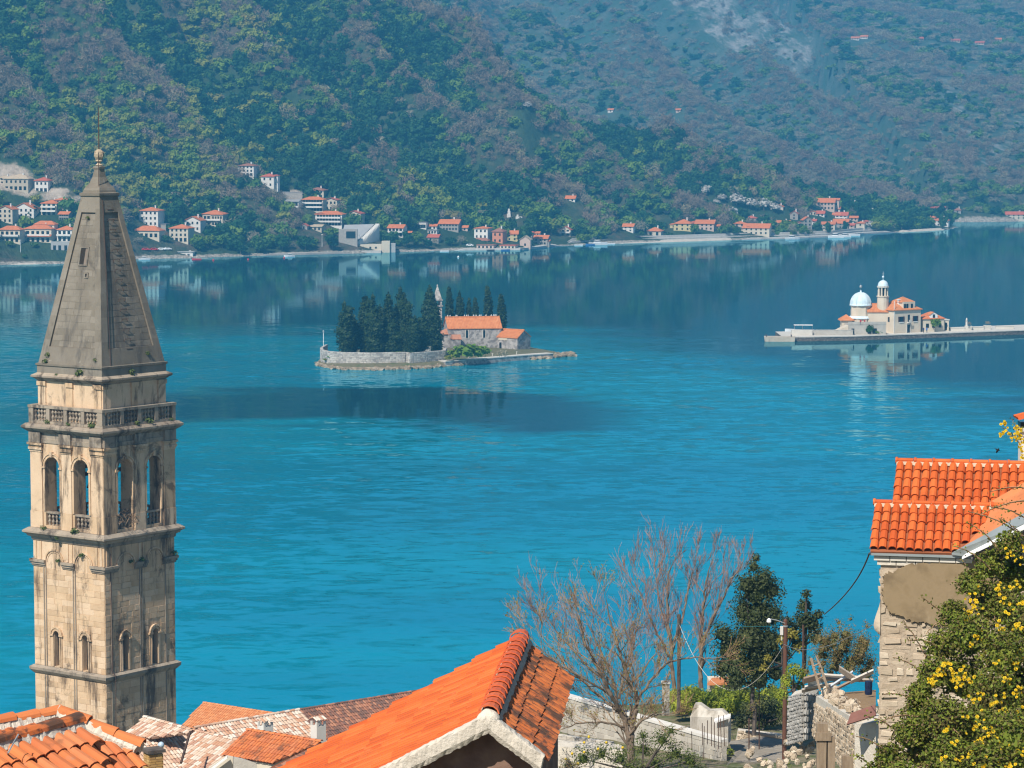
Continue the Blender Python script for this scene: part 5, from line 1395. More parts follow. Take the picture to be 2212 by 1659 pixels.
for px, dy, r, tall, kind, l in ((2032, 5.2, 2.0, 1.3, 'mid', 'small round tree before the quay annex'), (1878, 3.2, 1.6, 1.5, 'dark', 'dark creeper shrub before the church terrace'), (1897, 3.2, 1.5, .7, 'mid', 'low green shrub at the terrace corner'), (1905, 3.3, 1.5, .7, 'mid', 'low shrub beside the rectory corner'), (2063, 8, 1.1, .9, 'dark', 'dark little bush beyond the pavilion')):
    o = on_o('shrub' if r < 2 else 'small_tree', l, 'shrub' if r < 2 else 'tree', px, dy, px, 'plants on the church quay')
    place('foliage' if r < 2 else 'crown', CROWN[kind][0], o, scale=(r, r, r * tall), loc=(0, 0, 0 if r < 2 else .8))
    if r >= 2: place('trunk', CROWN_TRUNK, o, scale=(2, 2, 2))
# people: one skinned body each
def person_mesh(seed, top, legs):
    rs = random.Random(seed)
    me = bpy.data.meshes.new('person')
    V = [(0, 0, .95), (0, 0, 1.2), (0, 0, 1.43), (0, -.01, 1.52), (0, -.02, 1.66), (.1, 0, .88), (.11, .02, .48), (.12, .05, .04), (.12, -.12, .03), (-.1, 0, .88), (-.11, -.06, .48), (-.12, -.02, .04), (-.12, -.18, .03),
         (.2, 0, 1.4), (.25, .03, 1.12), (.24, -.06, .86), (-.2, 0, 1.4), (-.25, .03, 1.12), (-.24, -.06, .86)]
    E = [(0, 1), (1, 2), (2, 3), (3, 4), (0, 5), (5, 6), (6, 7), (7, 8), (0, 9), (9, 10), (10, 11), (11, 12), (2, 13), (13, 14), (14, 15), (2, 16), (16, 17), (17, 18)]
    rad = [.15, .14, .15, .055, .105, .1, .07, .05, .04, .1, .07, .05, .04, .07, .055, .04, .07, .055, .04]
    me.from_pydata(V, E, [])
    o = bpy.data.objects.new('person_source', me); COL.objects.link(o)
    md = o.modifiers.new('skin', 'SKIN')
    for i, r in enumerate(rad): me.skin_vertices[0].data[i].radius = (r, r)
    me.skin_vertices[0].data[0].use_root = True
    sb = o.modifiers.new('sub', 'SUBSURF'); sb.levels = sb.render_levels = 1
    dg = bpy.context.evaluated_depsgraph_get()
    m2 = bpy.data.meshes.new_from_object(o.evaluated_get(dg))
    bpy.data.objects.remove(o)
    skin = bpy.data.materials.get('skin') or pmat('skin', [(.45, .28, .2)], 1, .7)
    hair = bpy.data.materials.get('hair') or pmat('hair', [(.04, .025, .02)], 1, .8)
    for mt in (pmat('clothes_top', [top], 1, .9), pmat('clothes_legs', [legs], 1, .9), skin, hair): m2.materials.append(mt)
    for p in m2.polygons:
        z, y, x = p.center.z, p.center.y, abs(p.center.x)
        p.material_index = 3 if (z > 1.64 or (z > 1.56 and y > .02)) else 2 if (z > 1.47 or (x > .19 and z < .95)) else 0 if z > .93 else 1
    m2.name = 'person'
    return m2
for px, dy, dz, top, legs, rz, l in ((2004, 4.2, 0, (.03, .05, .12), (.02, .02, .03), 30, 'person in dark jacket walking on the quay by the rectory'), (2011, 3.6, 0, (.02, .12, .4), (.02, .03, .07), -20, 'person in blue jacket and dark trousers on the quay by the rectory'),
                                     (1859, 4.3, 3.21, (.5, .03, .03), (.05, .05, .08), 10, 'person in red top at the terrace parapet, left one'), (1868, 4.3, 3.21, (.45, .05, .05), (.03, .03, .03), -25, 'person in red top at the terrace parapet, right one')):
    o = on_o('person_tmp', l, 'person', px, dy)
    loc = o.location.copy(); bpy.data.objects.remove(o)
    tag(place('person', person_mesh(px, top, legs), None, loc=(loc.x, loc.y, loc.z + dz), rot=(0, 0, R(rz)), scale=(1.02,) * 3), l, 'person', 'visitors on the church island')
# ------------------------------------------------------------------ the bell tower (left)
def tower_stone(name, cols, rc, dirt, amt, lichen=0.0):
    t = NT(name)
    p = t.pos()
    c = t.ramp(t.noise(p, .5, 6.0, .6), [(.3, cols[0]), (.55, cols[1]), (.72, cols[2])])
    r = t.ramp(t.rand(), [(i / len(rc), q) for i, q in enumerate(rc)], 'CONSTANT')
    c = t.mix(.45, c, r)
    fine = t.noise(p, 5.0, 6.0, .7)
    c = t.mix(t.remap(fine, .55, .75, 0, .35), c, tuple(q * .55 for q in cols[0]))
    st = t.noise(t.pos((1.0, 1.0, .16)), .7, 8.0, .72)          # run-off streaks
    c = t.mix(t.remap(st, .49, .64, 0, amt), c, dirt)
    bl = t.noise(p, .33, 6.0, .7, .5)
    c = t.mix(t.remap(bl, .54, .66, 0, amt * .8), c, tuple(q * .8 for q in dirt))
    if lichen:
        c = t.mix(t.remap(t.noise(p, 2.3, 4.0, .6), .66, .74, 0, lichen), c, (.5, .47, .42))
    t.l(c, t.bsdf.inputs['Base Color'])
    t.bsdf.inputs['Roughness'].default_value = .95
    t.bsdf.inputs['Specular IOR Level'].default_value = .12
    t.bump(t.noise(p, 3.0, 7.0, .75), .55, .06)
    return t.mat
M['tower'] = tower_stone('tower_limestone', [(.46, .31, .18), (.62, .44, .28), (.68, .50, .33)], [(.54, .36, .21), (.64, .45, .28), (.68, .50, .34), (.56, .40, .25), (.72, .55, .39), (.48, .33, .20)], (.095, .066, .045), .9)
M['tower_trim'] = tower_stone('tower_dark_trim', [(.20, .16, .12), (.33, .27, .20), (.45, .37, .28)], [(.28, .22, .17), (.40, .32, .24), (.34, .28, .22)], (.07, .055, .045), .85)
M['spire'] = tower_stone('spire_grey_stone', [(.15, .125, .095), (.21, .18, .14), (.27, .235, .19)], [(.17, .145, .11), (.22, .19, .15), (.26, .225, .18), (.19, .16, .125)], (.085, .075, .065), .6, .3)
M['finial'] = tower_stone('finial_stone', [(.3, .22, .14), (.42, .33, .23), (.48, .4, .3)], [(.4, .32, .22), (.36, .28, .2)], (.12, .1, .08), .6)
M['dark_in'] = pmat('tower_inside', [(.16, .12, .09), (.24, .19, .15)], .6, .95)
M['iron'] = pmat('rusty_iron', [(.05, .035, .03), (.13, .07, .045)], 2, .8)
M['moss'] = leafmat('wall_plants', [(.05, .09, .02), (.10, .14, .03), (.14, .15, .05)], .2, .3, 2.0)
TY = 250.0
tp = P(222.5, 1000, TY)
TX = tp.x
def tz(y): return P(222, y, TY).z
TROT = R(math.degrees(math.atan2(-TX, TY)) - 45.0)
TW = thing('bell_tower', 'tall square limestone bell tower with grey pyramid spire and balustrades', 'bell tower', (TX, TY, 0), TROT)
RT2 = math.sqrt(2.0)
def half(wpx): return wpx * TY / FP / 2 / RT2          # silhouette width in photo pixels -> half side
def face_xf(k):
    """face k: u along the face (left to right seen from outside), v outward from the axis, z up"""
    a = k * math.pi / 2
    ca, sa = math.cos(a), math.sin(a)
    def f(u, v, z):
        x, y = u, -v
        return (x * ca - y * sa, x * sa + y * ca, z)
    return f
FX = [face_xf(k) for k in range(4)]       # 0 = left lit face (local -Y), 1 = right face (local +X)
def arch_wall(mb, xf, u0, u1, z0, z1, v1, th, openings, seg=8):
    """wall slab with arched openings [(centre, half width, sill, springing)]"""
    v0 = v1 - th
    def bx(a, b, c, d):
        if b - a > 1e-4 and d - c > 1e-4: mb.box(a, b, v0, v1, c, d, 0, lambda x, y, z: xf(x, y, z))
    cur = u0
    for (c, hw, zs, sp) in sorted(openings):
        bx(cur, c - hw, z0, z1)
        bx(c - hw, c + hw, z0, zs)
        pts = [(c - hw * math.cos(math.pi * i / seg), sp + hw * math.sin(math.pi * i / seg)) for i in range(seg + 1)]
        for (a, za), (b, zb) in zip(pts[:-1], pts[1:]):
            V = [xf(a, v1, za), xf(b, v1, zb), xf(b, v1, z1), xf(a, v1, z1), xf(a, v0, za), xf(b, v0, zb), xf(b, v0, z1), xf(a, v0, z1)]
            mb.add(V, [(0, 1, 2, 3), (5, 4, 7, 6), (0, 4, 5, 1), (3, 2, 6, 7)])
        cur = c + hw
    bx(cur, u1, z0, z1)
def molding(name, rows, mat=None, m=None):
    """a square cornice: rows of (half side, z)"""
    mb = MB()
    for (a, z), (b, z2) in zip(rows[:-1], rows[1:]):
        mb.frustum(a, a, z, b, b, z2, cap0=False, cap1=False)
    mb.frustum(rows[-1][0], rows[-1][0], rows[-1][1] - .001, rows[-1][0], rows[-1][0], rows[-1][1], cap0=False)
    mb.frustum(rows[0][0], rows[0][0], rows[0][1], rows[0][0], rows[0][0], rows[0][1] + .001, cap1=False)
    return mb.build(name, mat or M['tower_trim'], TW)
S = half(304)                        # shaft half side
B1 = half(310)                       # belfry half side
AT = half(271)                       # attic half side
z_base, z_str = tz(1690), tz(1437)
z_c2a, z_c2b = tz(1152), tz(1135)
z_bel0 = tz(1135)
z_ent, z_c3a, z_c3b = tz(952), tz(926), tz(911)
z_bal = tz(871)
z_at1, z_c4b = tz(818), tz(806)
# lower shaft
mb = MB()
mb.frustum(S, S, z_base - 6, S, S, z_str)
mb.build('lower_shaft', M['tower'], TW)
molding('string_course', [(S + .02, z_str - .5), (S + .12, z_str - .4), (S + .35, z_str - .12), (S + .38, z_str + .12), (S + .1, z_str + .3)])
# middle shaft with slit windows and blind arches
SL0, SL1 = tz(1428), tz(1360)
slit_w = {0: [(-.36 * S, .34), (.45 * S, .34)], 1: [(-.44 * S, .34), (.40 * S, .34)], 2: [(-.4 * S, .3), (.4 * S, .3)], 3: [(-.4 * S, .3), (.4 * S, .3)]}
mb = MB()
for k in range(4):
    e = S if k % 2 == 0 else S - .5
    arch_wall(mb, FX[k], -e, e, z_str + .02, z_c2a, S, .5, [(c, hw, SL0, SL1) for c, hw in slit_w[k]])
mb.build('middle_shaft', M['tower'], TW)
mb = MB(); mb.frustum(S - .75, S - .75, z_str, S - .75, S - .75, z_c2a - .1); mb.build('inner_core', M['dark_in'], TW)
for k in (0, 1):
    for c, hw in slit_w[k]:
        mb = MB()
        xf = FX[k]
        z0, sp = SL0, SL1
        for s_ in (-1, 1):
            for q, (o, w, pr) in enumerate(((hw + .02, .16, .10), (hw + .22, .14, .06))):
                a, b = sorted((c + s_ * o, c + s_ * (o + w)))
                mb.box(a, b, S + .002, S + pr, z0, sp, 0, lambda x, y, z: xf(x, y, z))
        for (r0, r1, pr) in ((hw + .02, hw + .22, .14), (hw + .26, hw + .42, .20)):
            n = 9
            for i in range(n):
                a0, a1 = math.pi * i / n, math.pi * (i + 1) / n
                q = [(c - r0 * math.cos(a0), sp + r0 * math.sin(a0)), (c - r0 * math.cos(a1), sp + r0 * math.sin(a1)), (c - r1 * math.cos(a1), sp + r1 * math.sin(a1)), (c - r1 * math.cos(a0), sp + r1 * math.sin(a0))]
                v = [xf(a, S + .002, b) for a, b in q] + [xf(a, S + pr, b) for a, b in q]
                mb.add(v, [(4, 5, 6, 7), (0, 1, 5, 4), (2, 3, 7, 6), (1, 2, 6, 5), (3, 0, 4, 7)])
        mb.box(c - hw - .5, c - hw - .02, S + .003, S + .2, sp - .12, sp + .02, 0, lambda x, y, z: xf(x, y, z))
        mb.box(c + hw + .02, c + hw + .5, S + .003, S + .2, sp - .12, sp + .02, 0, lambda x, y, z: xf(x, y, z))
        mb.build('slit_window_frame', M['tower'], TW)
# blind arches and the broken string course under the belfry
z_bs = tz(1205)
for k in range(4):
    xf = FX[k]
    cs = [-.40 * S, .42 * S]
    rad = .235 * S
    mb = MB()
    for c in cs:
        n = 12
        for (r0, r1, pr) in ((rad, rad + .14, .10), (rad - .2, rad - .1, .05)):
            for i in range(n):
                a0, a1 = math.pi * i / n, math.pi * (i + 1) / n
                q = [(c - r0 * math.cos(a0), z_bs + r0 * math.sin(a0)), (c - r0 * math.cos(a1), z_bs + r0 * math.sin(a1)), (c - r1 * math.cos(a1), z_bs + r1 * math.sin(a1)), (c - r1 * math.cos(a0), z_bs + r1 * math.sin(a0))]
                v = [xf(a, S + .004, b) for a, b in q] + [xf(a, S + pr, b) for a, b in q]
                mb.add(v, [(4, 5, 6, 7), (0, 1, 5, 4), (2, 3, 7, 6), (1, 2, 6, 5), (3, 0, 4, 7)])
    mb.build('blind_arch', M['tower'], TW)
    mb = MB()
    cuts = [-S - .25] + [q for c in cs for q in (c - rad, c + rad)] + [S + .25]
    for a, b in zip(cuts[0::2], cuts[1::2]):
        mb = MB()
        b2 = b if b < S else S - .004
        for pr, z0, z1 in ((.32, z_bs - .12, z_bs + .1), (.2, z_bs - .34, z_bs - .122), (.1, z_bs - .5, z_bs - .342)):
            mb.box(max(a, -S - pr + .25 - .25 if a > -S else -S - pr), min(b, S + pr - .003) if b > S else b, S + .001, S + pr, z0, z1, 0, lambda x, y, z: xf(x, y, z))
        mb.build('impost_course', M['tower_trim'], TW)
    # slender vertical fillets that frame the panels
    mb = MB()
    for u in ((-.70 * S, -.64 * S, .13 * S, .19 * S) if k == 0 else (-.83 * S, -.02 * S, .04 * S, .72 * S)):
        for za, zb in ((z_str + .32, z_bs - .52), (z_base - 5, z_str - .52)):
            mb.box(u - .05, u + .05, S + .003, S + .07, za, zb, 0, lambda x, y, z: xf(x, y, z))
    mb.build('panel_fillet', M['tower_trim'], TW)
    mb = MB()
    for c in (-.92 * S, -.78 * S, -.02 * S, .10 * S, .80 * S, .92 * S):
        mb = MB(); mb.box(c - .12, c + .12, S + .003, S + .08, z_bs + .14, z_c2a - .47, 0, lambda x, y, z: xf(x, y, z))
        mb.build('pilaster_strip', M['tower'], TW)
molding('belfry_cornice', [(S + .02, z_c2a - .45), (S + .10, z_c2a - .38), (S + .14, z_c2a - .12), (S + .38, z_c2a - .02), (S + .42, z_c2a + .12), (half(352) - .06, z_c2a + .26), (half(352), z_c2a + .30), (half(352), z_c2a + .46), (S + .3, z_c2b + .02), (B1 - 1.2, z_c2b + .03)])
# belfry
op = {k: [(-.40 * B1, .92, z_bel0 + .3, tz(980) - .92), (.40 * B1, .92, z_bel0 + .3, tz(980) - .92)] for k in range(4)}
mb = MB()
for k in range(4):
    e = B1 - .06 if k % 2 == 0 else B1 - 1.45
    arch_wall(mb, FX[k], -e, e, z_bel0 + .04, z_ent + .02, B1 - .06, 1.35, op[k], 10)
mb.build('belfry_wall', M['tower'], TW)
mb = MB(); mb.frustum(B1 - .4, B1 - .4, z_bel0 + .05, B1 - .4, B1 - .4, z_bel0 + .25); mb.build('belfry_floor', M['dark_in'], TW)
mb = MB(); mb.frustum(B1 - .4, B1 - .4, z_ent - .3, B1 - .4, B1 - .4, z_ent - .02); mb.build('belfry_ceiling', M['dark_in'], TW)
for k in range(4):
    xf = FX[k]
    mb = MB()
    for u, w in ((-.84 * B1, .16 * B1), (0, .135 * B1), (.84 * B1, .16 * B1)):
        mb.box(u - w, u + w - (.002 if u > 1 else 0), B1 - .06, B1 + .04, z_bel0 + 1.55, z_ent - .8, 0, lambda x, y, z: xf(x, y, z))
        mb.box(u - w - .04, min(u + w + .04, B1 + .078), B1 - .062, B1 + .08, z_bel0 + .04, z_bel0 + 1.54, 0, lambda x, y, z: xf(x, y, z))
        for j, (pr, z0, z1) in enumerate(((.10, z_ent - .8, z_ent - .62), (.2, z_ent - .61, z_ent - .42), (.15, z_ent - .41, z_ent - .2), (.3, z_ent - .19, z_ent + .0))):
            mb.box(max(u - w - pr * .6, -B1 - pr), min(u + w + pr * .6, B1 + pr - .003), B1 - .064, B1 + pr, z0, z1, 0, lambda x, y, z: xf(x, y, z))
    mb.build('pilaster', M['tower'], TW)
    for c, hw, zs, sp in op[k]:
        mb = MB()
        n = 10
        for (r0, r1, pr) in ((hw + .01, hw + .22, .05), (hw + .24, hw + .34, .12)):
            for i in range(n):
                a0, a1 = math.pi * i / n, math.pi * (i + 1) / n
                q = [(c - r0 * math.cos(a0), sp + r0 * math.sin(a0)), (c - r0 * math.cos(a1), sp + r0 * math.sin(a1)), (c - r1 * math.cos(a1), sp + r1 * math.sin(a1)), (c - r1 * math.cos(a0), sp + r1 * math.sin(a0))]
                v = [xf(a, B1 - .061, b) for a, b in q] + [xf(a, B1 + pr, b) for a, b in q]
                mb.add(v, [(4, 5, 6, 7), (0, 1, 5, 4), (2, 3, 7, 6), (1, 2, 6, 5), (3, 0, 4, 7)])
        for s_ in (-1, 1):
            a, b = sorted((c + s_ * (hw + .0), c + s_ * (hw + .22)))
            mb.box(a, b, B1 - .061, B1 + .03, z_bel0 + 1.6, sp - .15, 0, lambda x, y, z: xf(x, y, z))
            a, b = sorted((c + s_ * (hw - .06), c + s_ * (hw + .34)))
            mb.box(a, b, B1 - .062, B1 + .12, sp - .15, sp + .02, 0, lambda x, y, z: xf(x, y, z))
        mb.box(c - .15, c + .15, B1 - .063, B1 + .2, sp + hw - .02, sp + hw + .45, 0, lambda x, y, z: xf(x, y, z))
        mb.build('arch_surround', M['tower'], TW)
# balusters
bal = MB()
prof = [(.10, 0), (.10, .08), (.06, .12), (.12, .34), (.05, .52), (.12, .72), (.06, .9), (.10, .95), (.10, 1.0)]
bal.lathe(prof, 8)
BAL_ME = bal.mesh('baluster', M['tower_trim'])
def put_bal(k, u, v, z0, h, fat=1.0):
    place('baluster', BAL_ME, TW, loc=FX[k](u, v, z0), scale=(1.35 * fat, 1.35 * fat, h))
for k in range(4):
    for c, hw, zs, sp in op[k]:
        mb = MB()
        mb.box(c - hw - .02, c + hw + .02, B1 - .5, B1 - .12, z_bel0 + 1.38, z_bel0 + 1.55, 0, lambda x, y, z: FX[k](x, y, z))
        mb.build('balcony_rail', M['tower_trim'], TW)
        for i in range(4):
            put_bal(k, c - hw + (i + .5) * hw / 2, B1 - .3, z_bel0 + .3, 1.08, .85)
# bells and their frame inside
mb = MB()
mb.box(-B1 + 1.0, B1 - 1.0, -.12, .12, z_ent - 2.6, z_ent - 2.3); mb.box(-.12, .12, -B1 + 1.0, B1 - 1.0, z_ent - 2.95, z_ent - 2.62)
for a in (-1.4, 1.4):
    for b in (-1.4, 1.4): mb.box(a - .1, a + .1, b - .1, b + .1, z_bel0 + .26, z_ent - .3)
mb.build('bell_frame', M['iron'], TW)
for a, b in ((-1.1, 0), (1.1, 0), (0, -1.4)):
    mb = MB(); mb.lathe([(.5, 0), (.42, .2), (.3, .6), (.24, .9), (.1, 1.0)], 12, a, b)
    o = mb.build('bell', M['iron'], TW); o.location = (0, 0, z_ent - 4.1)
# entablature, main cornice and balustrade
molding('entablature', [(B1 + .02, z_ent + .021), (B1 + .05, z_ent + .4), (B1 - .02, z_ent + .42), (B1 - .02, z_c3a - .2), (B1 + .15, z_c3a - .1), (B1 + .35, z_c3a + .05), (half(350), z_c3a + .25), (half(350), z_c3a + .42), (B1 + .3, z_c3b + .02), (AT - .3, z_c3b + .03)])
for k in range(4):
    mb = MB()
    for u in (-.84 * B1, 0, .84 * B1):
        mb = MB(); mb.box(u - .16 * B1, u + .158 * B1, B1 - .03, B1 + .22, z_ent + .03, z_c3a - .12, 0, lambda x, y, z: FX[k](x, y, z))
        mb.build('entablature_block', M['tower_trim'], TW)
BS = half(316)
zb0, zb1 = z_c3b + .03, z_bal
mb = MB()
for k in range(4):
    e = BS if k % 2 == 0 else BS - .36
    mb.box(-e, e, BS - .36, BS, zb0, zb0 + .24, 0, lambda x, y, z: FX[k](x, y, z))
    mb.box(-e - (.05 if k % 2 == 0 else -.05 - .0), e + (.05 if k % 2 == 0 else -.05), BS - .42, BS + .06, zb1 - .24, zb1, 0, lambda x, y, z: FX[k](x, y, z))
mb.build('balustrade_rail', M['tower_trim'], TW)
for k in range(4):
    posts = [-.93, -.47, 0, .47, .93]
    mb = MB()
    for j, q in enumerate(posts):
        if k % 2 == 1 and abs(q) > .9: continue
        u = q * BS
        w = .30 if abs(q) > .9 else .22
        mb.box(u - w, u + w, BS - .37, BS + .02, zb0 + .241, zb1 - .241, 0, lambda x, y, z: FX[k](x, y, z))
    mb.build('balustrade_post', M['tower_trim'], TW)
    for a, b in zip(posts[:-1], posts[1:]):
        n = 4
        lo, hi = a * BS + .3, b * BS - .3
        for i in range(n):
            put_bal(k, lo + (i + .5) * (hi - lo) / n, BS - .18, zb0 + .24, zb1 - zb0 - .48, 1.0)
# attic
mb = MB(); mb.frustum(AT, AT, z_c3b, AT, AT, z_at1); mb.build('attic_wall', M['tower'], TW)
for k in range(4):
    mb = MB()
    for u, w in ((-.88 * AT, .12 * AT), (0, .10 * AT), (.88 * AT, .118 * AT)):
        mb.box(u - w, u + w, AT + .001, AT + .1, z_c3b + .05, z_at1 - .5, 0, lambda x, y, z: FX[k](x, y, z))
        mb.box(u - w * 1.15, min(u + w * 1.15, AT + .19), AT + .002, AT + .2, z_at1 - .49, z_at1 - .1, 0, lambda x, y, z: FX[k](x, y, z))
    mb.build('attic_pilaster', M['tower'], TW)
molding('attic_cornice', [(AT + .02, z_at1 - .1), (AT + .12, z_at1), (AT + .3, z_at1 + .15), (half(305), z_at1 + .27), (half(305), z_at1 + .42), (AT + .1, z_c4b + .15)])
PL = half(277)
z_p1 = tz(782)
molding('spire_plinth', [(PL, z_c4b - .05), (PL, z_p1 - .25), (PL + .1, z_p1 - .18), (PL + .1, z_p1 - .02), (PL - .06, z_p1 + .02)], M['spire'])
# spire: core with raised edge ribs that frame sunken panels
s0, s1 = half(271), half(78)
zs0, zs1 = z_p1, tz(424)
def sp_half(z): return s0 + (s1 - s0) * (z - zs0) / (zs1 - zs0)
mb = MB()
zq = np.linspace(zs0, zs1, 15)
mb.frustum(s0 - .18, s0 - .18, zs0, s1 - .18, s1 - .18, zs1)
mb.build('spire_core', M['spire'], TW)
for k in range(4):
    xf = FX[k]
    mb = MB()
    for s_ in (-1, 1):
        for z0, z1 in zip(zq[:-1], zq[1:]):
            rows = []
            for z in (z0, z1):
                h_ = sp_half(z); w = .13 * h_ + .35
                rows.append((s_ * (h_ - w), s_ * (h_ - .002), h_))
            (a0, b0, h0), (a1, b1, h1) = rows
            v = [xf(a0, h0 - .2, z0), xf(b0, h0 - .2, z0), xf(b1, h1 - .2, z1), xf(a1, h1 - .2, z1), xf(a0, h0, z0), xf(b0, h0, z0), xf(b1, h1, z1), xf(a1, h1, z1)]
            mb.add(v, [(4, 5, 6, 7), (0, 4, 7, 3), (1, 2, 6, 5)] if s_ > 0 else [(7, 6, 5, 4), (3, 7, 4, 0), (5, 6, 2, 1)])
    for z0, z1 in ((zs0, zs0 + 1.5), (zs1 - 1.4, zs1)):
        h0, h1 = sp_half(z0), sp_half(z1)
        w0, w1 = h0 * .87 - .35, h1 * .87 - .35
        v = [xf(-w0, h0 - .2, z0), xf(w0, h0 - .2, z0), xf(w1, h1 - .2, z1), xf(-w1, h1 - .2, z1), xf(-w0, h0 - .003, z0), xf(w0, h0 - .003, z0), xf(w1, h1 - .003, z1), xf(-w1, h1 - .003, z1)]
        mb.add(v, [(4, 5, 6, 7), (0, 1, 5, 4), (2, 3, 7, 6)])
    mb.build('spire_rib', M['spire'], TW)
# square opening on the left face, its inner shade painted on flat panels, small one below
def spire_hole(k, u, zc, w, h):
    xf = FX[k]
    hv = sp_half(zc) - .2
    mb = MB()
    q = [(-w, -h), (w, -h), (w, h), (-w, h)]
    mb.add([xf(u + a, sp_half(zc + b) - .165, zc + b) for a, b in q], [(0, 1, 2, 3)])
    o = mb.build('opening', M['dark_void'], TW)
    mb = MB()
    mb.add([xf(u + w * .15, sp_half(zc - h) - .158, zc - h), xf(u + w, sp_half(zc - h) - .158, zc - h), xf(u + w, sp_half(zc + h) - .158, zc + h), xf(u + w * .3, sp_half(zc + h) - .158, zc + h)], [(0, 1, 2, 3)])
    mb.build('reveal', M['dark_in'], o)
    mb = MB()
    for a, b, c, d in ((-w - .14, -w, -h - .1, h + .1), (w, w + .14, -h - .1, h + .1), (-w, w, h, h + .12), (-w, w, -h - .12, -h)):
        v = [(a, c), (b, c), (b, d), (a, d)]
        vv = [xf(u + p, sp_half(zc + q_) - .19, zc + q_) for p, q_ in v] + [xf(u + p, sp_half(zc + q_) - .1, zc + q_) for p, q_ in v]
        mb.add(vv, [(4, 5, 6, 7), (0, 1, 5, 4), (1, 2, 6, 5), (2, 3, 7, 6), (3, 0, 4, 7)])
    mb.build('opening_frame', M['spire'], o)
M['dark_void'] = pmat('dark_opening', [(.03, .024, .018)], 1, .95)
spire_hole(0, -.04, tz(552), .42, .72)
spire_hole(0, .55, tz(592), .12, .14)
# iron rungs up the right face, cable down the edge
mb_r = MB(); mb_r.tube([(-.35, 0, -.25), (-.35, -.16, 0), (.35, -.16, 0), (.35, 0, -.25)], .03, 5)
RUNG = mb_r.mesh('rung', M['iron'])
for i in range(15):
    z = tz(452) - i * (tz(452) - tz(770)) / 15
    x, y, zz = FX[1](-.06 * sp_half(z) - .0, sp_half(z) - .15, z)
    place('rung', RUNG, TW, loc=(x, y, zz), rot=(0, 0, math.pi / 2))
mb = MB()
zz = np.linspace(tz(330), z_p1, 14)
mb.tube([FX[1](-max(sp_half(min(z, zs1)) * .74 - .05, .25), (sp_half(z) if z < zs1 else s1 * .6) + .03, z) for z in zz], .03, 4)
mb.build('lightning_cable', M['iron'], TW)
mb = MB()
ca_ = [FX[1](-.85 * S, S + .1, z_c2a - 1.0), FX[1](-.83 * S, S + .12, z_str + .5), FX[1](-.82 * S, S + .45, z_str), FX[1](-.8 * S, S + .1, z_base - 3)]
mb.tube(ca_, .035, 4)
mb.build('lightning_cable', M['iron'], TW)
# capital, flare, finial, rod
molding('spire_capital', [(s1 - .05, zs1 - .05), (s1 + .1, zs1 + .05), (half(86), zs1 + .15), (half(86), zs1 + .3), (s1 - .1, zs1 + .36), (s1 - .15, zs1 + .55), (s1 * .8, zs1 + .75), (s1 * .55, zs1 + 1.15), (s1 * .38, zs1 + 1.7), (s1 * .28, zs1 + 2.3), (s1 * .27, tz(365)), (half(26), tz(364)), (half(26), tz(360)), (.2, tz(358))], M['spire'])
mb = MB()
zf0, zf1 = tz(359), tz(322)
Hh = zf1 - zf0
mb.lathe([(.22, zf0), (.36, zf0 + .06 * Hh), (.2, zf0 + .14 * Hh), (.16, zf0 + .22 * Hh), (.34, zf0 + .3 * Hh), (.26, zf0 + .38 * Hh), (.4, zf0 + .52 * Hh), (.43, zf0 + .7 * Hh), (.36, zf0 + .86 * Hh), (.16, zf0 + .97 * Hh), (.05, zf1)], 14)
for i in range(7):
    a = 2 * math.pi * i / 7
    mb.tube([(.27 * math.cos(a), .27 * math.sin(a), zf0 + .38 * Hh), (.43 * math.cos(a), .43 * math.sin(a), zf0 + .6 * Hh), (.4 * math.cos(a), .4 * math.sin(a), zf0 + .82 * Hh), (.12 * math.cos(a), .12 * math.sin(a), zf0 + .97 * Hh)], .05, 5)
mb.build('finial', M['finial'], TW, smooth=False)
mb = MB(); mb.tube([(0, 0, zf1 - .1), (0, 0, tz(245)), (0, 0, tz(229))], [.06, .045, .02], 6); mb.tube([(-.14, 0, tz(246)), (.14, 0, tz(246))], .03, 4); mb.build('lightning_rod', M['iron'], TW)
# masonry: every visible course is laid stone by stone
STONE_MES = []
for q in range(3):
    m2 = MB(); m2.frustum(.5, .5, 0, .488, .47, 1); STONE_MES.append(m2.mesh('stone_block', M['tower']))
SPIRE_MES = []
m2 = MB(); m2.frustum(.5, .5, 0, .488, .47, 1); SPIRE_MES.append(m2.mesh('stone_block', M['spire']))
rs = random.Random(21)
def lay(k, z0, z1, rowh, ln, blocked, halfside, mes, recess=0.0, edge=0.02):
    out = []
    z = z0
    while z < z1 - .1:
        h_ = min(rowh * rs.uniform(.9, 1.12), z1 - z)
        hs = halfside(z + h_ / 2)
        spans = [(-hs + edge, hs - edge)]
        for (a, b, c, d) in blocked:
            if z < d and z + h_ > c:
                ns = []
                for s_, e in spans:
                    if b <= s_ or a >= e: ns.append((s_, e)); continue
                    if a > s_: ns.append((s_, a))
                    if b < e: ns.append((b, e))
                spans = ns
        for s_, e in spans:
            u = s_
            while u < e - .12:
                l = min(ln * rs.uniform(.6, 1.4), e - u)
                if e - u - l < .35: l = e - u
                out.append((k, u + l / 2, z + h_ / 2, l - .018, h_ - .018, hs))
                u += l
        z += h_
    return out
blocks = []
for k in (0, 1):
    fil = [(u - .07, u + .07, z_base - 9, z_bs - .5) for u in ((-.70 * S, -.64 * S, .13 * S, .19 * S) if k == 0 else (-.83 * S, -.02 * S, .04 * S, .72 * S))]
    win = [(c - hw - .45, c + hw + .45, tz(1440), tz(1336)) for c, hw in slit_w[k]]
    blocks += lay(k, z_str + .32, z_bs - .54, .52, 1.15, fil + win, lambda z: S, STONE_MES)
    blocks += lay(k, tz(1640), z_str - .52, .55, 1.2, fil, lambda z: S, STONE_MES)
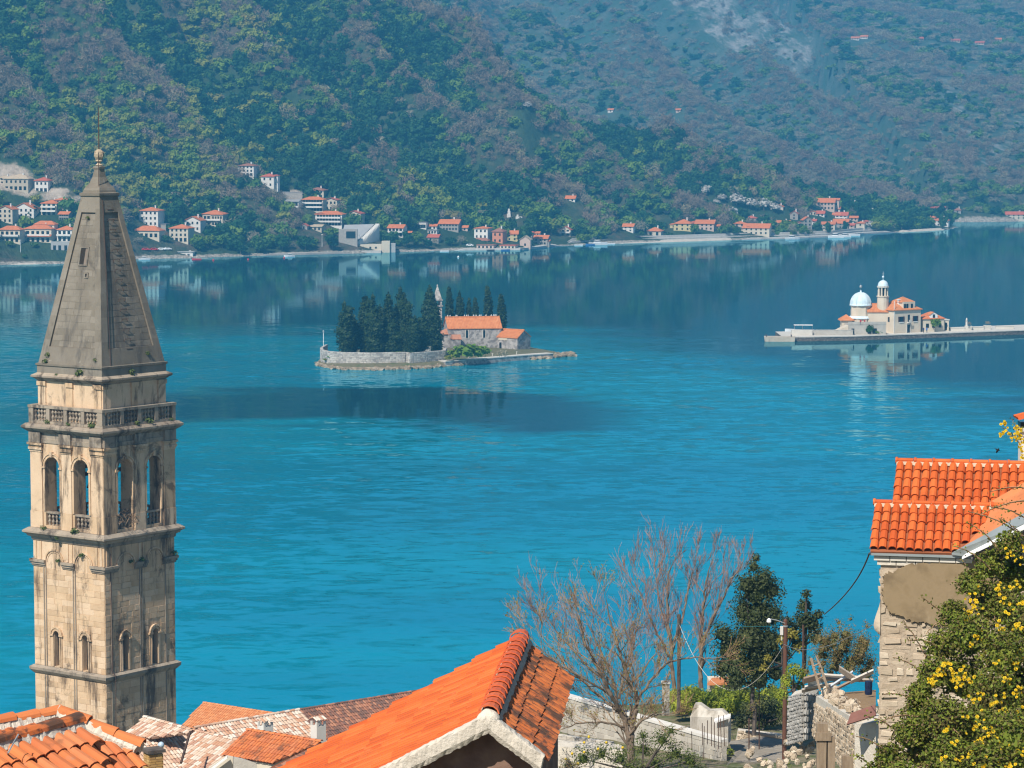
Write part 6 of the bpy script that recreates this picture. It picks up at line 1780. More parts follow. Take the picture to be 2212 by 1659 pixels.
rs.shuffle(blocks)
rest = MB()
def block_matrix(k, u, z, l, h_, hs, pr, tilt=0.0):
    o = Vector(FX[k](u, hs + .001, z)); du = Vector(FX[k](1, 0, 0)); dn = Vector(FX[k](0, 1, 0)); dz = Vector((0, 0, 1))
    if tilt:
        dz2 = (dz * math.cos(tilt) - dn * math.sin(tilt)); dn = dn * math.cos(tilt) + dz * math.sin(tilt); dz = dz2
    m = Matrix.Identity(4)
    for i in range(3):
        m[i][0], m[i][1], m[i][2], m[i][3] = du[i] * l, dz[i] * h_, dn[i] * pr, o[i]
    return m
NIND = 190
for i, (k, u, z, l, h_, hs) in enumerate(blocks):
    m = block_matrix(k, u, z, l, h_, hs, rs.uniform(.012, .04))
    if i < NIND: place('stone_block', STONE_MES[i % 3], TW, matrix=m)
    else: rest.add([m @ v.co for v in STONE_MES[0].vertices], [tuple(p.vertices) for p in STONE_MES[0].polygons])
rest.build('stone_blocks', M['tower'], TW, kind='stuff')
tilt = math.atan2(s0 - s1, zs1 - zs0)
sb = []
for k in (0, 1):
    holes = [(-.6, .55, tz(575), tz(530))] if k == 0 else []
    sb += lay(k, zs0 + 1.52, zs1 - 1.42, .55, 1.0, holes, lambda z: sp_half(z) * .87 - .37, SPIRE_MES)
rs.shuffle(sb)
rest = MB()
for i, (k, u, z, l, h_, hs) in enumerate(sb):
    m = block_matrix(k, u, z, l, h_, sp_half(z) - .19, rs.uniform(.012, .03), tilt)
    if i < 105: place('stone_block', SPIRE_MES[0], TW, matrix=m)
    else: rest.add([m @ v.co for v in SPIRE_MES[0].vertices], [tuple(p.vertices) for p in SPIRE_MES[0].polygons])
rest.build('spire_stone_blocks', M['spire'], TW, kind='stuff')
# plants rooted in the ledges
tuft = foliage_mesh('wall_plant', M['moss'], 70, [((0, 0, .25), (.4, .4, .3)), ((.25, 0, .15), (.25, .25, .2))], .1, 9, core=.5)
dry = foliage_mesh('wall_plant', pmat('dry_twigs', [(.16, .10, .06), (.25, .17, .11)], 1, .9), 120, [((0, 0, .4), (.6, .6, .5))], .2, 10, core=0, slim=.12, tang=.1)
for k, u, v, z, s, me_ in ((0, .35, PL, z_c4b + .1, 1.1, tuft), (0, -.75, PL, z_p1, .7, tuft), (1, -.1, PL, z_c4b + .1, .9, tuft), (0, -.35, AT + .2, z_c4b - .1, .5, tuft), (0, -.5, BS, zb0, .8, tuft), (0, .1, BS + .1, zb0, .6, tuft), (0, .75, BS + .1, zb0, .9, tuft), (1, .25, BS + .1, zb0, 1.0, tuft), (1, -.1, BS + .1, zb0, .7, tuft), (1, .9, BS, zb0, .6, tuft),
                            (0, -.6, B1 + .4, z_c2b - .1, .8, tuft), (0, .3, B1 + .4, z_c2b - .1, 1.0, tuft), (1, -.42, B1 + .15, z_bel0 + .3, 1.9, dry), (0, -.2, S + .5, z_c2a - .1, .6, tuft), (0, .42, S + .2, z_bs + .8, .7, tuft), (1, .95, S + .2, z_bs + .1, .9, tuft), (1, .0, S + .2, z_bs + .1, .7, tuft), (1, -.28, S + .2, z_bs + .1, .6, tuft), (0, -.25, S + .2, tz(1232) + 1.2, .6, tuft), (0, .45, S + .05, tz(1440), .6, tuft),
                            (0, -.02, 99, tz(472), .45, tuft), (0, -.75, 99, tz(768), .7, tuft), (1, .5, 99, tz(765), .6, tuft), (0, .8, 99, tz(772), .6, tuft)):
    hv = v if v < 90 else sp_half(z)
    place('wall_plant', me_, TW, loc=FX[k](u * min(hv, S), hv, z), scale=(s, s, s), rot=(0, 0, u * 9))
# ------------------------------------------------------------------ the hillside below the camera
def near_ground(x, y):
    z = np.interp(y, [-50, 0, 6, 25, 43, 70, 100, 112, 122, 133, 141, 170, 245, 285, 310, 330], [66, 63.3, 62.5, 52, 50, 47.5, 41.0, 39.4, 38.3, 37.6, 33.5, 25, 7, .6, -4, -8])
    z = z - 6.5 * np.clip((2 - x) / 6, 0, 1) * np.clip((y - 60) / 30, 0, 1) * np.clip((250 - y) / 60, 0, 1)
    z = z + 6 * np.exp(-((x - 9) / 3.4) ** 2 - ((y - 38) / 9) ** 2)
    return z + (fbm(x / 5, y / 5, 4, 91) - .5) * .9
nx2, ny2 = np.linspace(-75, 75, 101), np.concatenate([np.linspace(-50, 95, 60), np.linspace(96, 140, 60), np.linspace(142, 330, 50)])
AX, AY = np.meshgrid(nx2, ny2, indexing='ij')
AZ = near_ground(AX, AY)
ii = np.arange(AX.size).reshape(AX.shape)
me = np_mesh('hillside', np.stack([AX, AY, AZ], -1), np.stack([ii[:-1, :-1], ii[1:, :-1], ii[1:, 1:], ii[:-1, 1:]], -1).reshape(-1, 4), pmat('dry_hillside', [(.10, .085, .05), (.22, .18, .12), (.08, .10, .03), (.3, .27, .21)], 1.1, .95, bump=.6, bdist=.05), True)
place('hillside', me, kind='structure', label='steep ground of the town side falling to the sea')
def gz(x, y): return float(near_ground(np.array([x]), np.array([y]))[0])
# ------------------------------------------------------------------ tiled roofs
M['tile_new'] = pmat('orange_roof_tile', [(.50, .095, .018), (.60, .13, .026)], 1.5, .75, rcols=[(.50, .095, .018), (.60, .135, .03), (.56, .115, .022), (.44, .075, .014)], rmix=.75, stains=[((.34, .06, .014), 1.3, .5, .75, (1, 1, 1), .55), ((.62, .2, .07), 2.0, .58, .75, (1, 1, 1), .4)], bump=.2, bdist=.005)
M['tile_ridge'] = pmat('red_ridge_tile', [(.52, .09, .03), (.60, .13, .04)], 1.5, .6, rcols=[(.54, .10, .03), (.6, .13, .04), (.50, .09, .03)], rmix=.6, spec=.35)
M['tile_mid'] = pmat('weathered_orange_tile', [(.46, .13, .045), (.60, .20, .07)], 2.5, .85, rcols=[(.50, .14, .045), (.60, .19, .06), (.42, .12, .05), (.55, .2, .09)], rmix=.5, stains=[((.10, .06, .04), 1.6, .55, .72, (1, 1, 1), .75), ((.24, .2, .15), 4.0, .6, .75, (1, 1, 1), .5)], bump=.4, bdist=.008)
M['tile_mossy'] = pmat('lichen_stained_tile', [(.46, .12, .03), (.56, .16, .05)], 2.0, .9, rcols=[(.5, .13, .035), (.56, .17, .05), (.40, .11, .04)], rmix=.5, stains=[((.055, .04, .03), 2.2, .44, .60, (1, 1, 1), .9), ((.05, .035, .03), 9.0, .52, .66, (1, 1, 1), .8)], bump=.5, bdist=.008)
M['tile_pale'] = pmat('pale_old_tile', [(.50, .36, .27), (.6, .48, .38)], 2.0, .9, rcols=[(.62, .52, .43), (.56, .40, .29), (.46, .22, .12), (.66, .57, .48), (.52, .32, .21), (.60, .44, .33), (.40, .2, .13)], rmix=.8, stains=[((.3, .24, .2), 1.2, .58, .78, (1, 1, 1), .5)])
M['tile_dark'] = pmat('dark_old_tile', [(.17, .085, .06), (.34, .15, .09)], 1.5, .92, rcols=[(.16, .09, .07), (.24, .11, .075), (.36, .15, .085), (.13, .08, .065), (.42, .2, .12)], rmix=.7, stains=[((.07, .05, .045), .9, .5, .7, (1, 1, 1), .7)])
M['tile_far'] = pmat('warm_orange_tile', [(.54, .19, .07), (.62, .26, .11)], 1.5, .85, rcols=[(.56, .2, .075), (.62, .25, .1), (.5, .18, .07), (.64, .29, .13)], rmix=.6)
M['under_tile'] = pmat('roof_underlay', [(.22, .07, .03), (.30, .10, .045)], 2, .95)
M['under_pale'] = pmat('roof_underlay_pale', [(.22, .13, .09), (.32, .2, .14)], 2, .95)
M['mortar'] = pmat('cream_mortar', [(.50, .44, .36), (.66, .60, .51)], 3.0, .95, stains=[((.24, .21, .18), 2.5, .6, .8, (1, 1, 1), .5)], bump=.8, bdist=.03)
M['mortar_dim'] = pmat('dusty_mortar', [(.40, .31, .22), (.56, .46, .34)], 6.0, .95, stains=[((.2, .15, .1), 5, .55, .75, (1, 1, 1), .6)], bump=.8, bdist=.02)
M['white_wall'] = pmat('whitewashed_wall', [(.56, .53, .48), (.68, .65, .60)], 1, .9, stains=[((.4, .38, .34), .9, .6, .85, (1, 1, .3), .4)])
M['cream_wall'] = pmat('cream_house_wall', [(.52, .45, .35), (.64, .57, .46)], 1, .9, stains=[((.32, .27, .21), .9, .58, .85, (1, 1, .3), .5)])
def roof_plane(A, B, pitch, flip=False, down=None):
    """frame of a roof slope: origin A, u along the ridge, v down the slope, n outward"""
    u = (B - A); u.z = 0; u.normalize()
    w = Vector((u.y, -u.x, 0))
    if down is not None:
        if w.dot(Vector(down).to_3d() if len(down) == 3 else Vector((down[0], down[1], 0))) < 0: w = -w
    elif (w.y > 0) != flip: w = -w
    v = w * math.cos(pitch) - Vector((0, 0, 1)) * math.sin(pitch)
    n = w * math.sin(pitch) + Vector((0, 0, 1)) * math.cos(pitch)
    return A.copy(), u, v, n
def on_plane(fr, px, py):
    A, u, v, n = fr
    d = ray(px, py); o = Vector((0, 0, CAM_Z))
    t = (A - o).dot(n) / d.dot(n)
    q = o + d * t - A
    return q.dot(u), q.dot(v)
def inside(p, poly):
    c = False; j = len(poly) - 1
    for i in range(len(poly)):
        (a, b), (e, f) = poly[i], poly[j]
        if (b > p[1]) != (f > p[1]) and p[0] < (e - a) * (p[1] - b) / (f - b) + a: c = not c
        j = i
    return c
def barrel(w, l, seg=5, thick=.016, taper=.82, name='tile', mat=None, flat=.62, step=.022):
    mb = MB()
    rows = []
    for (y, k, lift) in ((0, taper, 0.0), (l, 1.0, step)):
        outer, inner = [], []
        for i in range(seg + 1):
            a = math.pi * i / seg
            outer.append((-w / 2 * k * math.cos(a), y, w / 2 * k * flat * math.sin(a) + lift))
            inner.append((-(w / 2 * k - thick) * math.cos(a), y, (w / 2 * k * flat - thick) * math.sin(a) + lift))
        rows.append((outer, inner))
    v = rows[0][0] + rows[1][0] + rows[1][1]
    n = seg + 1
    f = [(i, i + 1, n + i + 1, n + i) for i in range(seg)] + [(n + i, n + i + 1, 2 * n + i + 1, 2 * n + i) for i in range(seg)]
    mb.add(v, [tuple(reversed(q)) for q in f])
    return mb.mesh(name, mat, smooth=False)
def tiles_on(root, fr, poly, tw, tl, mat, under, limit=300, seed=1, jit=.008, thick_slab=.12, name='tile', slab=True, near_first=True, flat=.62, skip=0.0):
    A, u, v, n = fr
    pu = [p[0] for p in poly]; pv = [p[1] for p in poly]
    me = barrel(tw * .98, tl * 1.16, 5, mat=mat, name=name, flat=flat)
    rs = random.Random(seed)
    spots = []
    c0, c1 = math.floor(min(pu) / tw), math.ceil(max(pu) / tw)
    r0, r1 = math.floor(min(pv) / tl), math.ceil(max(pv) / tl)
    for r in range(r0, r1):
        for c in range(c0, c1):
            p = ((c + .5) * tw, (r + .5) * tl)
            if inside(p, poly) and rs.random() >= skip: spots.append((p[0], r * tl))
    if near_first:
        spots.sort(key=lambda q: (A + u * q[0] + v * q[1]).y)
    right = u.cross(v).dot(n) > 0
    ux = u if right else -u
    rest = []
    rv = [m.co.copy() for m in me.vertices]; rf = [tuple(p.vertices) for p in me.polygons]
    inv = root.matrix_basis.inverted() if root is not None else Matrix.Identity(4)
    mbr = MB()
    for i, (a, b) in enumerate(spots):
        o = A + u * (a + rs.uniform(-jit, jit)) + v * (b + rs.uniform(-jit, jit) * 2) + n * rs.uniform(0, jit)
        ang = rs.uniform(-.02, .02)
        uu, vv = ux * math.cos(ang) + v * math.sin(ang), v * math.cos(ang) - ux * math.sin(ang)
        m = Matrix(((uu.x, vv.x, n.x, o.x), (uu.y, vv.y, n.y, o.y), (uu.z, vv.z, n.z, o.z), (0, 0, 0, 1)))
        m = inv @ m
        if i < limit: place(name, me, root, matrix=m)
        else: mbr.add([m @ q for q in rv], rf)
    if mbr.v: mbr.build('tiles', mat, root, kind='stuff')
    if slab:
        mb = MB()
        top = [inv @ (A + u * p[0] + v * p[1] - n * .004) for p in poly]; bot = [inv @ (A + u * p[0] + v * p[1] - n * thick_slab) for p in poly]
        k = len(poly)
        mb.add(top + bot, [tuple(range(k)), tuple(range(2 * k - 1, k - 1, -1))] + [(i, (i + 1) % k, k + (i + 1) % k, k + i) for i in range(k)])
        mb.build('roof_deck', under, root)
    return len(spots)
def ridge_caps(root, a, b, r, l, mat, seed=2, name='ridge_tile', over=1.1, lift=.02, flat=.8, taper=.86, step=.022):
    d = b - a; L = d.length; d = d / L
    k = max(1, int(L / l))
    side = d.cross(Vector((0, 0, 1))).normalized(); up = side.cross(d)
    me = barrel(2 * r, L / k * over, 6, mat=mat, name=name, taper=taper, flat=flat, thick=.02, step=step)
    inv = root.matrix_basis.inverted()
    rs = random.Random(seed)
    for i in range(k):
        o = a + d * (L * i / k) + up * (lift + rs.uniform(-.006, .006)) + side * rs.uniform(-.006, .006)
        m = Matrix(((-side.x, d.x, up.x, o.x), (-side.y, d.y, up.y, o.y), (-side.z, d.z, up.z, o.z), (0, 0, 0, 1)))
        place(name, me, root, matrix=inv @ m)
def slab_from(root, pts, thick, mat, name, axis=None):
    """solid panel from 3-D points (world), extruded by a vector"""
    inv = root.matrix_basis.inverted()
    ex = Vector(axis) if axis is not None else Vector((0, 0, -1))
    k = len(pts); top = [inv @ p for p in pts]; bot = [inv @ (p + ex * thick) for p in pts]
    mb = MB()
    mb.add(top + bot, [tuple(range(k)), tuple(range(2 * k - 1, k - 1, -1))] + [(i, (i + 1) % k, k + (i + 1) % k, k + i) for i in range(k)])
    return mb.build(name, mat, root)
def sameZ(px, py, z): return PZ(px, py, z)
# --- far roofs of the old town
def town_house(label, a, Y, b, poly, tile, under, tw, tl, pitch=25, wall=None, seed=1, cap=True, flip=False, wall_h=5.0, capr=.12, skip=0.0, cat='house', limit=300):
    A = P(a[0], a[1], Y); B = PZ(b[0], b[1], A.z)
    root = thing('town_house', label, cat, (A.x, A.y, gz(A.x, A.y)), 0, 'tiled houses of the old town')
    bpy.context.view_layer.update() if False else None
    root.matrix_basis = Matrix.Translation((A.x, A.y, gz(A.x, A.y)))
    fr = roof_plane(A, B, R(pitch), flip)
    pl = [on_plane(fr, *q) for q in poly]
    tiles_on(root, fr, pl, tw, tl, tile, under, limit, seed, skip=skip)
    if cap: ridge_caps(root, A, B, capr, tl, tile)
    # walls stand under the slope
    wv = [fr[0] + fr[1] * p[0] + fr[2] * p[1] for p in pl]
    c = sum(wv, Vector()) / len(wv)
    pts = [c + (q - c) * .93 - Vector((0, 0, .16)) for q in wv]
    slab_from(root, pts, wall_h, wall or M['cream_wall'], 'wall')
    return root, fr
R4, _ = town_house('house with a plain orange roof nearest the sea beside the tower', (439, 1518), 235, (595, 1542), [(439, 1518), (597, 1542), (604, 1566), (480, 1590), (385, 1574)], M['tile_far'], M['under_tile'], .24, .4, seed=4)
R5, _ = town_house('house with a dark lichen covered roof behind the pale roofs', (640, 1535), 195, (915, 1491), [(640, 1535), (915, 1491), (960, 1500), (930, 1545), (690, 1640), (684, 1600)], M['tile_dark'], M['under_tile'], .22, .4, seed=5)
R2, fr2 = town_house('house with a long whitish pink roof and two white chimneys', (418, 1573), 165, (645, 1534), [(418, 1573), (645, 1534), (705, 1604), (640, 1640), (480, 1640), (505, 1600)], M['tile_pale'], M['under_pale'], .22, .38, seed=6)
R1, fr1 = town_house('house with whitish pink hipped roof just right of the tower foot', (412, 1577), 157, (514, 1600), [(412, 1577), (514, 1600), (476, 1646), (440, 1680), (388, 1670)], M['tile_pale'], M['under_pale'], .22, .38, seed=7, limit=110)
for (a, Y, b, poly, sd, lim) in (((311, 1549), 160, (412, 1577), [(311, 1549), (414, 1577), (410, 1582), (252, 1603)], 8, 80), ((250, 1602), 156.5, (412, 1578), [(250, 1602), (412, 1578), (391, 1668), (330, 1690), (285, 1640)], 9, 110)):
    A = P(*a, Y); B = PZ(*b, A.z)
    fr = roof_plane(A, B, R(25))
    tiles_on(R1, fr, [on_plane(fr, *q) for q in poly], .22, .38, M['tile_pale'], M['under_pale'], lim, sd)
    ridge_caps(R1, A, B, .13, .4, M['tile_pale'])
fl0, fl1 = P(411, 1584, 152), P(391, 1652, 149)
inv = R1.matrix_basis.inverted()
mb = MB(); mb.tube([inv @ (fl0 + Vector((0, 0, .1))), inv @ (fl1 + Vector((0, 0, .1)))], .07, 6); mb.build('valley_pipe', M['iron'], R1)
R3, fr3 = town_house('small house with a worn orange roof in front of the white chimneys', (533, 1577), 140, (694, 1603), [(533, 1577), (694, 1603), (588, 1647), (482, 1629)], M['tile_mid'], M['under_tile'], .2, .36, seed=10, wall=M['cream_wall'])
R6, fr6 = town_house('low house with a shadowed brown roof and white verge beside the big orange roof', (590, 1660), 120, (690, 1606), [(575, 1662), (690, 1606), (712, 1640), (640, 1690), (560, 1690)], M['tile_dark'], M['under_tile'], .2, .36, seed=11, cap=False, pitch=18)  # shade on this roof is carried by the dark tile colour
# white chimneys with tiled hats
def chimney(px0, px1, pt, pb, Y, label, root):
    a, b = P(px0, pb, Y), P(px1, pt, Y)
    w = b.x - a.x
    t_ = thing('chimney', label, 'chimney', ((a.x + b.x) / 2, Y, a.z - .6), R(38), 'whitewashed chimneys on the pale roof')
    t_.matrix_basis = Matrix.Translation(t_.location) @ Matrix.Rotation(R(38), 4, 'Z')
    h = b.z - a.z + .6; s = w * .36
    mb = MB(); mb.box(-s, s, -s, s, 0, h - .42); mb.build('stack', M['white_wall'], t_)
    mb = MB()
    for q in (-1, 1):
        for r_ in (-1, 0, 1):
            if r_ == 0: mb.box(-.09 * s, .09 * s, q * s * .82 - .12 * s, q * s * .82 + .12 * s, h - .42, h - .2)
            else: mb.box(r_ * s * .82 - .18 * s, r_ * s * .82 + .18 * s, q * s * .82 - .18 * s, q * s * .82 + .18 * s, h - .42, h - .2)
    mb.build('smoke_slot_post', M['white_wall'], t_)
    for q in (-1, 1):
        for i in range(4):
            me = barrel(s * .58, s * 1.35, 4, mat=M['tile_pale'], thick=.02)
            m = Matrix.Translation((-s * .9 + i * s * .6, 0, h + .02)) @ (Matrix.Rotation(math.pi, 4, 'Z') if q < 0 else Matrix.Identity(4)) @ Matrix.Rotation(R(-22), 4, 'X')
            place('tile', me, t_, matrix=m)
    return t_
chimney(556, 590, 1551, 1584, 142, 'whitewashed chimney with tiled hat, left one behind the worn orange roof', R2)
chimney(671, 704, 1549, 1604, 138, 'whitewashed chimney with tiled hat, right one in front of the dark roof', R2)
# gable wall under the worn orange roof
def wall_px(root, pts, Y, thick, mat, name):
    return slab_from(root, [P(a, b, Y) for a, b in pts], thick, mat, name, (0, 1, 0))
wall_px(R3, [(450, 1659), (489, 1634), (503, 1637), (503, 1720), (450, 1720)], 137.5, .3, M['cream_wall'], 'gable_wall')
wall_px(R3, [(504, 1637), (562, 1650), (562, 1720), (504, 1720)], 137.2, .3, M['grey_wall'], 'side_wall')
slab_from(R3, [P(453, 1661, 137.3), P(492, 1632, 137.3), P(492, 1636, 137.3), P(453, 1666, 137.3)], .25, M['white_paint'], 'verge', (0, -1, 0))
# --- the big orange roof in the middle
N_ = P(1056, 1553, 40.0)
F_ = PZ(1126, 1382, N_.z)
CH_ = thing('orange_roofed_house', 'house with the big bright orange gable roof and cream mortar verge, bottom centre', 'house', (N_.x, N_.y, 49.5))
CH_.matrix_basis = Matrix.Translation((N_.x, N_.y, 49.5))
frL = roof_plane(N_, F_, R(28), down=(-1, 0))
frR = roof_plane(N_, F_, R(37), down=(1, 0))
Lr = (F_ - N_).length
polyL = [(0.0, .05), (Lr, .05), (Lr - 1.45, 5.6), (0.0, 5.6)]
nL = tiles_on(CH_, frL, polyL, .205, .38, M['tile_new'], M['under_tile'], 200, 12, flat=1.0, jit=.014)
vR = on_plane(frR, 1226, 1459)[1]
polyR = [(0, .03), (Lr, .03), (Lr, vR), (0, vR)]
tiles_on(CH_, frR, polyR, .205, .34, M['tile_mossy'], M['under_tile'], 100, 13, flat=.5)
ridge_caps(CH_, F_ + Vector((0, 0, .03)), N_ + Vector((0, 0, .03)), .165, .36, M['tile_ridge'], lift=.04, taper=.86, over=1.12, step=.016)
mb = MB()
inv = CH_.matrix_basis.inverted()
d_ = (F_ - N_).normalized()
# mortar bedding under the ridge, both sides
for frq, s_ in ((frL, 1), (frR, 1)):
    A, u, v, n = frq
    rsq = random.Random(3)
    k = 40
    rows = []
    for i in range(k + 1):
        q = A + u * (Lr * i / k)
        rows.append([q + v * .10 + n * .10, q + v * (.17 + rsq.uniform(-.02, .03)) + n * .07, q + v * (.195 + rsq.uniform(-.02, .03)) - n * .0])
    vv = [inv @ p for r in rows for p in r]
    mb.add(vv, [(i * 3 + j, i * 3 + 3 + j, i * 3 + 4 + j, i * 3 + 1 + j) for i in range(k) for j in range(2)])
mb.build('ridge_mortar', pmat('grey_bedding_mortar', [(.30, .23, .17), (.54, .46, .37)], 8, .95), CH_)
def verge(fr, length, w_front, label, seed):
    """thick uneven mortar band along the near gable edge"""
    A, u, v, n = fr
    rsq = random.Random(seed)
    k = int(length / .05); rows = []
    for i in range(k + 1):
        q = A + v * (i * length / k) - u * .10
        j = lambda a=.008: rsq.uniform(-a, a)
        dn = Vector((0, 0, -1))
        rows.append([q + u * (.16 + j(.02)) + n * (.085 + j()), q + u * j() + n * (.095 + j()), q - u * (.055 + j()) + n * (.085 + j()), q - u * (.06 + j()) + n * (.06 + j()), q - u * (.06 + j()) + dn * (w_front * .55 + j()), q - u * (.02 + j()) + dn * (w_front + j(.015)), q + u * .12 + dn * (w_front - .03)])
    m = len(rows[0]); mb = MB()
    mb.add([inv @ p for r in rows for p in r], [(i * m + a, i * m + a + 1, (i + 1) * m + a + 1, (i + 1) * m + a) for i in range(k) for a in range(m - 1)])
    mb.add([inv @ p for p in rows[0]], [tuple(range(m))]); mb.add([inv @ p for p in rows[-1]], [tuple(range(m))])
    return mb.build('verge_mortar', M['mortar'], CH_, smooth=False)
verge(frL, 2.9, .19, '', 1)
verge(frR, vR - .02, .19, '', 2)
bm = bmesh.new(); bmesh.ops.create_icosphere(bm, subdivisions=3, radius=.175)
for q in bm.verts:
    q.co *= 1 + .05 * math.sin(q.co.x * 31 + q.co.z * 17) * math.cos(q.co.y * 23); q.co.y *= .75
me = bpy.data.meshes.new('ridge_end_mortar'); bm.to_mesh(me); bm.free(); me.materials.append(M['mortar'])
place('ridge_end_mortar', me, CH_, loc=inv @ (N_ - d_ * .03 + Vector((0, 0, -.02))))
# gable wall and body
uL = frL[1]
gw = [N_ + uL * .28 + Vector((0, 0, -.12)), N_ + uL * .28 + frL[2] * 5.2 - Vector((0, 0, .12)), N_ + uL * .28 + frL[2] * 5.2 - Vector((0, 0, 5)), N_ + uL * .28 + frR[2] * .8 - Vector((0, 0, 5)), N_ + uL * .28 + frR[2] * .8 - Vector((0, 0, .12))]
slab_from(CH_, gw, Lr - .6, pmat('shaded_brown_plaster', [(.09, .05, .04), (.20, .12, .09), (.3, .2, .14)], 2.2, .95, bump=.5, bdist=.02), 'gable_wall', tuple(uL))  # brown plaster, coloured darker for the shade under the verge overhang
# --- old roof in the bottom left corner
LR = thing('old_tiled_house', 'house with a mossy orange hipped roof and white mortared ridges, bottom left corner', 'house', (-6, 37, 50))
LR.matrix_basis = Matrix.Translation((-6, 37, 50))
inv = LR.matrix_basis.inverted()
A1, B1_ = P(-30, 1573, 41), None
B1_ = PZ(126, 1549, A1.z)
frB = roof_plane(A1, B1_, R(24))
tiles_on(LR, frB, [on_plane(frB, *q) for q in ((-60, 1578), (126, 1549), (168, 1570), (0, 1612), (-60, 1626))], .2, .36, M['tile_mid'], M['under_tile'], 70, 21)
ridge_caps(LR, A1, B1_, .13, .36, M['tile_mid'], lift=.06)
A2, B2 = P(-30, 1617, 36.5), None
B2 = PZ(167, 1569, A2.z)
frF = roof_plane(A2, B2, R(25))
tiles_on(LR, frF, [on_plane(frF, *q) for q in ((-60, 1624), (167, 1569), (196, 1600), (232, 1700), (-60, 1720))], .215, .42, M['tile_mid'], M['under_tile'], 90, 22, jit=.012, flat=.8)
ridge_caps(LR, A2, B2, .14, .4, M['tile_mossy'], lift=.06)
TA = P(126, 1549, 38.6)
frS = roof_plane(TA, TA + Vector((.76, .65, 0)), R(25), down=(.65, -.76))
tiles_on(LR, frS, [on_plane(frS, *q) for q in ((128, 1551), (300, 1624), (318, 1700), (240, 1720), (196, 1610), (168, 1572))], .16, .34, M['tile_mid'], M['under_tile'], 120, 23)
hip0 = TA + Vector((0, 0, .05)); hip1 = TA + frS[1] * on_plane(frS, 300, 1624)[0] + frS[2] * on_plane(frS, 300, 1624)[1] + Vector((0, 0, .05))
ridge_caps(LR, hip0, hip1, .12, .4, M['tile_mid'], lift=.04)
for a, b, r in ((A1, B1_, .17), (A2, B2, .17), (hip0, hip1, .16)):
    rsq = random.Random(int(r * 1000)); k = 36
    pts = [inv @ (a + (b - a) * (i / k) + Vector((rsq.uniform(-.008, .008), rsq.uniform(-.008, .008), -.03 + rsq.uniform(-.01, .01)))) for i in range(k + 1)]
    mb = MB(); mb.tube(pts, [r * .92 * rsq.uniform(.95, 1.06) for _ in pts], 8); mb.build('ridge_mortar', M['mortar'], LR)
mb = MB(); mb.tube([inv @ PZ(4, 1656, A2.z - .5), inv @ (P(18, 1625, 36.2)), inv @ P(40, 1586, 36.4)], .012, 5); mb.build('aerial_rod', M['metal'], LR)
mb = MB(); mb.box(-4, 1.2, -1.5, 3.0, -1, 5.6); mb.build('wall', M['cream_wall'], LR)
# brick chimney: every brick is laid
BCp = P(331, 1617, 84)
BC = thing('brick_chimney', 'small yellow brick chimney at the lower edge beside the old roof', 'chimney', (BCp.x, 84, BCp.z - 2.0), R(30))
M['brick'] = pmat('yellow_brick', [(.42, .24, .08), (.52, .33, .13)], 6, .9, rcols=[(.46, .27, .09), (.54, .35, .14), (.36, .2, .08), (.5, .3, .12)], rmix=.7)
mb = MB(); mb.box(-.2, .2, -.2, .2, 0, 1.9); mb.build('mortar_core', M['mortar'], BC)
bk = MB(); bk.box(-.5, .5, -.5, .5, 0, 1); BRICK = bk.mesh('brick', M['brick'])
for r_ in range(24):
    for k in range(4):
        for q in (0, 1):
            a = k * math.pi / 2; x, y = (-.105 if q == 0 else .108) + (.02 if r_ % 2 else -.02), -.19
            place('brick', BRICK, BC, loc=(x * math.cos(a) - y * math.sin(a), x * math.sin(a) + y * math.cos(a), r_ * .078), rot=(0, 0, a), scale=(.195, .09, .066))
mb = MB(); mb.box(-.29, .29, -.29, .29, 1.905, 2.0); mb.build('cap_slab', M['bark'], BC)
dp = P(348, 1609, 86)
DI = thing('roof_lantern', 'round pale blue glass globe on a short pole behind the brick chimney', 'globe lamp', dp)
mb = MB(); mb.lathe([(.02, -.105)] + [(.1 * math.sin(a), -.1 * math.cos(a)) for a in [i * .35 for i in range(1, 9)]] + [(.01, .1)], 12); mb.build('globe', pmat('pale_blue_glass', [(.42, .52, .62)], 1, .2, spec=.6), DI, smooth=True)
mb = MB(); mb.tube([(0, 0, -1.2), (0, 0, -.08)], .018, 6); mb.build('pole', M['metal'], DI)
# --- stone house on the right
HR = R(-12)
hu, hw = Vector((math.cos(HR), math.sin(HR), 0)), Vector((math.sin(HR), -math.cos(HR), 0))       # along the front, outwards
E = P(1880, 1189, 68.0)
RH = thing('stone_house', 'stone house with two stepped orange tile roofs and patchy brown plaster', 'house', (E.x, E.y, 47.0), HR)
RH.matrix_basis = Matrix.Translation((E.x, E.y, 47.0)) @ Matrix.Rotation(HR, 4, 'Z')
inv = RH.matrix_basis.inverted()
pt = R(31)
def frame_from(px, py, Y):
    A = P(px, py, Y)
    return (A, hu.copy(), hw * math.cos(pt) - Vector((0, 0, math.sin(pt))), hw * math.sin(pt) + Vector((0, 0, math.cos(pt))))
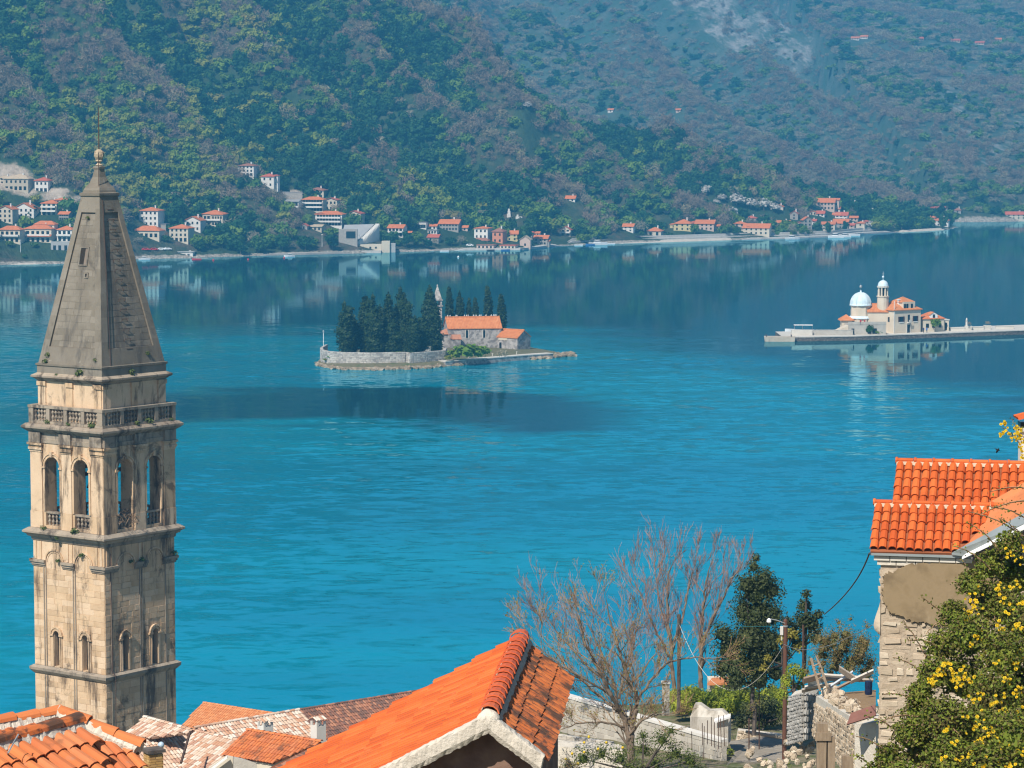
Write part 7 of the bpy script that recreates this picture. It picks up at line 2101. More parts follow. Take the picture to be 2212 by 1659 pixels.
# lower slope: find the ridge so that the eave falls on the measured line
A_low = P(1889, 1090, 69.6)
frl = frame_from(1889, 1090, 69.6)
TWD = .222
polyl = [on_plane(frl, *q) for q in ((1889, 1094), (2178, 1112), (2115, 1150), (2062, 1195), (1880, 1191))]
polyl[0] = (polyl[0][0], -.01); polyl[1] = (polyl[1][0], -.01)
tiles_on(RH, frl, polyl, TWD, .345, M['tile_new'], M['under_tile'], 150, 31, flat=.9, jit=.011)
ev = frl
fru = frame_from(1937, 1000, 72.0)
polyu = [on_plane(fru, *q) for q in ((1937, 1003), (2240, 1014), (2240, 1060), (2135, 1094), (1927, 1088))]
tiles_on(RH, fru, polyu, TWD, .345, M['tile_new'], M['under_tile'], 140, 32, flat=.9, jit=.011)
for fr_, a, b in ((frl, (1889, 1090), (2185, 1108)), (fru, (1937, 1000), (2260, 1012))):
    q0, q1 = on_plane(fr_, *a), on_plane(fr_, *b)
    p0 = fr_[0] + Vector((0, 0, .07)); p1 = fr_[0] + fr_[1] * q1[0] + Vector((0, 0, .07))
    # ridge tiles: long with a raised collar at each joint
    L = (p1 - p0).length; k = int(L / .46)
    col = MB(); col.tube([(0, 0, 0), (.43, 0, 0)], .066, 8); ME1 = col.mesh('ridge_tile', M['tile_new'])
    cl = MB(); cl.tube([(0, 0, 0), (.06, 0, 0)], .088, 8); ME2 = cl.mesh('tile_collar', M['tile_new'])
    for i in range(k):
        o = place('ridge_tile', ME1, RH, loc=inv @ (p0 + fr_[1] * (L * i / k)))
        place('tile_collar', ME2, o, loc=(-.03, 0, 0))
    A, u, v, n = fr_
    mb = MB(); rsq = random.Random(5)
    rows = []
    for i in range(81):
        q = A + u * (L * i / 80)
        rows.append([q - v * .03 + n * .075, q + v * (.04) + n * (.07 + rsq.uniform(-.008, .008)), q + v * (.12 + rsq.uniform(-.015, .015)) + n * (.03 + rsq.uniform(-.01, .01))])
    mb.add([inv @ p for r in rows for p in r], [(i * 3 + j, i * 3 + j + 1, i * 3 + j + 4, i * 3 + j + 3) for i in range(80) for j in range(2)])
    mb.build('ridge_mortar', M['mortar_dim'], RH)
# adjoining slope on the right, seen almost edge on, and the zinc valley gutter
q3 = [P(2064, 1192, 67.9), P(2240, 1096, 66.4), P(2240, 1026, 69.6), P(2118, 1096, 69.3)]
slab_from(RH, q3, .1, pmat('plain_orange_slope', [(.54, .17, .06), (.62, .23, .09)], 1.2, .85, stains=[((.4, .14, .06), 3, .5, .7, (1, 1, 1), .4)]), 'side_slope')
zinc = pmat('grey_zinc', [(.24, .27, .27), (.34, .37, .37)], 2, .5, spec=.5, metal=.3)
slab_from(RH, [P(2056, 1194, 67.6), P(2085, 1198, 67.4), P(2245, 1118, 65.9), P(2245, 1090, 66.2)], .05, zinc, 'valley_gutter')
slab_from(RH, [P(2078, 1203, 67.3), P(2086, 1196, 67.38), P(2245, 1116, 65.85), P(2245, 1123, 65.8)], .06, M['white_paint'], 'gutter_lip')
# eave gutter, stone cornice, wall
q0, q1 = on_plane(frl, 1880, 1192), on_plane(frl, 2062, 1196)
e0 = frl[0] + frl[1] * q0[0] + frl[2] * q0[1]; Lw = 2.05
le0 = inv @ e0
mb = MB(); mb.box(le0.x + .02, le0.x + 2.45, le0.y + .02, le0.y + .12, le0.z - .09, le0.z - .03); mb.build('eave_gutter', zinc, RH)
mb = MB()
x0, y0, z0 = le0.x + .12, le0.y + .16, le0.z - .10
for i in range(6):
    mbx = MB(); mbx.box(x0 - .04 + i * .4, x0 - .05 + i * .4 + .39, y0 - .06, y0 + .3, z0 - .12, z0 - .015); mbx.build('cornice_stone', M['paving'], RH)
for i in range(5):
    mbx = MB(); mbx.box(x0 + .04 + i * .47, x0 + .03 + i * .47 + .46, y0 - .01, y0 + .3, z0 - .24, z0 - .125); mbx.build('cornice_stone', M['mortar'], RH)
fy = y0 + .06
mb = MB(); mb.box(x0 + .12, x0 + 4.2, fy - .005, fy + 6, 0, z0 - .22); mb.build('wall_core', pmat('pale_joint_mortar', [(.30, .23, .16), (.50, .41, .31)], 5, .95, bump=.9, bscale=14, bdist=.03), RH)
mb = MB(); mb.add([(x0 + .1, fy + .1, z0 - .2), (x0 + .1, fy + 2.0, z0 + .75), (x0 + .1, fy + 6, z0 - .2), (x0 + 4.2, fy + .1, z0 - .2), (x0 + 4.2, fy + 2.0, z0 + .75), (x0 + 4.2, fy + 6, z0 - .2)], [(0, 1, 2), (5, 4, 3), (0, 3, 4, 1), (1, 4, 5, 2)]); mb.build('gable_core', pmat('brown_rubble', [(.3, .24, .17), (.46, .39, .3)], 5, .95, bump=.6, bdist=.03), RH)
M['house_stone'] = pmat('house_rubble_stone', [(.40, .32, .23), (.56, .47, .36)], 2.5, .95, rcols=[(.38, .30, .21), (.50, .41, .30), (.56, .47, .36), (.33, .25, .17), (.45, .35, .25)], rmix=.6, stains=[((.28, .22, .16), 2.0, .58, .78, (1, 1, 1), .6)], bump=.7, bdist=.02)
st = []
for q in range(5):
    bm = bmesh.new(); bmesh.ops.create_cube(bm, size=1); bmesh.ops.bevel(bm, geom=bm.edges[:], offset=.2, segments=2, affect='EDGES')
    rq = random.Random(q)
    for v in bm.verts: v.co += Vector((rq.uniform(-.1, .1), rq.uniform(-.06, .06), rq.uniform(-.1, .1)))
    me = bpy.data.meshes.new('stone'); bm.to_mesh(me); bm.free(); me.materials.append(M['house_stone']); st.append(me)
rq = random.Random(17)
z = 1.2
while z < z0 - .26:
    hgt = rq.uniform(.11, .27); x = x0 + .10
    if z + hgt > z0 - .24: hgt = z0 - .24 - z
    first = True
    while x < x0 + 2.9:
        l = rq.uniform(.14, .55) * (1.25 if first else 1)
        first = False
        place('stone', st[rq.randrange(5)], RH, loc=(x + l / 2, fy + .05, z + hgt / 2), scale=(l * rq.uniform(.9, 1.04), .16 + rq.uniform(-.07, .05), hgt * rq.uniform(.8, 1.08)), rot=(rq.uniform(-.06, .06), rq.uniform(-.09, .09), rq.uniform(-.05, .05)))
        x += l
    z += hgt
# plaster patch with a torn outline
pp = [(1906, 1246), (1925, 1235), (1960, 1222), (2010, 1214), (2060, 1212), (2130, 1216), (2180, 1230), (2200, 1300), (2150, 1350), (2060, 1352), (2030, 1350), (1985, 1345), (1962, 1338), (1935, 1330), (1920, 1318), (1909, 1300), (1905, 1280), (1910, 1262)]
# intersect with the wall face: slide along the view line to local y = fy - .1
def on_wall(px, py, yl):
    o = inv @ Vector((0, 0, CAM_Z)); d = (inv.to_3x3()) @ ray(px, py)
    t_ = (yl - o.y) / d.y
    return o + d * t_
pw = []
for i, (a, b) in enumerate(pp):
    a2, b2 = pp[(i + 1) % len(pp)]
    for k in range(7):
        t_ = k / 7 + rq.uniform(-.06, .06)
        w = on_wall(a + (a2 - a) * t_ + rq.gauss(0, 2.2), b + (b2 - b) * t_ + rq.gauss(0, 2.6), fy - .09)
        pw.append(w)
mb = MB(); k = len(pw)
mb.add(pw + [p + Vector((0, .12, 0)) for p in pw], [tuple(range(k))] + [(i, k + i, k + (i + 1) % k, (i + 1) % k) for i in range(k)])
mb.build('plaster_patch', pmat('brown_cement_plaster', [(.19, .135, .07), (.26, .19, .11), (.22, .16, .09)], 2.5, .95, stains=[((.12, .085, .05), 1.4, .5, .72, (1, 1, 1), .7), ((.34, .27, .18), 3.0, .6, .75, (1, 1, .5), .5)], bump=.3, bdist=.01), RH)
# bulging bracket at the left corner
zt0, zt1 = on_wall(1895, 1288, fy).z, on_wall(1895, 1372, fy).z
mb = MB(); xl = x0 + .13; rows = []
for i in range(9):
    q = i / 8; o = .17 * math.sin(min(1, q * 1.25) * math.pi / 2) ** 2 if q < .8 else .17 * (1 - (q - .8) / .2) ** .5
    rows.append([(xl, fy - .05, zt0 + (zt1 - zt0) * q), (xl - o, fy, zt0 + (zt1 - zt0) * q), (xl - o, fy + .35, zt0 + (zt1 - zt0) * q), (xl, fy + .45, zt0 + (zt1 - zt0) * q)])
mb.add([p for r in rows for p in r], [(i * 4 + k, i * 4 + k + 1, i * 4 + k + 5, i * 4 + k + 4) for i in range(8) for k in range(3)])
mb.build('corner_bracket', M['house_stone'], RH, smooth=True)
# chimney with tile hat at the right photo edge, with the white post below it
bk_ = [fru[0] + fru[1] * a + Vector((0, 0, -.02)) for a in (0, 4.2)]
slab_from(RH, [bk_[0], bk_[1], bk_[1] - hw * 2.6 - Vector((0, 0, 1.5)), bk_[0] - hw * 2.6 - Vector((0, 0, 1.5))], .1, M['clay'], 'rear_slope')
cp = P(2208, 1003, 74)
KC = thing('capped_chimney', 'white chimney with an orange tile hat, cut by the right photo edge', 'chimney', (cp.x + .07, 74, cp.z - 2.4))
KC.matrix_basis = Matrix.Translation(KC.location)
mb = MB(); mb.box(-.14, .6, -.24, .24, -3, 3.28); mb.build('stack', M['white_wall'], KC)
mb = MB(); mb.box(-.24, .66, -.3, .3, 3.29, 3.39); mb.build('band', M['paving'], KC)
mb = MB(); mb.box(-.17, .57, -.2, .2, 3.395, 3.55); mb.build('smoke_slot', M['glass'], KC)
for i in range(3):
    me = barrel(.29, .6, 5, mat=M['tile_new'], thick=.02)
    place('tile', me, KC, matrix=Matrix.Translation((.33, -.24 + i * .24, 3.78)) @ Matrix.Rotation(math.pi / 2, 4, 'Z') @ Matrix.Rotation(R(-18), 4, 'X'))
# ------------------------------------------------------------------ garden, walls, trees and poles between the houses
def root_at(name, label, cat, loc, group=None, rz=0.0):
    t_ = thing(name, label, cat, loc, rz, group)
    t_.matrix_basis = Matrix.Translation(Vector(loc)) @ Matrix.Rotation(rz, 4, 'Z')
    return t_
def prism(root, pts, depth_vec, mat, name, kind=None):
    """solid between a polygon of world points and its copy moved by depth_vec"""
    inv = root.matrix_basis.inverted()
    d = Vector(depth_vec); k = len(pts)
    mb = MB()
    mb.add([inv @ p for p in pts] + [inv @ (p + d) for p in pts], [tuple(range(k)), tuple(range(2 * k - 1, k - 1, -1))] + [(i, k + i, k + (i + 1) % k, (i + 1) % k) for i in range(k)])
    return mb.build(name, mat, root, kind=kind)
M['block'] = pmat('pale_concrete_block', [(.34, .31, .26), (.48, .44, .38)], 1.5, .95, rcols=[(.40, .36, .30), (.46, .42, .36), (.36, .32, .27), (.50, .46, .39)], rmix=.6, bump=.4, bdist=.01)
BLK = MB(); BLK.frustum(.5, .5, 0, .485, .46, 1); BLK_ME = BLK.mesh('concrete_block', M['block'])
def block_wall(root, a, b, z0, z1, bl, bh, th=.25, lim=200, seed=1, face=1):
    """wall from a to b (world, xy) laid in blocks on the side that faces the camera"""
    inv = root.matrix_basis.inverted()
    a, b = Vector((a.x, a.y, 0)), Vector((b.x, b.y, 0))
    d = (b - a); L = d.length; d.normalize(); nn = Vector((d.y, -d.x, 0))
    if nn.y > 0: nn = -nn
    rs = random.Random(seed); r = 0; z = z0
    prism(root, [a + Vector((0, 0, z0)), b + Vector((0, 0, z0)), b + Vector((0, 0, z1)), a + Vector((0, 0, z1))], -nn * th, M['mortar'], 'wall_core')
    while z < z1 - .06:
        h_ = min(bh, z1 - z); u = -(r % 2) * bl / 2
        while u < L - .03:
            s, e = max(u, 0), min(u + bl, L)
            if e - s > .06:
                o = a + d * ((s + e) / 2) + Vector((0, 0, z + h_ / 2)) + nn * .001
                m = Matrix((((d * (e - s - .014)).x, 0, (nn * rs.uniform(.015, .03)).x, o.x), ((d * (e - s - .014)).y, 0, (nn * .02).y, o.y), (0, h_ - .014, 0, o.z), (0, 0, 0, 1)))
                place('concrete_block', BLK_ME, root, matrix=inv @ m)
            u += bl
        z += h_; r += 1
M['plaster_pale'] = pmat('stained_pale_plaster', [(.42, .38, .32), (.58, .54, .48)], 2.2, .95, stains=[((.2, .17, .13), 2.0, .5, .72, (1, 1, .25), .7)], bump=.5, bdist=.02)
# long garden wall
wa, wb = P(1200, 1530, 124), P(1560, 1568, 114)
GW = root_at('garden_wall', 'long pale concrete block garden wall with white coping and stepped white end', 'wall', (wa.x, wa.y, 38.5))
zt = P(1400, 1549, 118.5).z
block_wall(GW, wa, wb, zt - 1.75, zt - .12, .5, .24)
dvec = (Vector((wb.x, wb.y, 0)) - Vector((wa.x, wa.y, 0))).normalized()
nv = Vector((dvec.y, -dvec.x, 0)); nv = nv if nv.y < 0 else -nv
A0, B0 = Vector((wa.x, wa.y, zt - .12)) + nv * .06, Vector((wb.x, wb.y, zt - .12)) + nv * .06
for i in range(9):
    p, q = A0.lerp(B0, i / 9 + .001), A0.lerp(B0, (i + 1) / 9 - .001)
    prism(GW, [p, q, q + Vector((0, 0, .11)), p + Vector((0, 0, .11))], -nv * .38, M['white_wall'], 'coping_stone')
# stepped white end with sloping top
e0 = P(1490, 1556, 118); 
prism(GW, [P(1491, 1604, 117.5), P(1491, 1548, 117.5), P(1500, 1522, 117.5), P(1512, 1522, 117.5), P(1532, 1536, 117), P(1560, 1535, 116.5), P(1576, 1551, 116), P(1576, 1604, 116)], (0.1, .5, 0), M['plaster_pale'], 'stepped_end')
prism(GW, [P(1549, 1562, 115.2), P(1573, 1552, 115.4), P(1573, 1612, 115.4), P(1549, 1612, 115.2)], (.05, .45, 0), M['mortar'], 'end_pier')
prism(GW, [P(1543, 1563, 115.0), P(1578, 1551, 115.2), P(1578, 1547, 115.2), P(1543, 1558, 115.0)], (.05, .55, 0), M['white_paint'], 'pier_cap')
# lower terrace with pale edge
TE = root_at('terrace_edge', 'low white terrace edge with blocks at the foot of the long garden wall', 'wall', P(1205, 1620, 110))
block_wall(TE, P(1195, 1600, 111), P(1320, 1606, 109.5), P(1250, 1618, 110).z, P(1250, 1598, 110).z, .45, .2, seed=3)
prism(TE, [P(1190, 1603, 110.5), P(1322, 1612, 109), P(1322, 1621, 109), P(1190, 1612, 110.5)], (0, .5, 0), M['white_wall'], 'pale_edge')
prism(TE, [P(1195, 1612, 109), P(1345, 1622, 108), P(1345, 1700, 108), P(1195, 1700, 109)], (0, 1.2, 0), M['mortar'], 'lower_wall')
# gate pillar
GP = root_at('gate_pillar', 'square stone gate pillar with a flat cap behind the bare tree', 'pillar', P(1438, 1545, 123))
z0 = P(1438, 1545, 123).z
ptop = P(1438, 1476, 123).z
for i in range(7):
    mb = MB(); h_ = (ptop - z0) / 7; mb.box(-.16, .16, -.16, .16, i * h_ + .006, (i + 1) * h_ - .006); mb.build('pillar_stone', M['block'], GP)
mb = MB(); mb.box(-.21, .21, -.21, .21, ptop - z0, ptop - z0 + .08); mb.build('cap', M['white_wall'], GP)
# thin stakes by the pier
rq = random.Random(3)
for i, (px, pt, pb) in enumerate(((1518, 1562, 1610), (1528, 1556, 1608), (1537, 1549, 1612), (1543, 1560, 1615), (1552, 1545, 1618), (1558, 1552, 1615), (1565, 1545, 1612), (1520, 1568, 1640), (1495, 1580, 1625))):
    a, b = P(px, pb, 110), P(px + rq.uniform(-2, 2), pt, 110)
    o = root_at('stake', 'thin rusty stake standing in the row before the white wall end', 'stake', a, 'stakes before the white wall end')
    mb = MB(); mb.tube([(0, 0, 0), tuple(b - a)], .016, 5); mb.build('rod', M['iron'], o)
# hedge
HD = root_at('ivy_hedge', 'broad clipped ivy hedge with bright green top right of the gate pillar', 'hedge', P(1570, 1545, 129))
c = HD.location
M['ivy'] = leafmat('ivy_leaves', [(.15, .21, .018), (.26, .31, .03), (.34, .36, .045), (.11, .16, .018)], .25, .35, .8)
rsn = np.random.RandomState(4)
lob = []
for i in range(16):
    px = 1458 + i * 15.2
    w = P(px, 1506 + 5 * math.sin(i * 1.7), 129 + 1.2 * math.sin(i * 2.3)) - c
    lob.append((tuple(w), (.42, .75, .52 + .08 * math.sin(i))))
    w = P(px + 6, 1524, 127.6) - c
    lob.append((tuple(w), (.42, .5, .45)))
me = foliage_mesh('leaves', M['ivy'], 9000, lob, .05, 4, core=.82, up=1.3, tang=.3, low=-1)
place('leaves', me, HD)
# path and low walls on the right of it
PA = MB()
pp_ = [P(1574, 1602, 120), P(1640, 1590, 121), P(1694, 1598, 119), P(1700, 1640, 114), P(1690, 1668, 111), P(1560, 1668, 111), P(1585, 1630, 115)]
PA.poly([(p.x, p.y, p.z) for p in pp_]); PA.build('path', pmat('trodden_path', [(.20, .17, .13), (.34, .3, .25)], 2.5, .95, bump=.5, bdist=.02), kind='structure', label='trodden stone path between garden wall and pole')
def rubble_wall(label, quad, depth, rows, lim=120, seed=1, mat=None, name='rubble_wall', cat='wall', smin=.16, smax=.42, hmin=.1, hmax=.2, mes=None):
    """dry stone wall: quad = 4 world points (bottom left, bottom right, top right, top left)"""
    a, b, c_, d_ = quad
    root = root_at(name, label, cat, a)
    inv = root.matrix_basis.inverted()
    prism(root, [a, b, c_, d_], depth, M['mortar'] if mat is None else mat, 'wall_core')
    rs = random.Random(seed)
    L = (b - a).length; dirv = (b - a).normalized(); nn = dirv.cross((d_ - a).normalized()).normalized()
    if nn.y > 0: nn = -nn
    ang = math.atan2(dirv.y, dirv.x)
    Hh_ = ((d_ - a).length + (c_ - b).length) / 2
    v = 0.0; n = 0
    while v < Hh_ - .03:
        h_ = min(rs.uniform(hmin, hmax), Hh_ - v); u = 0.0
        while u < L - .05:
            l = min(rs.uniform(smin, smax), L - u)
            t0 = (u + l / 2) / L; f = (v + h_ / 2) / Hh_
            o = a.lerp(b, t0).lerp(d_.lerp(c_, t0), f)
            if n < 290:
                place('stone', rs.choice(mes or st), root, matrix=inv @ (Matrix.Translation(o + nn * .02) @ Matrix.Rotation(ang, 4, 'Z') @ Matrix.Rotation(rs.uniform(-.08, .08), 4, 'Y') @ Matrix.Diagonal((l * rs.uniform(.88, 1.02), .16 + rs.uniform(-.05, .05), h_ * rs.uniform(.85, 1.05), 1))))
            n += 1; u += l
        v += h_
    return root
rubble_wall('low rough stone wall in shade behind the path', (P(1590, 1612, 122), P(1690, 1632, 120), P(1690, 1590, 120), P(1596, 1578, 122)), (0, .5, 0), 5, seed=2)
lg = root_at('timber_rail', 'pale horizontal log lying on the low stone wall', 'log', P(1612, 1581, 119))
mb = MB(); mb.tube([(0, 0, 0), tuple(P(1692, 1593, 117.5) - lg.location)], [.07, .085], 8); mb.build('log', pmat('grey_wood', [(.3, .25, .19), (.46, .4, .32)], 3, .9, stretch=(1, 6, 6)), lg)
M['wood'] = pmat('weathered_wood', [(.18, .125, .08), (.34, .26, .18)], 4, .9, stretch=(3, 3, .6), bump=.4, bdist=.01)
for px, pt, pb, Y, r, l in ((1618, 1552, 1652, 114, .03, 'thin rusty post left of the path bend'), (1640, 1475, 1630, 117, .03, 'taller thin rusty post behind the path'), (1735, 1350, 1470, 105, .045, 'dark rusty post among yellow shrubs right of the lamp pole')):
    a, b = P(px, pb, Y), P(px, pt, Y)
    o = root_at('rusty_post', l, 'post', a, 'rusty posts around the garden')
    mb = MB(); mb.tube([(0, 0, -.3), tuple(b - a)], r, 6); mb.build('post', M['iron'], o)
# lamp pole
a = P(1694, 1662, 112); b = P(1694, 1338, 112)
LP = root_at('lamp_pole', 'brown steel pole with a small street lamp on a bent arm', 'street lamp', a)
h_ = b.z - a.z
M['pole'] = pmat('brown_painted_pole', [(.10, .045, .03), (.15, .07, .045)], 2, .6)
mb = MB(); mb.lathe([(.095, -.3), (.085, h_ - .05), (.06, h_ + .02)], 10); mb.build('pole', M['pole'], LP)
mb = MB(); mb.tube([(-.03, -.06, h_ - .15), (-.35, -.1, h_ - .02), (-.62, -.14, h_ + .04)], .022, 6); mb.build('arm', M['metal'], LP)
mb = MB(); mb.lathe([(.02, -.16), (.10, -.1), (.085, 0), (.03, .05)], 8); o = mb.build('lamp_head', M['white_paint'], LP); o.location = (-.68, -.14, h_ + .02)
mb = MB(); mb.box(-.22, -.10, -.12, .02, h_ - .62, h_ - .28); mb.build('junction_box', M['white_wall'], LP)
mb = MB(); mb.tube([(-.16, -.05, h_ - .62), (-.15, -.05, h_ - .85)], .02, 5); mb.build('conduit', M['white_wall'], LP)
mb = MB(); mb.lathe([(.1, h_ - .3), (.1, h_ - .24)], 10); mb.build('clamp_band', M['metal'], LP)
a2, b2 = P(1466, 1490, 120), P(1466, 1327, 120)
WP = root_at('wooden_pole', 'dark wooden cable pole among the tall bare trees', 'pole', a2)
mb = MB(); mb.tube([(0, 0, -1), (0, 0, b2.z - a2.z)], [.09, .075], 7); mb.build('pole', M['bark'], WP)
mb = MB(); mb.box(-.12, .12, -.05, .05, b2.z - a2.z - .9, b2.z - a2.z - .8); mb.build('crosspiece', M['bark'], WP)
def cable(label, pts, r, mat, n=24):
    root = root_at('cable', label, 'cable', pts[0])
    out = []
    P0, P1, P2 = pts
    # parabola through three points
    for i in range(n + 1):
        t_ = i / n
        q = P0 * (2 * (t_ - .5) * (t_ - 1)) + P1 * (4 * t_ * (1 - t_)) + P2 * (2 * t_ * (t_ - .5))
        out.append(tuple(q - pts[0]))
    mb = MB(); mb.tube(out, r, 5); mb.build('cable', mat, root)
cable('thick white cable sagging from the wooden pole past the hedge to the lamp pole', [P(1468, 1350, 119.5), P(1572, 1490, 116), P(1694, 1392, 112)], .010, M['paving'])
cable('thin white cable running from the lamp pole to the stone house', [P(1694, 1392, 111.8), P(1760, 1402, 95), P(1884, 1350, 70)], .010, M['metal'])
cable('thin teal wire from the bare trees to the lamp pole', [P(1395, 1342, 121), P(1550, 1352, 116), P(1688, 1352, 112)], .008, pmat('teal_wire', [(.03, .16, .18)], 1, .6))
cable('black cable dropping from the eave of the stone house towards the evergreens', [P(1878, 1195, 68), P(1836, 1272, 85), P(1781, 1327, 103)], .02, M['iron'])
# stone pier and receding ashlar wall right of the pole
M['pier_stone'] = pmat('grey_pier_stone', [(.26, .25, .23), (.42, .4, .37)], 3, .95, rcols=[(.3, .29, .27), (.42, .4, .37), (.36, .34, .31), (.25, .24, .22)], rmix=.6, bump=.6, bdist=.02)
pst = []
for me in st:
    m2 = me.copy(); m2.name = 'stone'; m2.materials.clear(); m2.materials.append(M['pier_stone']); pst.append(m2)
rubble_wall('rounded grey rubble pier right of the lamp pole', (P(1703, 1610, 100), P(1737, 1600, 99), P(1735, 1497, 99), P(1706, 1505, 100)), (.3, 1.0, 0), 8, seed=5, name='stone_pier', cat='wall', mes=pst, smin=.1, smax=.24, hmin=.08, hmax=.17)
rubble_wall('smooth right side of the grey pier under the timber pile', (P(1738, 1600, 98.9), P(1762, 1590, 100), P(1762, 1500, 100), P(1738, 1497, 98.9)), (.2, .8, 0), 8, seed=6, name='stone_pier', cat='wall', mes=pst, smin=.2, smax=.34, hmin=.14, hmax=.26)
aw = rubble_wall('cream ashlar wall running back from the lower right, topped with loose rubble', (P(1846, 1690, 84), P(1757, 1590, 96), P(1763, 1503, 96), P(1850, 1556, 84)), (.9, .5, 0), 9, seed=7, name='ashlar_wall', smin=.25, smax=.5, hmin=.14, hmax=.2)
rq = random.Random(9)
invw = aw.matrix_basis.inverted()
for i in range(46):
    t_ = rq.random()
    o = P(1763, 1501, 96.3).lerp(P(1852, 1552, 84.3), t_) + Vector((rq.uniform(.0, .75), rq.uniform(0, .5), rq.uniform(-.02, .14)))
    place('loose_stone', st[i % 5], aw, matrix=invw @ (Matrix.Translation(o) @ Euler((rq.uniform(0, 6), rq.uniform(0, 6), rq.uniform(0, 6))).to_matrix().to_4x4() @ Matrix.Diagonal((rq.uniform(.2, .38), rq.uniform(.16, .28), rq.uniform(.12, .22), 1))))
prism(aw, [P(1846, 1565, 83.9), P(1892, 1560, 83), P(1892, 1700, 83), P(1846, 1700, 83.9)], (.4, .8, 0), M['mortar'], 'return_wall')
SH = root_at('metal_sheet', 'red-brown rusty metal sheet leaning on the cream wall end', 'metal sheet', P(1830, 1565, 82.5))
prism(SH, [P(1829, 1565, 82.6), P(1838, 1540, 83.2), P(1890, 1522, 83.2), P(1892, 1545, 82.4)], (.02, .03, -.03), pmat('rusty_sheet', [(.17, .075, .055), (.25, .115, .085)], 3, .7), 'sheet')
# debris yard with timber
YD = root_at('debris_floor', 'leaf strewn yard floor between the ashlar wall and the stone house', 'yard', P(1830, 1530, 92))
prism(YD, [P(1770, 1500, 98), P(1892, 1490, 98), P(1892, 1528, 86), P(1856, 1545, 85)], (0, 0, -.6), pmat('leaf_litter', [(.2, .12, .06), (.33, .22, .12)], 5, .95, bump=.6, bdist=.03), 'floor')
del YD['category']; YD['kind'] = 'structure'
rq = random.Random(12)
planks = [((1732, 1497), (1815, 1478), .16, 'grey plank at the bottom of the timber pile'), ((1738, 1489), (1800, 1482), .12, 'split grey board on the left of the timber pile'), ((1745, 1481), (1826, 1466), .2, 'broad pale board in the timber pile'), ((1735, 1478), (1772, 1468), .3, 'bluish white sheet on the left of the timber pile'),
          ((1772, 1470), (1886, 1474), .12, 'long pale beam reaching to the house corner'), ((1780, 1462), (1860, 1468), .10, 'thin beam on top of the timber pile'), ((1793, 1488), (1842, 1456), .12, 'slanting dark beam in the timber pile'), ((1800, 1495), (1850, 1470), .1, 'second slanting beam in the timber pile'), ((1812, 1452), (1846, 1474), .28, 'tilted pale panel in the timber pile'), ((1838, 1478), (1886, 1456), .2, 'tilted grey panel beside the house corner')]
for i, (p0, p1, w, l) in enumerate(planks):
    a, b = P(*p0, 97.5 - i * .15), P(*p1, 97 - i * .1)
    o = root_at('timber', l, 'timber', a, 'timber thrown on the pile')
    d = b - a
    mb = MB(); n_ = Vector((0, -w * .55, w * .75))
    q = [Vector((0, 0, 0)), d, d + n_, n_]; ex = Vector((0, .06, .05))
    mb.add(q + [p + ex for p in q], [(0, 1, 2, 3), (7, 6, 5, 4), (0, 4, 5, 1), (1, 5, 6, 2), (2, 6, 7, 3), (3, 7, 4, 0)])
    mb.build('plank', pmat('plank_%d' % (i % 4), [((.26, .22, .18), (.4, .36, .31), (.36, .4, .44), (.2, .14, .1))[i % 4], ((.4, .34, .28), (.56, .52, .46), (.5, .54, .58), (.3, .22, .16))[i % 4]], 4, .9, stretch=(1, 4, 4)), o)
LD = root_at('wooden_ladder', 'grey wooden ladder with two rungs leaning on the timber pile', 'ladder', P(1775, 1490, 95))
inv = LD.matrix_basis.inverted()
for p0, p1 in (((1772, 1492), (1752, 1422)), ((1788, 1486), (1764, 1416))):
    mb = MB(); mb.tube([inv @ P(*p0, 95), inv @ P(*p1, 95.8)], .045, 5); mb.build('rail', M['wood'], LD)
for t_ in (.35, .75):
    mb = MB(); mb.tube([inv @ P(1772 - 20 * t_, 1492 - 70 * t_, 95.3), inv @ P(1788 - 24 * t_, 1486 - 70 * t_, 95.3)], .03, 5); mb.build('rung', M['wood'], LD)
bar = root_at('blue_barrel', 'dark blue barrel in the yard beside the house corner', 'barrel', P(1876, 1500, 93))
mb = MB(); mb.lathe([(.12, 0), (.13, .1), (.12, .2), (.13, .3), (.12, .45)], 10); mb.build('barrel', pmat('blue_plastic', [(.01, .018, .05)], 1, .5), bar)
# wooden posts and boulders low in the frame
for px, pt, pb, w, l in ((1775, 1562, 1665, .2, 'squared wooden post with a cross board, lower right'), (1793, 1590, 1665, .16, 'squared wooden post right of the cross board'), (1830, 1632, 1668, .2, 'stub of a squared wooden post by the ashlar wall')):
    Y = 82
    a, b = P(px, pb, Y), P(px, pt, Y)
    o = root_at('wooden_post', l, 'post', a, 'wooden posts lower right')
    mb = MB(); mb.box(-w * .8, w * .8, -.12, .12, -.3, b.z - a.z); mb.build('post', M['wood'], o)
    if 'with a cross' in l:
        mb = MB(); mb.box(-.22, .26, -.17, -.121, b.z - a.z - .5, b.z - a.z - .26); mb.build('cross_board', M['wood'], o)
rq = random.Random(15)
for i in range(60):
    px, py = rq.uniform(1612, 1790), 0
    py = rq.uniform(1615, 1665) if px < 1690 else rq.uniform(1595, 1668)
    if 1640 < px < 1690 and py < 1640: py = 1650
    Y = 112 - (py - 1600) * .12 - (px > 1700) * 10
    p = P(px, py, Y)
    s = rq.uniform(.07, .2)
    o = place('boulder', st[i % 5], None, loc=p, rot=(rq.uniform(0, 6), rq.uniform(0, 6), rq.uniform(0, 6)), scale=(s * 1.5, s * 1.2, s))
    tag(o, 'pale loose stone in the heap at the foot of the lamp pole', 'stone', 'loose stones around the lamp pole')
low = root_at('lower_roof', 'sliver of an orange roof behind the ivy hedge', 'house', P(1560, 1468, 150))
A, B = P(1538, 1464, 151), P(1598, 1461, 151)
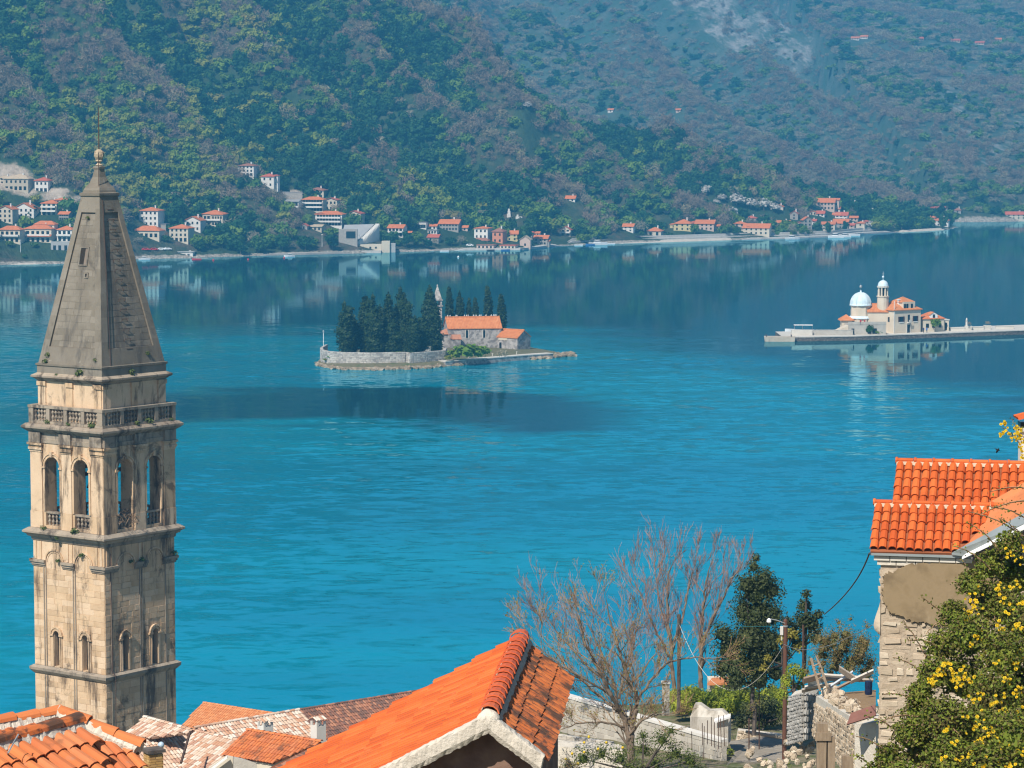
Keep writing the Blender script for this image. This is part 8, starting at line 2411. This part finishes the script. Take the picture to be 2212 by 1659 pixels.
prism(low, [A, B, P(1604, 1474, 149), P(1528, 1476, 149)], (0, 0, -.12), M['tile_far'], 'roof')
prism(low, [P(1533, 1476, 149.5), P(1600, 1474, 149.5), P(1600, 1510, 149.5), P(1533, 1510, 149.5)], (0, 2, 0), M['cream_wall'], 'wall')
# ------------------------------------------------------------------ bare and leafy trees of the garden
def grow(tw, limbs, p, d, L, r, depth, rs, spread, up, minr, kids, seglen):
    """recursive limb: adds a tube and its children"""
    n = max(2, int(L / seglen))
    pts, rad = [p.copy()], [r]
    q = p.copy(); dd = d.copy()
    for i in range(n):
        dd = (dd + Vector((rs.gauss(0, .10), rs.gauss(0, .10), rs.gauss(0, .06) + up * .06))).normalized()
        q = q + dd * (L / n)
        pts.append(q.copy()); rad.append(r * (1 - .62 * (i + 1) / n))
    (limbs if r > .022 else tw).tube(pts, [max(x, minr) for x in rad], 5 if r > .03 else 3, caps=False)
    if depth == 0: return [pts[-1]]
    ends = []
    for k in range(kids + (1 if rs.random() < .4 else 0)):
        t_ = rs.uniform(.3, 1.0) if k else 1.0
        i = min(n, max(1, int(t_ * n)))
        base = pts[i]
        ax = (pts[i] - pts[i - 1]).normalized()
        side = Vector((rs.gauss(0, 1), rs.gauss(0, 1), rs.gauss(0, .5)))
        side = (side - ax * side.dot(ax)).normalized()
        nd = (ax + side * spread * rs.uniform(.5, 1.2) + Vector((0, 0, up * .12))).normalized()
        ends += grow(tw, limbs, base, nd, L * rs.uniform(.62, .92), max(rad[i] * rs.uniform(.6, .85), minr), depth - 1, rs, spread, up, minr, kids, seglen)
    return ends
M['bark_light'] = pmat('light_bark', [(.11, .08, .06), (.26, .2, .145)], 2.0, .95, bump=.6, bdist=.01)  # lighter bark colour of the bare trees
M['twig_purple'] = pmat('purple_twigs', [(.21, .125, .105), (.34, .225, .185)], 1.5, .9)
M['twig_brown'] = pmat('brown_twigs', [(.22, .13, .07), (.36, .24, .14)], 1.5, .9)
M['bud'] = leafmat('yellow_buds', [(.22, .20, .03), (.3, .25, .05), (.18, .17, .03)], .3, .25, 1.0)
def bare_tree(label, base, limbs_spec, depth, seed, twig, spread, up, minr, kids, seglen, buds=0, lab2='tree'):
    root = root_at('bare_tree', label, 'tree', base)
    inv = root.matrix_basis.inverted()
    rs = random.Random(seed)
    L_, T_ = MB(), MB()
    ends = []
    for (pts, r0, r1, D) in limbs_spec:
        wp = [P(a, b, y) - base for a, b, y in pts]
        m = len(wp)
        # smooth the limb and let branches leave it on the way
        fine = []
        for i in range(m - 1):
            for k in range(5):
                t_ = k / 5
                fine.append(wp[i].lerp(wp[i + 1], t_) + Vector((rs.gauss(0, .025), rs.gauss(0, .025), rs.gauss(0, .02))))
        fine.append(wp[-1])
        rad = [r0 + (r1 - r0) * i / (len(fine) - 1) for i in range(len(fine))]
        L_.tube(fine, rad, 7, caps=False)
        for i in range(3, len(fine)):
            if rs.random() < .75 and D > 0:
                ax = (fine[i] - fine[i - 1]).normalized()
                side = Vector((rs.gauss(0, 1), rs.gauss(0, .8), rs.gauss(0, .4) + .2)); side = (side - ax * side.dot(ax)).normalized()
                ends += grow(T_, L_, fine[i], (ax * .7 + side * spread * 1.2).normalized(), D * rs.uniform(.5, .95), rad[i] * .5, depth - 1, rs, spread, up, minr, kids, seglen)
        if D > 0:
            ends += grow(T_, L_, fine[-1], (fine[-1] - fine[-2]).normalized(), D * .8, r1 * .9, depth, rs, spread, up, minr, kids, seglen)
    L_.build('trunk', M['bark_light'], root)
    T_.build('twigs', twig, root, kind='stuff')
    if buds:
        rn = np.random.RandomState(seed)
        idx_ = rn.choice(len(ends), min(buds, len(ends)), replace=False)
        E_ = np.array([ends[i] for i in idx_]) + rn.normal(size=(len(idx_), 3)) * .05
        n = len(E_)
        a = rn.normal(size=(n, 3)); a /= np.linalg.norm(a, axis=1, keepdims=True)
        b = np.cross(a, rn.normal(size=(n, 3))); b /= np.linalg.norm(b, axis=1, keepdims=True)
        s = rn.uniform(.02, .045, (n, 1))
        v = np.stack([E_ - a * s, E_ - b * s * .7, E_ + a * s, E_ + b * s * .7], 1).reshape(-1, 3)
        place('buds', np_mesh('buds', v, np.arange(n * 4).reshape(n, 4), M['bud']), root)
    return root
Y1 = 108
bare_tree('spreading bare tree with yellow buds in front of the long garden wall', P(1362, 1640, Y1), [
    ([(1362, 1645, Y1), (1358, 1590, Y1), (1345, 1545, Y1), (1318, 1500, Y1 - .5), (1290, 1440, Y1 - .8), (1262, 1385, Y1 - 1)], .13, .045, 1.1),
    ([(1364, 1645, Y1), (1366, 1570, Y1), (1378, 1510, Y1 + .3), (1352, 1452, Y1 + .5), (1336, 1396, Y1 + .6), (1318, 1340, Y1 + .6)], .12, .04, 1.1),
    ([(1378, 1510, Y1 + .3), (1405, 1470, Y1 + .6), (1440, 1432, Y1 + .8), (1490, 1420, Y1 + 1), (1540, 1424, Y1 + 1)], .06, .02, .6),
    ([(1358, 1590, Y1), (1380, 1562, Y1 - .4), (1405, 1545, Y1 - .6), (1432, 1542, Y1 - .8)], .06, .025, .6),
    ([(1350, 1570, Y1), (1300, 1560, Y1 - .6), (1250, 1562, Y1 - 1), (1215, 1575, Y1 - 1.2)], .05, .02, .7),
    ([(1345, 1545, Y1), (1290, 1500, Y1 + .4), (1235, 1450, Y1 + .6), (1190, 1400, Y1 + .8)], .06, .025, 1.0),
    ([(1318, 1500, Y1), (1270, 1470, Y1 - .4), (1215, 1440, Y1 - .8), (1160, 1395, Y1 - .8)], .05, .02, .9)], 5, 7, M['twig_brown'], .5, .95, .006, 2, .2, 4500)
Y2 = 124
bare_tree('tall bare tree with upright purplish twigs, its twin stems against the water', P(1514, 1480, Y2), [
    ([(1514, 1485, Y2), (1512, 1430, Y2), (1516, 1350, Y2), (1522, 1280, Y2), (1530, 1235, Y2)], .11, .03, .85),
    ([(1514, 1440, Y2), (1522, 1370, Y2 - .4), (1552, 1310, Y2 - .6), (1580, 1250, Y2 - .8), (1600, 1225, Y2 - 1)], .07, .025, .75),
    ([(1516, 1390, Y2), (1545, 1330, Y2 + .5), (1560, 1260, Y2 + .5)], .05, .02, .9)], 5, 21, M['twig_purple'], .36, 1.5, .006, 2, .22, 0)
bare_tree('tall bare tree with fan of purplish twigs left of the twin stemmed one', P(1452, 1490, Y2), [
    ([(1456, 1490, Y2), (1452, 1420, Y2), (1442, 1340, Y2), (1440, 1270, Y2), (1448, 1230, Y2)], .10, .03, .85),
    ([(1452, 1430, Y2), (1420, 1370, Y2 - .5), (1395, 1310, Y2 - .7), (1372, 1260, Y2 - .8)], .06, .022, 1.0),
    ([(1450, 1400, Y2), (1475, 1330, Y2 + .4), (1490, 1260, Y2 + .6), (1498, 1235, Y2 + .6)], .06, .022, .75),
    ([(1445, 1380, Y2), (1425, 1300, Y2 + .3), (1415, 1240, Y2 + .4)], .05, .02, .9)], 5, 22, M['twig_purple'], .36, 1.5, .006, 2, .22, 0)
bare_tree('bushy bare tree with reddish twigs behind the spreading tree', P(1330, 1520, 119), [
    ([(1335, 1530, 119), (1325, 1470, 119), (1300, 1410, 119), (1270, 1350, 119)], .07, .025, 1.1),
    ([(1335, 1510, 119), (1350, 1450, 119.4), (1370, 1390, 119.6), (1385, 1320, 119.6)], .06, .022, 1.1),
    ([(1330, 1490, 119), (1270, 1440, 118.6), (1215, 1380, 118.4), (1180, 1330, 118.4)], .05, .02, 1.0),
    ([(1340, 1500, 119), (1390, 1450, 119), (1420, 1400, 119.2)], .05, .02, .9)], 5, 23, M['twig_purple'], .45, 1.2, .006, 2, .22, 400)
# evergreens
M['laurel'] = leafmat('dark_laurel_leaves', [(.022, .035, .012), (.045, .06, .018), (.075, .085, .03), (.03, .045, .014)], .12, .4, .9)
def leafy(label, Y, lobes_px, n, size, mat, seed, name='evergreen_tree', cat='tree', core=.72, trunk=True, base=None, **kw):
    b = base or P(sum(l[0] for l in lobes_px) / len(lobes_px), max(l[1] + l[2] for l in lobes_px), Y)
    root = root_at(name, label, cat, b)
    lob = []
    for i, (px, py, r) in enumerate(lobes_px):
        yy = Y + ((i * 37) % 7 - 3) * .12
        lob.append((tuple(P(px, py, yy) - b), r * Y / FP))
    place('crown' if trunk else 'leaves', foliage_mesh('crown', M[mat], n, lob, size, seed, core=core, **kw), root)
    if trunk:
        mb = MB(); mb.tube([(0, 0, -.6), (.05, 0, .6), tuple(Vector(lob[len(lob) // 2][0]))], [.1, .08, .03], 6); mb.build('trunk', M['bark'], root)
        mb = MB()
        rs = random.Random(seed)
        for c_, r in lob: mb.tube([(0, 0, .4), tuple(Vector(c_) * .6 + Vector((0, 0, .15))), c_], [.05, .03, .012], 4, caps=False)
        mb.build('limbs', M['bark'], root)
    return root
leafy('big dark evergreen tree left of the lamp pole', 116, [(1590, 1472, 32), (1640, 1470, 34), (1676, 1455, 28), (1560, 1450, 24), (1600, 1440, 51), (1640, 1430, 54), (1578, 1400, 44), (1620, 1380, 54), (1660, 1385, 44), (1640, 1330, 51), (1610, 1320, 38), (1668, 1330, 33), (1630, 1280, 44), (1665, 1275, 33), (1612, 1265, 28), (1650, 1250, 28), (1628, 1225, 18), (1634, 1206, 12), (1560, 1370, 26), (1568, 1440, 28), (1680, 1420, 28)], 13000, .05, 'laurel', 31, shell=(.55, 1.12), core=.6)
leafy('smaller dark evergreen tree right of the lamp pole', 119, [(1712, 1370, 26), (1735, 1345, 28), (1755, 1350, 24), (1738, 1310, 18), (1742, 1285, 12), (1768, 1330, 14), (1700, 1345, 14), (1720, 1395, 20), (1760, 1380, 20)], 3200, .05, 'laurel', 32, shell=(.55, 1.12), core=.55)
leafy('yellow-green leafy bush just behind the lamp pole', 114, [(1690, 1385, 14), (1712, 1372, 15), (1725, 1400, 14), (1700, 1415, 14), (1660, 1425, 12), (1650, 1445, 12)], 1100, .05, 'bud', 33, 'leafy_bush', 'bush', .0, True, shell=(.3, 1.1))
M['russet'] = leafmat('russet_and_green_leaves', [(.13, .13, .035), (.22, .15, .06), (.09, .13, .035), (.28, .2, .08), (.12, .10, .05)], .2, .3, .9)
leafy('broad russet and green thicket below the stone house corner', 100, [(1770 + (i * 29) % 112, 1368 + (i * 17) % 82 + abs(((i * 29) % 112) - 50) * .25, 20 + (i * 7) % 14) for i in range(40)] + [(1812, 1345, 12), (1838, 1338, 10), (1872, 1352, 12), (1750, 1432, 18), (1742, 1452, 16)], 12000, .036, 'russet', 34, 'thicket', 'bush', .35, False, shell=(.2, 1.2), slim=.55)
leafy('bright green shrub left of the timber pile', 104, [(1715, 1450, 18), (1735, 1460, 16), (1700, 1475, 18), (1725, 1485, 14), (1690, 1500, 14)], 1500, .04, 'ivy', 35, 'leafy_bush', 'bush', .5, True)
M['citrus'] = leafmat('citrus_leaves', [(.05, .08, .015), (.09, .12, .02), (.13, .15, .03), (.04, .06, .015)], .2, .35, 1.2)
ct = leafy('lemon bush with yellow fruit below the spreading bare tree', 98, [(1260, 1640, 30), (1300, 1630, 26), (1340, 1640, 30), (1390, 1620, 30), (1430, 1600, 28), (1460, 1630, 30), (1415, 1655, 30), (1370, 1665, 28), (1490, 1645, 26), (1230, 1665, 22), (1510, 1670, 24), (1450, 1580, 14), (1390, 1590, 14)], 6500, .032, 'citrus', 36, 'lemon_bush', 'bush', .35, True, shell=(.3, 1.15))
lm = MB(); lm.lathe([(.004, -.04), (.026, -.025), (.034, 0), (.026, .025), (.006, .042)], 7); LEM = lm.mesh('lemon', pmat('lemon_peel', [(.62, .42, .03)], 1, .5), True)
rq = random.Random(2)
for px, py in ((1262, 1604), (1272, 1592), (1222, 1640), (1236, 1628), (1292, 1618), (1310, 1604), (1248, 1650), (1345, 1615), (1262, 1625)):
    place('lemon', LEM, ct, loc=P(px, py, 97.2) - ct.location, scale=(1.5,) * 3, rot=(rq.random(), rq.random(), 0))
leafy('dry brown shrub by the lower edge left of the lemon bush', 90, [(1222, 1650, 14), (1240, 1662, 16), (1210, 1668, 14)], 500, .04, 'russet', 37, 'dry_shrub', 'bush', .0, True, slim=.4)
leafy('small withered brown plant hanging on the rusty post', 114, [(1622, 1530, 11), (1634, 1520, 9), (1630, 1548, 9)], 330, .035, 'russet', 38, 'withered_plant', 'plant', 0, True, slim=.5)
leafy('dark hanging foliage in the shade under the hedge end', 125, [(1645, 1525, 26), (1618, 1535, 22), (1668, 1530, 22), (1640, 1550, 22), (1600, 1562, 18), (1640, 1562, 18), (1670, 1560, 16), (1690, 1550, 14)], 2600, .05, 'laurel', 39, 'shade_bush', 'bush', .6, True)
for px, py, r, l in ((1700, 1655, 10, 'grass tuft at the foot of the lamp pole'), (1655, 1648, 8, 'grass tuft among the loose stones left of the lamp pole'), (1578, 1625, 9, 'grass tuft at the wall pier'), (1715, 1690, 12, 'grass tuft right of the lamp pole foot')):
    leafy(l, 108, [(px, py, r)], 160, .035, 'ivy', int(px), 'grass_tuft', 'plant', 0, False, slim=.3, tang=0, up=.0)
# ------------------------------------------------------------------ the yellow flowering bush (lower right)
M['rose_leaf'] = leafmat('rose_leaves', [(.07, .105, .013), (.14, .19, .022), (.24, .27, .04), (.10, .08, .028), (.18, .16, .04)], .25, .4, 1.6)
M['petal'] = leafmat('yellow_petals', [(.72, .46, .01), (.80, .56, .02), (.78, .60, .05)], .25, .12, 3.0)
YB = 42.0
bb = P(2090, 1700, YB)
FB = root_at('flowering_bush', 'large thorny bush with clusters of yellow flowers, lower right corner', 'bush', bb)
lobes_px = [(2180, 1180, 34), (2140, 1225, 36), (2195, 1250, 50), (2100, 1265, 36), (2150, 1310, 52), (2060, 1330, 36), (2215, 1340, 60), (2095, 1380, 54), (2035, 1400, 40), (2170, 1420, 62), (2020, 1460, 42), (2080, 1470, 56), (2150, 1510, 66), (2215, 1500, 60), (1990, 1500, 32), (1985, 1545, 40), (2040, 1560, 56), (2110, 1590, 66), (2190, 1600, 70),
             (1960, 1590, 38), (1990, 1625, 50), (2050, 1650, 60), (1920, 1640, 34), (2130, 1670, 70), (2210, 1690, 70), (1890, 1680, 34), (1950, 1690, 46), (2270, 1230, 56), (2290, 1330, 66), (2280, 1440, 70), (2300, 1560, 76), (2290, 1670, 76), (2360, 1400, 70), (2370, 1560, 80), (2265, 1130, 34)]
lob = []
for i, (px, py, r) in enumerate(lobes_px):
    yy = YB - (py - 1150) / 500 * 5.0 + ((i * 31) % 9 - 4) * .14
    lob.append((tuple(P(px, py, yy) - bb), r * .92 * yy / FP))
place('leaves', foliage_mesh('leaves', M['rose_leaf'], 52000, lob, .025, 41, core=.78, shell=(.7, 1.16), tang=.4, up=.4), FB)
rs = random.Random(6)
tw = MB(); lv = []
def spray(p0, p1, bend, leaves=True, r=.009, n=14):
    pts = [p0.lerp(p1, i / n) + Vector((rs.gauss(0, .008), rs.gauss(0, .008), bend * math.sin(math.pi * i / n))) for i in range(n + 1)]
    tw.tube(pts, [r * (1 - .6 * i / n) + .002 for i in range(n + 1)], 4, caps=False)
    if leaves:
        for p in pts[2:]:
            for k in range(rs.randint(1, 4)): lv.append(p + Vector((rs.gauss(0, .03), rs.gauss(0, .03), rs.gauss(0, .03))))
for c_, r in lob:
    c_ = Vector(c_)
    for k in range(6):
        d = Vector((rs.gauss(0, 1), rs.gauss(0, 1) - .6, rs.gauss(0, .8) + .2)).normalized()
        spray(c_ + d * r * .5, c_ + d * r * rs.uniform(1.1, 1.4), .02)
# long shoots reaching out over the wall, the roof and the sky
for pts, Yq in ((((2075, 1375), (1992, 1290)), 40), (((2110, 1290), (2080, 1210)), 41), (((2010, 1470), (1930, 1420)), 39), (((1990, 1520), (1905, 1500)), 38.5), (((2060, 1330), (2000, 1370)), 40), (((2160, 1190), (2090, 1130)), 41), (((2215, 1160), (2090, 1105)), 41.5), (((2230, 1130), (2140, 1095)), 42), (((2240, 1080), (2120, 1110)), 42),
                (((2240, 1060), (2140, 1062)), 42), (((2225, 1180), (2160, 1120)), 41.5), (((2140, 1230), (2060, 1180)), 41), (((1960, 1600), (1870, 1545)), 38), (((1930, 1640), (1850, 1590)), 37.5), (((1985, 1550), (1900, 1560)), 38), (((2030, 1400), (1960, 1385)), 39.5), (((1900, 1680), (1840, 1630)), 37.5), (((2015, 1450), (1950, 1340)), 39.5)):
    a, b = P(*pts[0], Yq) - bb, P(*pts[1], Yq - .2) - bb
    spray(a, b, .06, True, .011, 18)
# the separate high shoot at the right edge
for a, b in (((2235, 1200), (2240, 1010)), ((2240, 1010), (2205, 925)), ((2205, 960), (2164, 922)), ((2215, 950), (2185, 905)), ((2240, 980), (2190, 935))):
    spray(P(*a, 42) - bb, P(*b, 42) - bb, .02, True, .008, 10)
tw.build('stems', M['twig_brown'], FB, kind='stuff')
rn = np.random.RandomState(9)
E_ = np.array([tuple(p) for p in lv]); n = len(E_)
a = rn.normal(size=(n, 3)); a /= np.linalg.norm(a, axis=1, keepdims=True)
b = np.cross(a, rn.normal(size=(n, 3))); b /= np.linalg.norm(b, axis=1, keepdims=True)
s = rn.uniform(.012, .026, (n, 1))
v = np.stack([E_ - a * s, E_ - b * s * .7, E_ + a * s, E_ + b * s * .7], 1).reshape(-1, 3)
place('shoot_leaves', np_mesh('shoot_leaves', v, np.arange(n * 4).reshape(n, 4), M['rose_leaf']), FB)
# flowers: rosettes of petals, in clusters where the photograph shows them
FLW = []
for q in range(3):
    rn = np.random.RandomState(60 + q)
    vv, ff = [], []
    for ring_, (np_, r0, tilt_) in enumerate(((6, 1.0, .35), (5, .72, .8), (4, .4, 1.1))):
        for k in range(np_):
            an_ = 2 * math.pi * (k + .5 * ring_) / np_ + rn.uniform(-.15, .15)
            ca, sa = math.cos(an_), math.sin(an_)
            w = r0 * .5
            pts = [(0, 0, 0), (r0 * .6 * math.cos(tilt_), -w, r0 * .6 * math.sin(tilt_)), (r0 * math.cos(tilt_), 0, r0 * math.sin(tilt_) + .06), (r0 * .6 * math.cos(tilt_), w, r0 * .6 * math.sin(tilt_))]
            base_ = len(vv)
            vv += [(x * ca - y * sa, x * sa + y * ca, z + ring_ * .06) for x, y, z in pts]
            ff.append([base_, base_ + 1, base_ + 2, base_ + 3])
    FLW.append(np_mesh('flower', np.array(vv), np.array(ff), M['petal']))
clusters = [(2180, 1190, 14, 4), (2195, 1215, 8, 2), (2208, 1185, 8, 2), (2160, 1275, 12, 4), (2172, 1300, 10, 3), (2190, 1262, 8, 2), (2098, 1318, 14, 7), (2092, 1340, 8, 3), (2100, 1300, 9, 3), (2130, 1365, 8, 2), (2165, 1350, 12, 5), (2185, 1320, 8, 2), (2200, 1350, 9, 3), (2205, 1300, 8, 2), (2118, 1378, 10, 4), (2150, 1385, 9, 3), (2178, 1395, 9, 3), (2205, 1400, 10, 3),
            (2048, 1440, 12, 6), (2030, 1452, 9, 4), (2018, 1470, 8, 3), (2062, 1465, 11, 5), (2080, 1455, 10, 4), (2092, 1470, 8, 3), (2070, 1485, 8, 3), (2012, 1478, 6, 2), (2190, 1440, 9, 3), (2150, 1430, 6, 1), (2175, 1470, 9, 3), (2200, 1490, 10, 4), (2120, 1500, 8, 2), (2145, 1520, 9, 3), (2170, 1535, 9, 3), (2195, 1545, 9, 3), (2085, 1545, 7, 2), (2100, 1520, 6, 1),
            (2040, 1575, 7, 2), (2060, 1600, 7, 2), (2140, 1580, 11, 5), (2120, 1600, 8, 3), (2165, 1600, 9, 4), (2185, 1580, 8, 3), (2205, 1620, 9, 3), (2100, 1630, 9, 4), (2125, 1645, 8, 3), (2155, 1640, 8, 3), (2070, 1640, 7, 2), (2180, 1655, 8, 3), (2035, 1640, 6, 1), (2200, 1580, 8, 2), (2110, 1565, 6, 2),
            (2168, 918, 8, 4), (2166, 938, 6, 3), (2184, 934, 6, 2), (2190, 950, 7, 3), (2204, 940, 7, 4), (2207, 960, 6, 4), (2200, 920, 5, 2), (2210, 985, 6, 3), (2208, 975, 6, 3), (2195, 935, 5, 2)]
cnt = 0
FR = MB()
fv = [[tuple(v.co) for v in m_.vertices] for m_ in FLW]
spots = [(px, py, rad, k) for px, py, rad, k in clusters] + [(px + rs.uniform(-6, 6), py + rs.uniform(-6, 6), rad * 1.2, k + 1) for px, py, rad, k in clusters] + [(rs.uniform(2080, 2212), rs.uniform(1250, 1659), 4, 1) for i in range(70)]
for px, py, rad, k in spots:
    for i in range(k):
        an_, q = rs.uniform(0, 6.28), rs.uniform(0, 1) ** .5 * rad
        x_, y_ = px + q * math.cos(an_), py + q * math.sin(an_)
        yy = 41.8 if py < 1000 else YB - (y_ - 1150) / 500 * 5.0 - .72 + rs.uniform(-.15, .15)
        s = rs.uniform(.021, .033)
        m = Matrix.Translation(P(x_, y_, yy) - bb) @ Euler((R(rs.uniform(30, 95)), 0, R(rs.uniform(-60, 60)))).to_matrix().to_4x4() @ Matrix.Diagonal((s, s, s, 1))
        if cnt < 298: place('flower', FLW[cnt % 3], FB, matrix=m)
        else: FR.add([m @ Vector(v) for v in fv[cnt % 3]], [tuple(range(4 * a, 4 * a + 4)) for a in range(len(fv[cnt % 3]) // 4)])
        cnt += 1
FR.build('flowers', M['petal'], FB, kind='stuff')
# a small bird in flight over the water
bd = P(2155, 973, 46)
bmb = MB(); bmb.lathe([(.002, -.07), (.016, -.03), (.018, .0), (.012, .035), (.002, .055)], 6)
bv = [(0, .0, .0), (.02, .012, -.01), (.055, .05, -.03), (.02, .012, .022)]
bmb.add(bv, [(0, 1, 2, 3)]); bmb.add([(-x, y, z) for x, y, z in bv], [(3, 2, 1, 0)])
tag(bmb.build('bird', pmat('dark_feathers', [(.03, .025, .025)], 1, .8), loc=bd, rot=(R(40), R(20), 0)), 'small dark bird in flight over the water beside the stone house roof', 'bird')
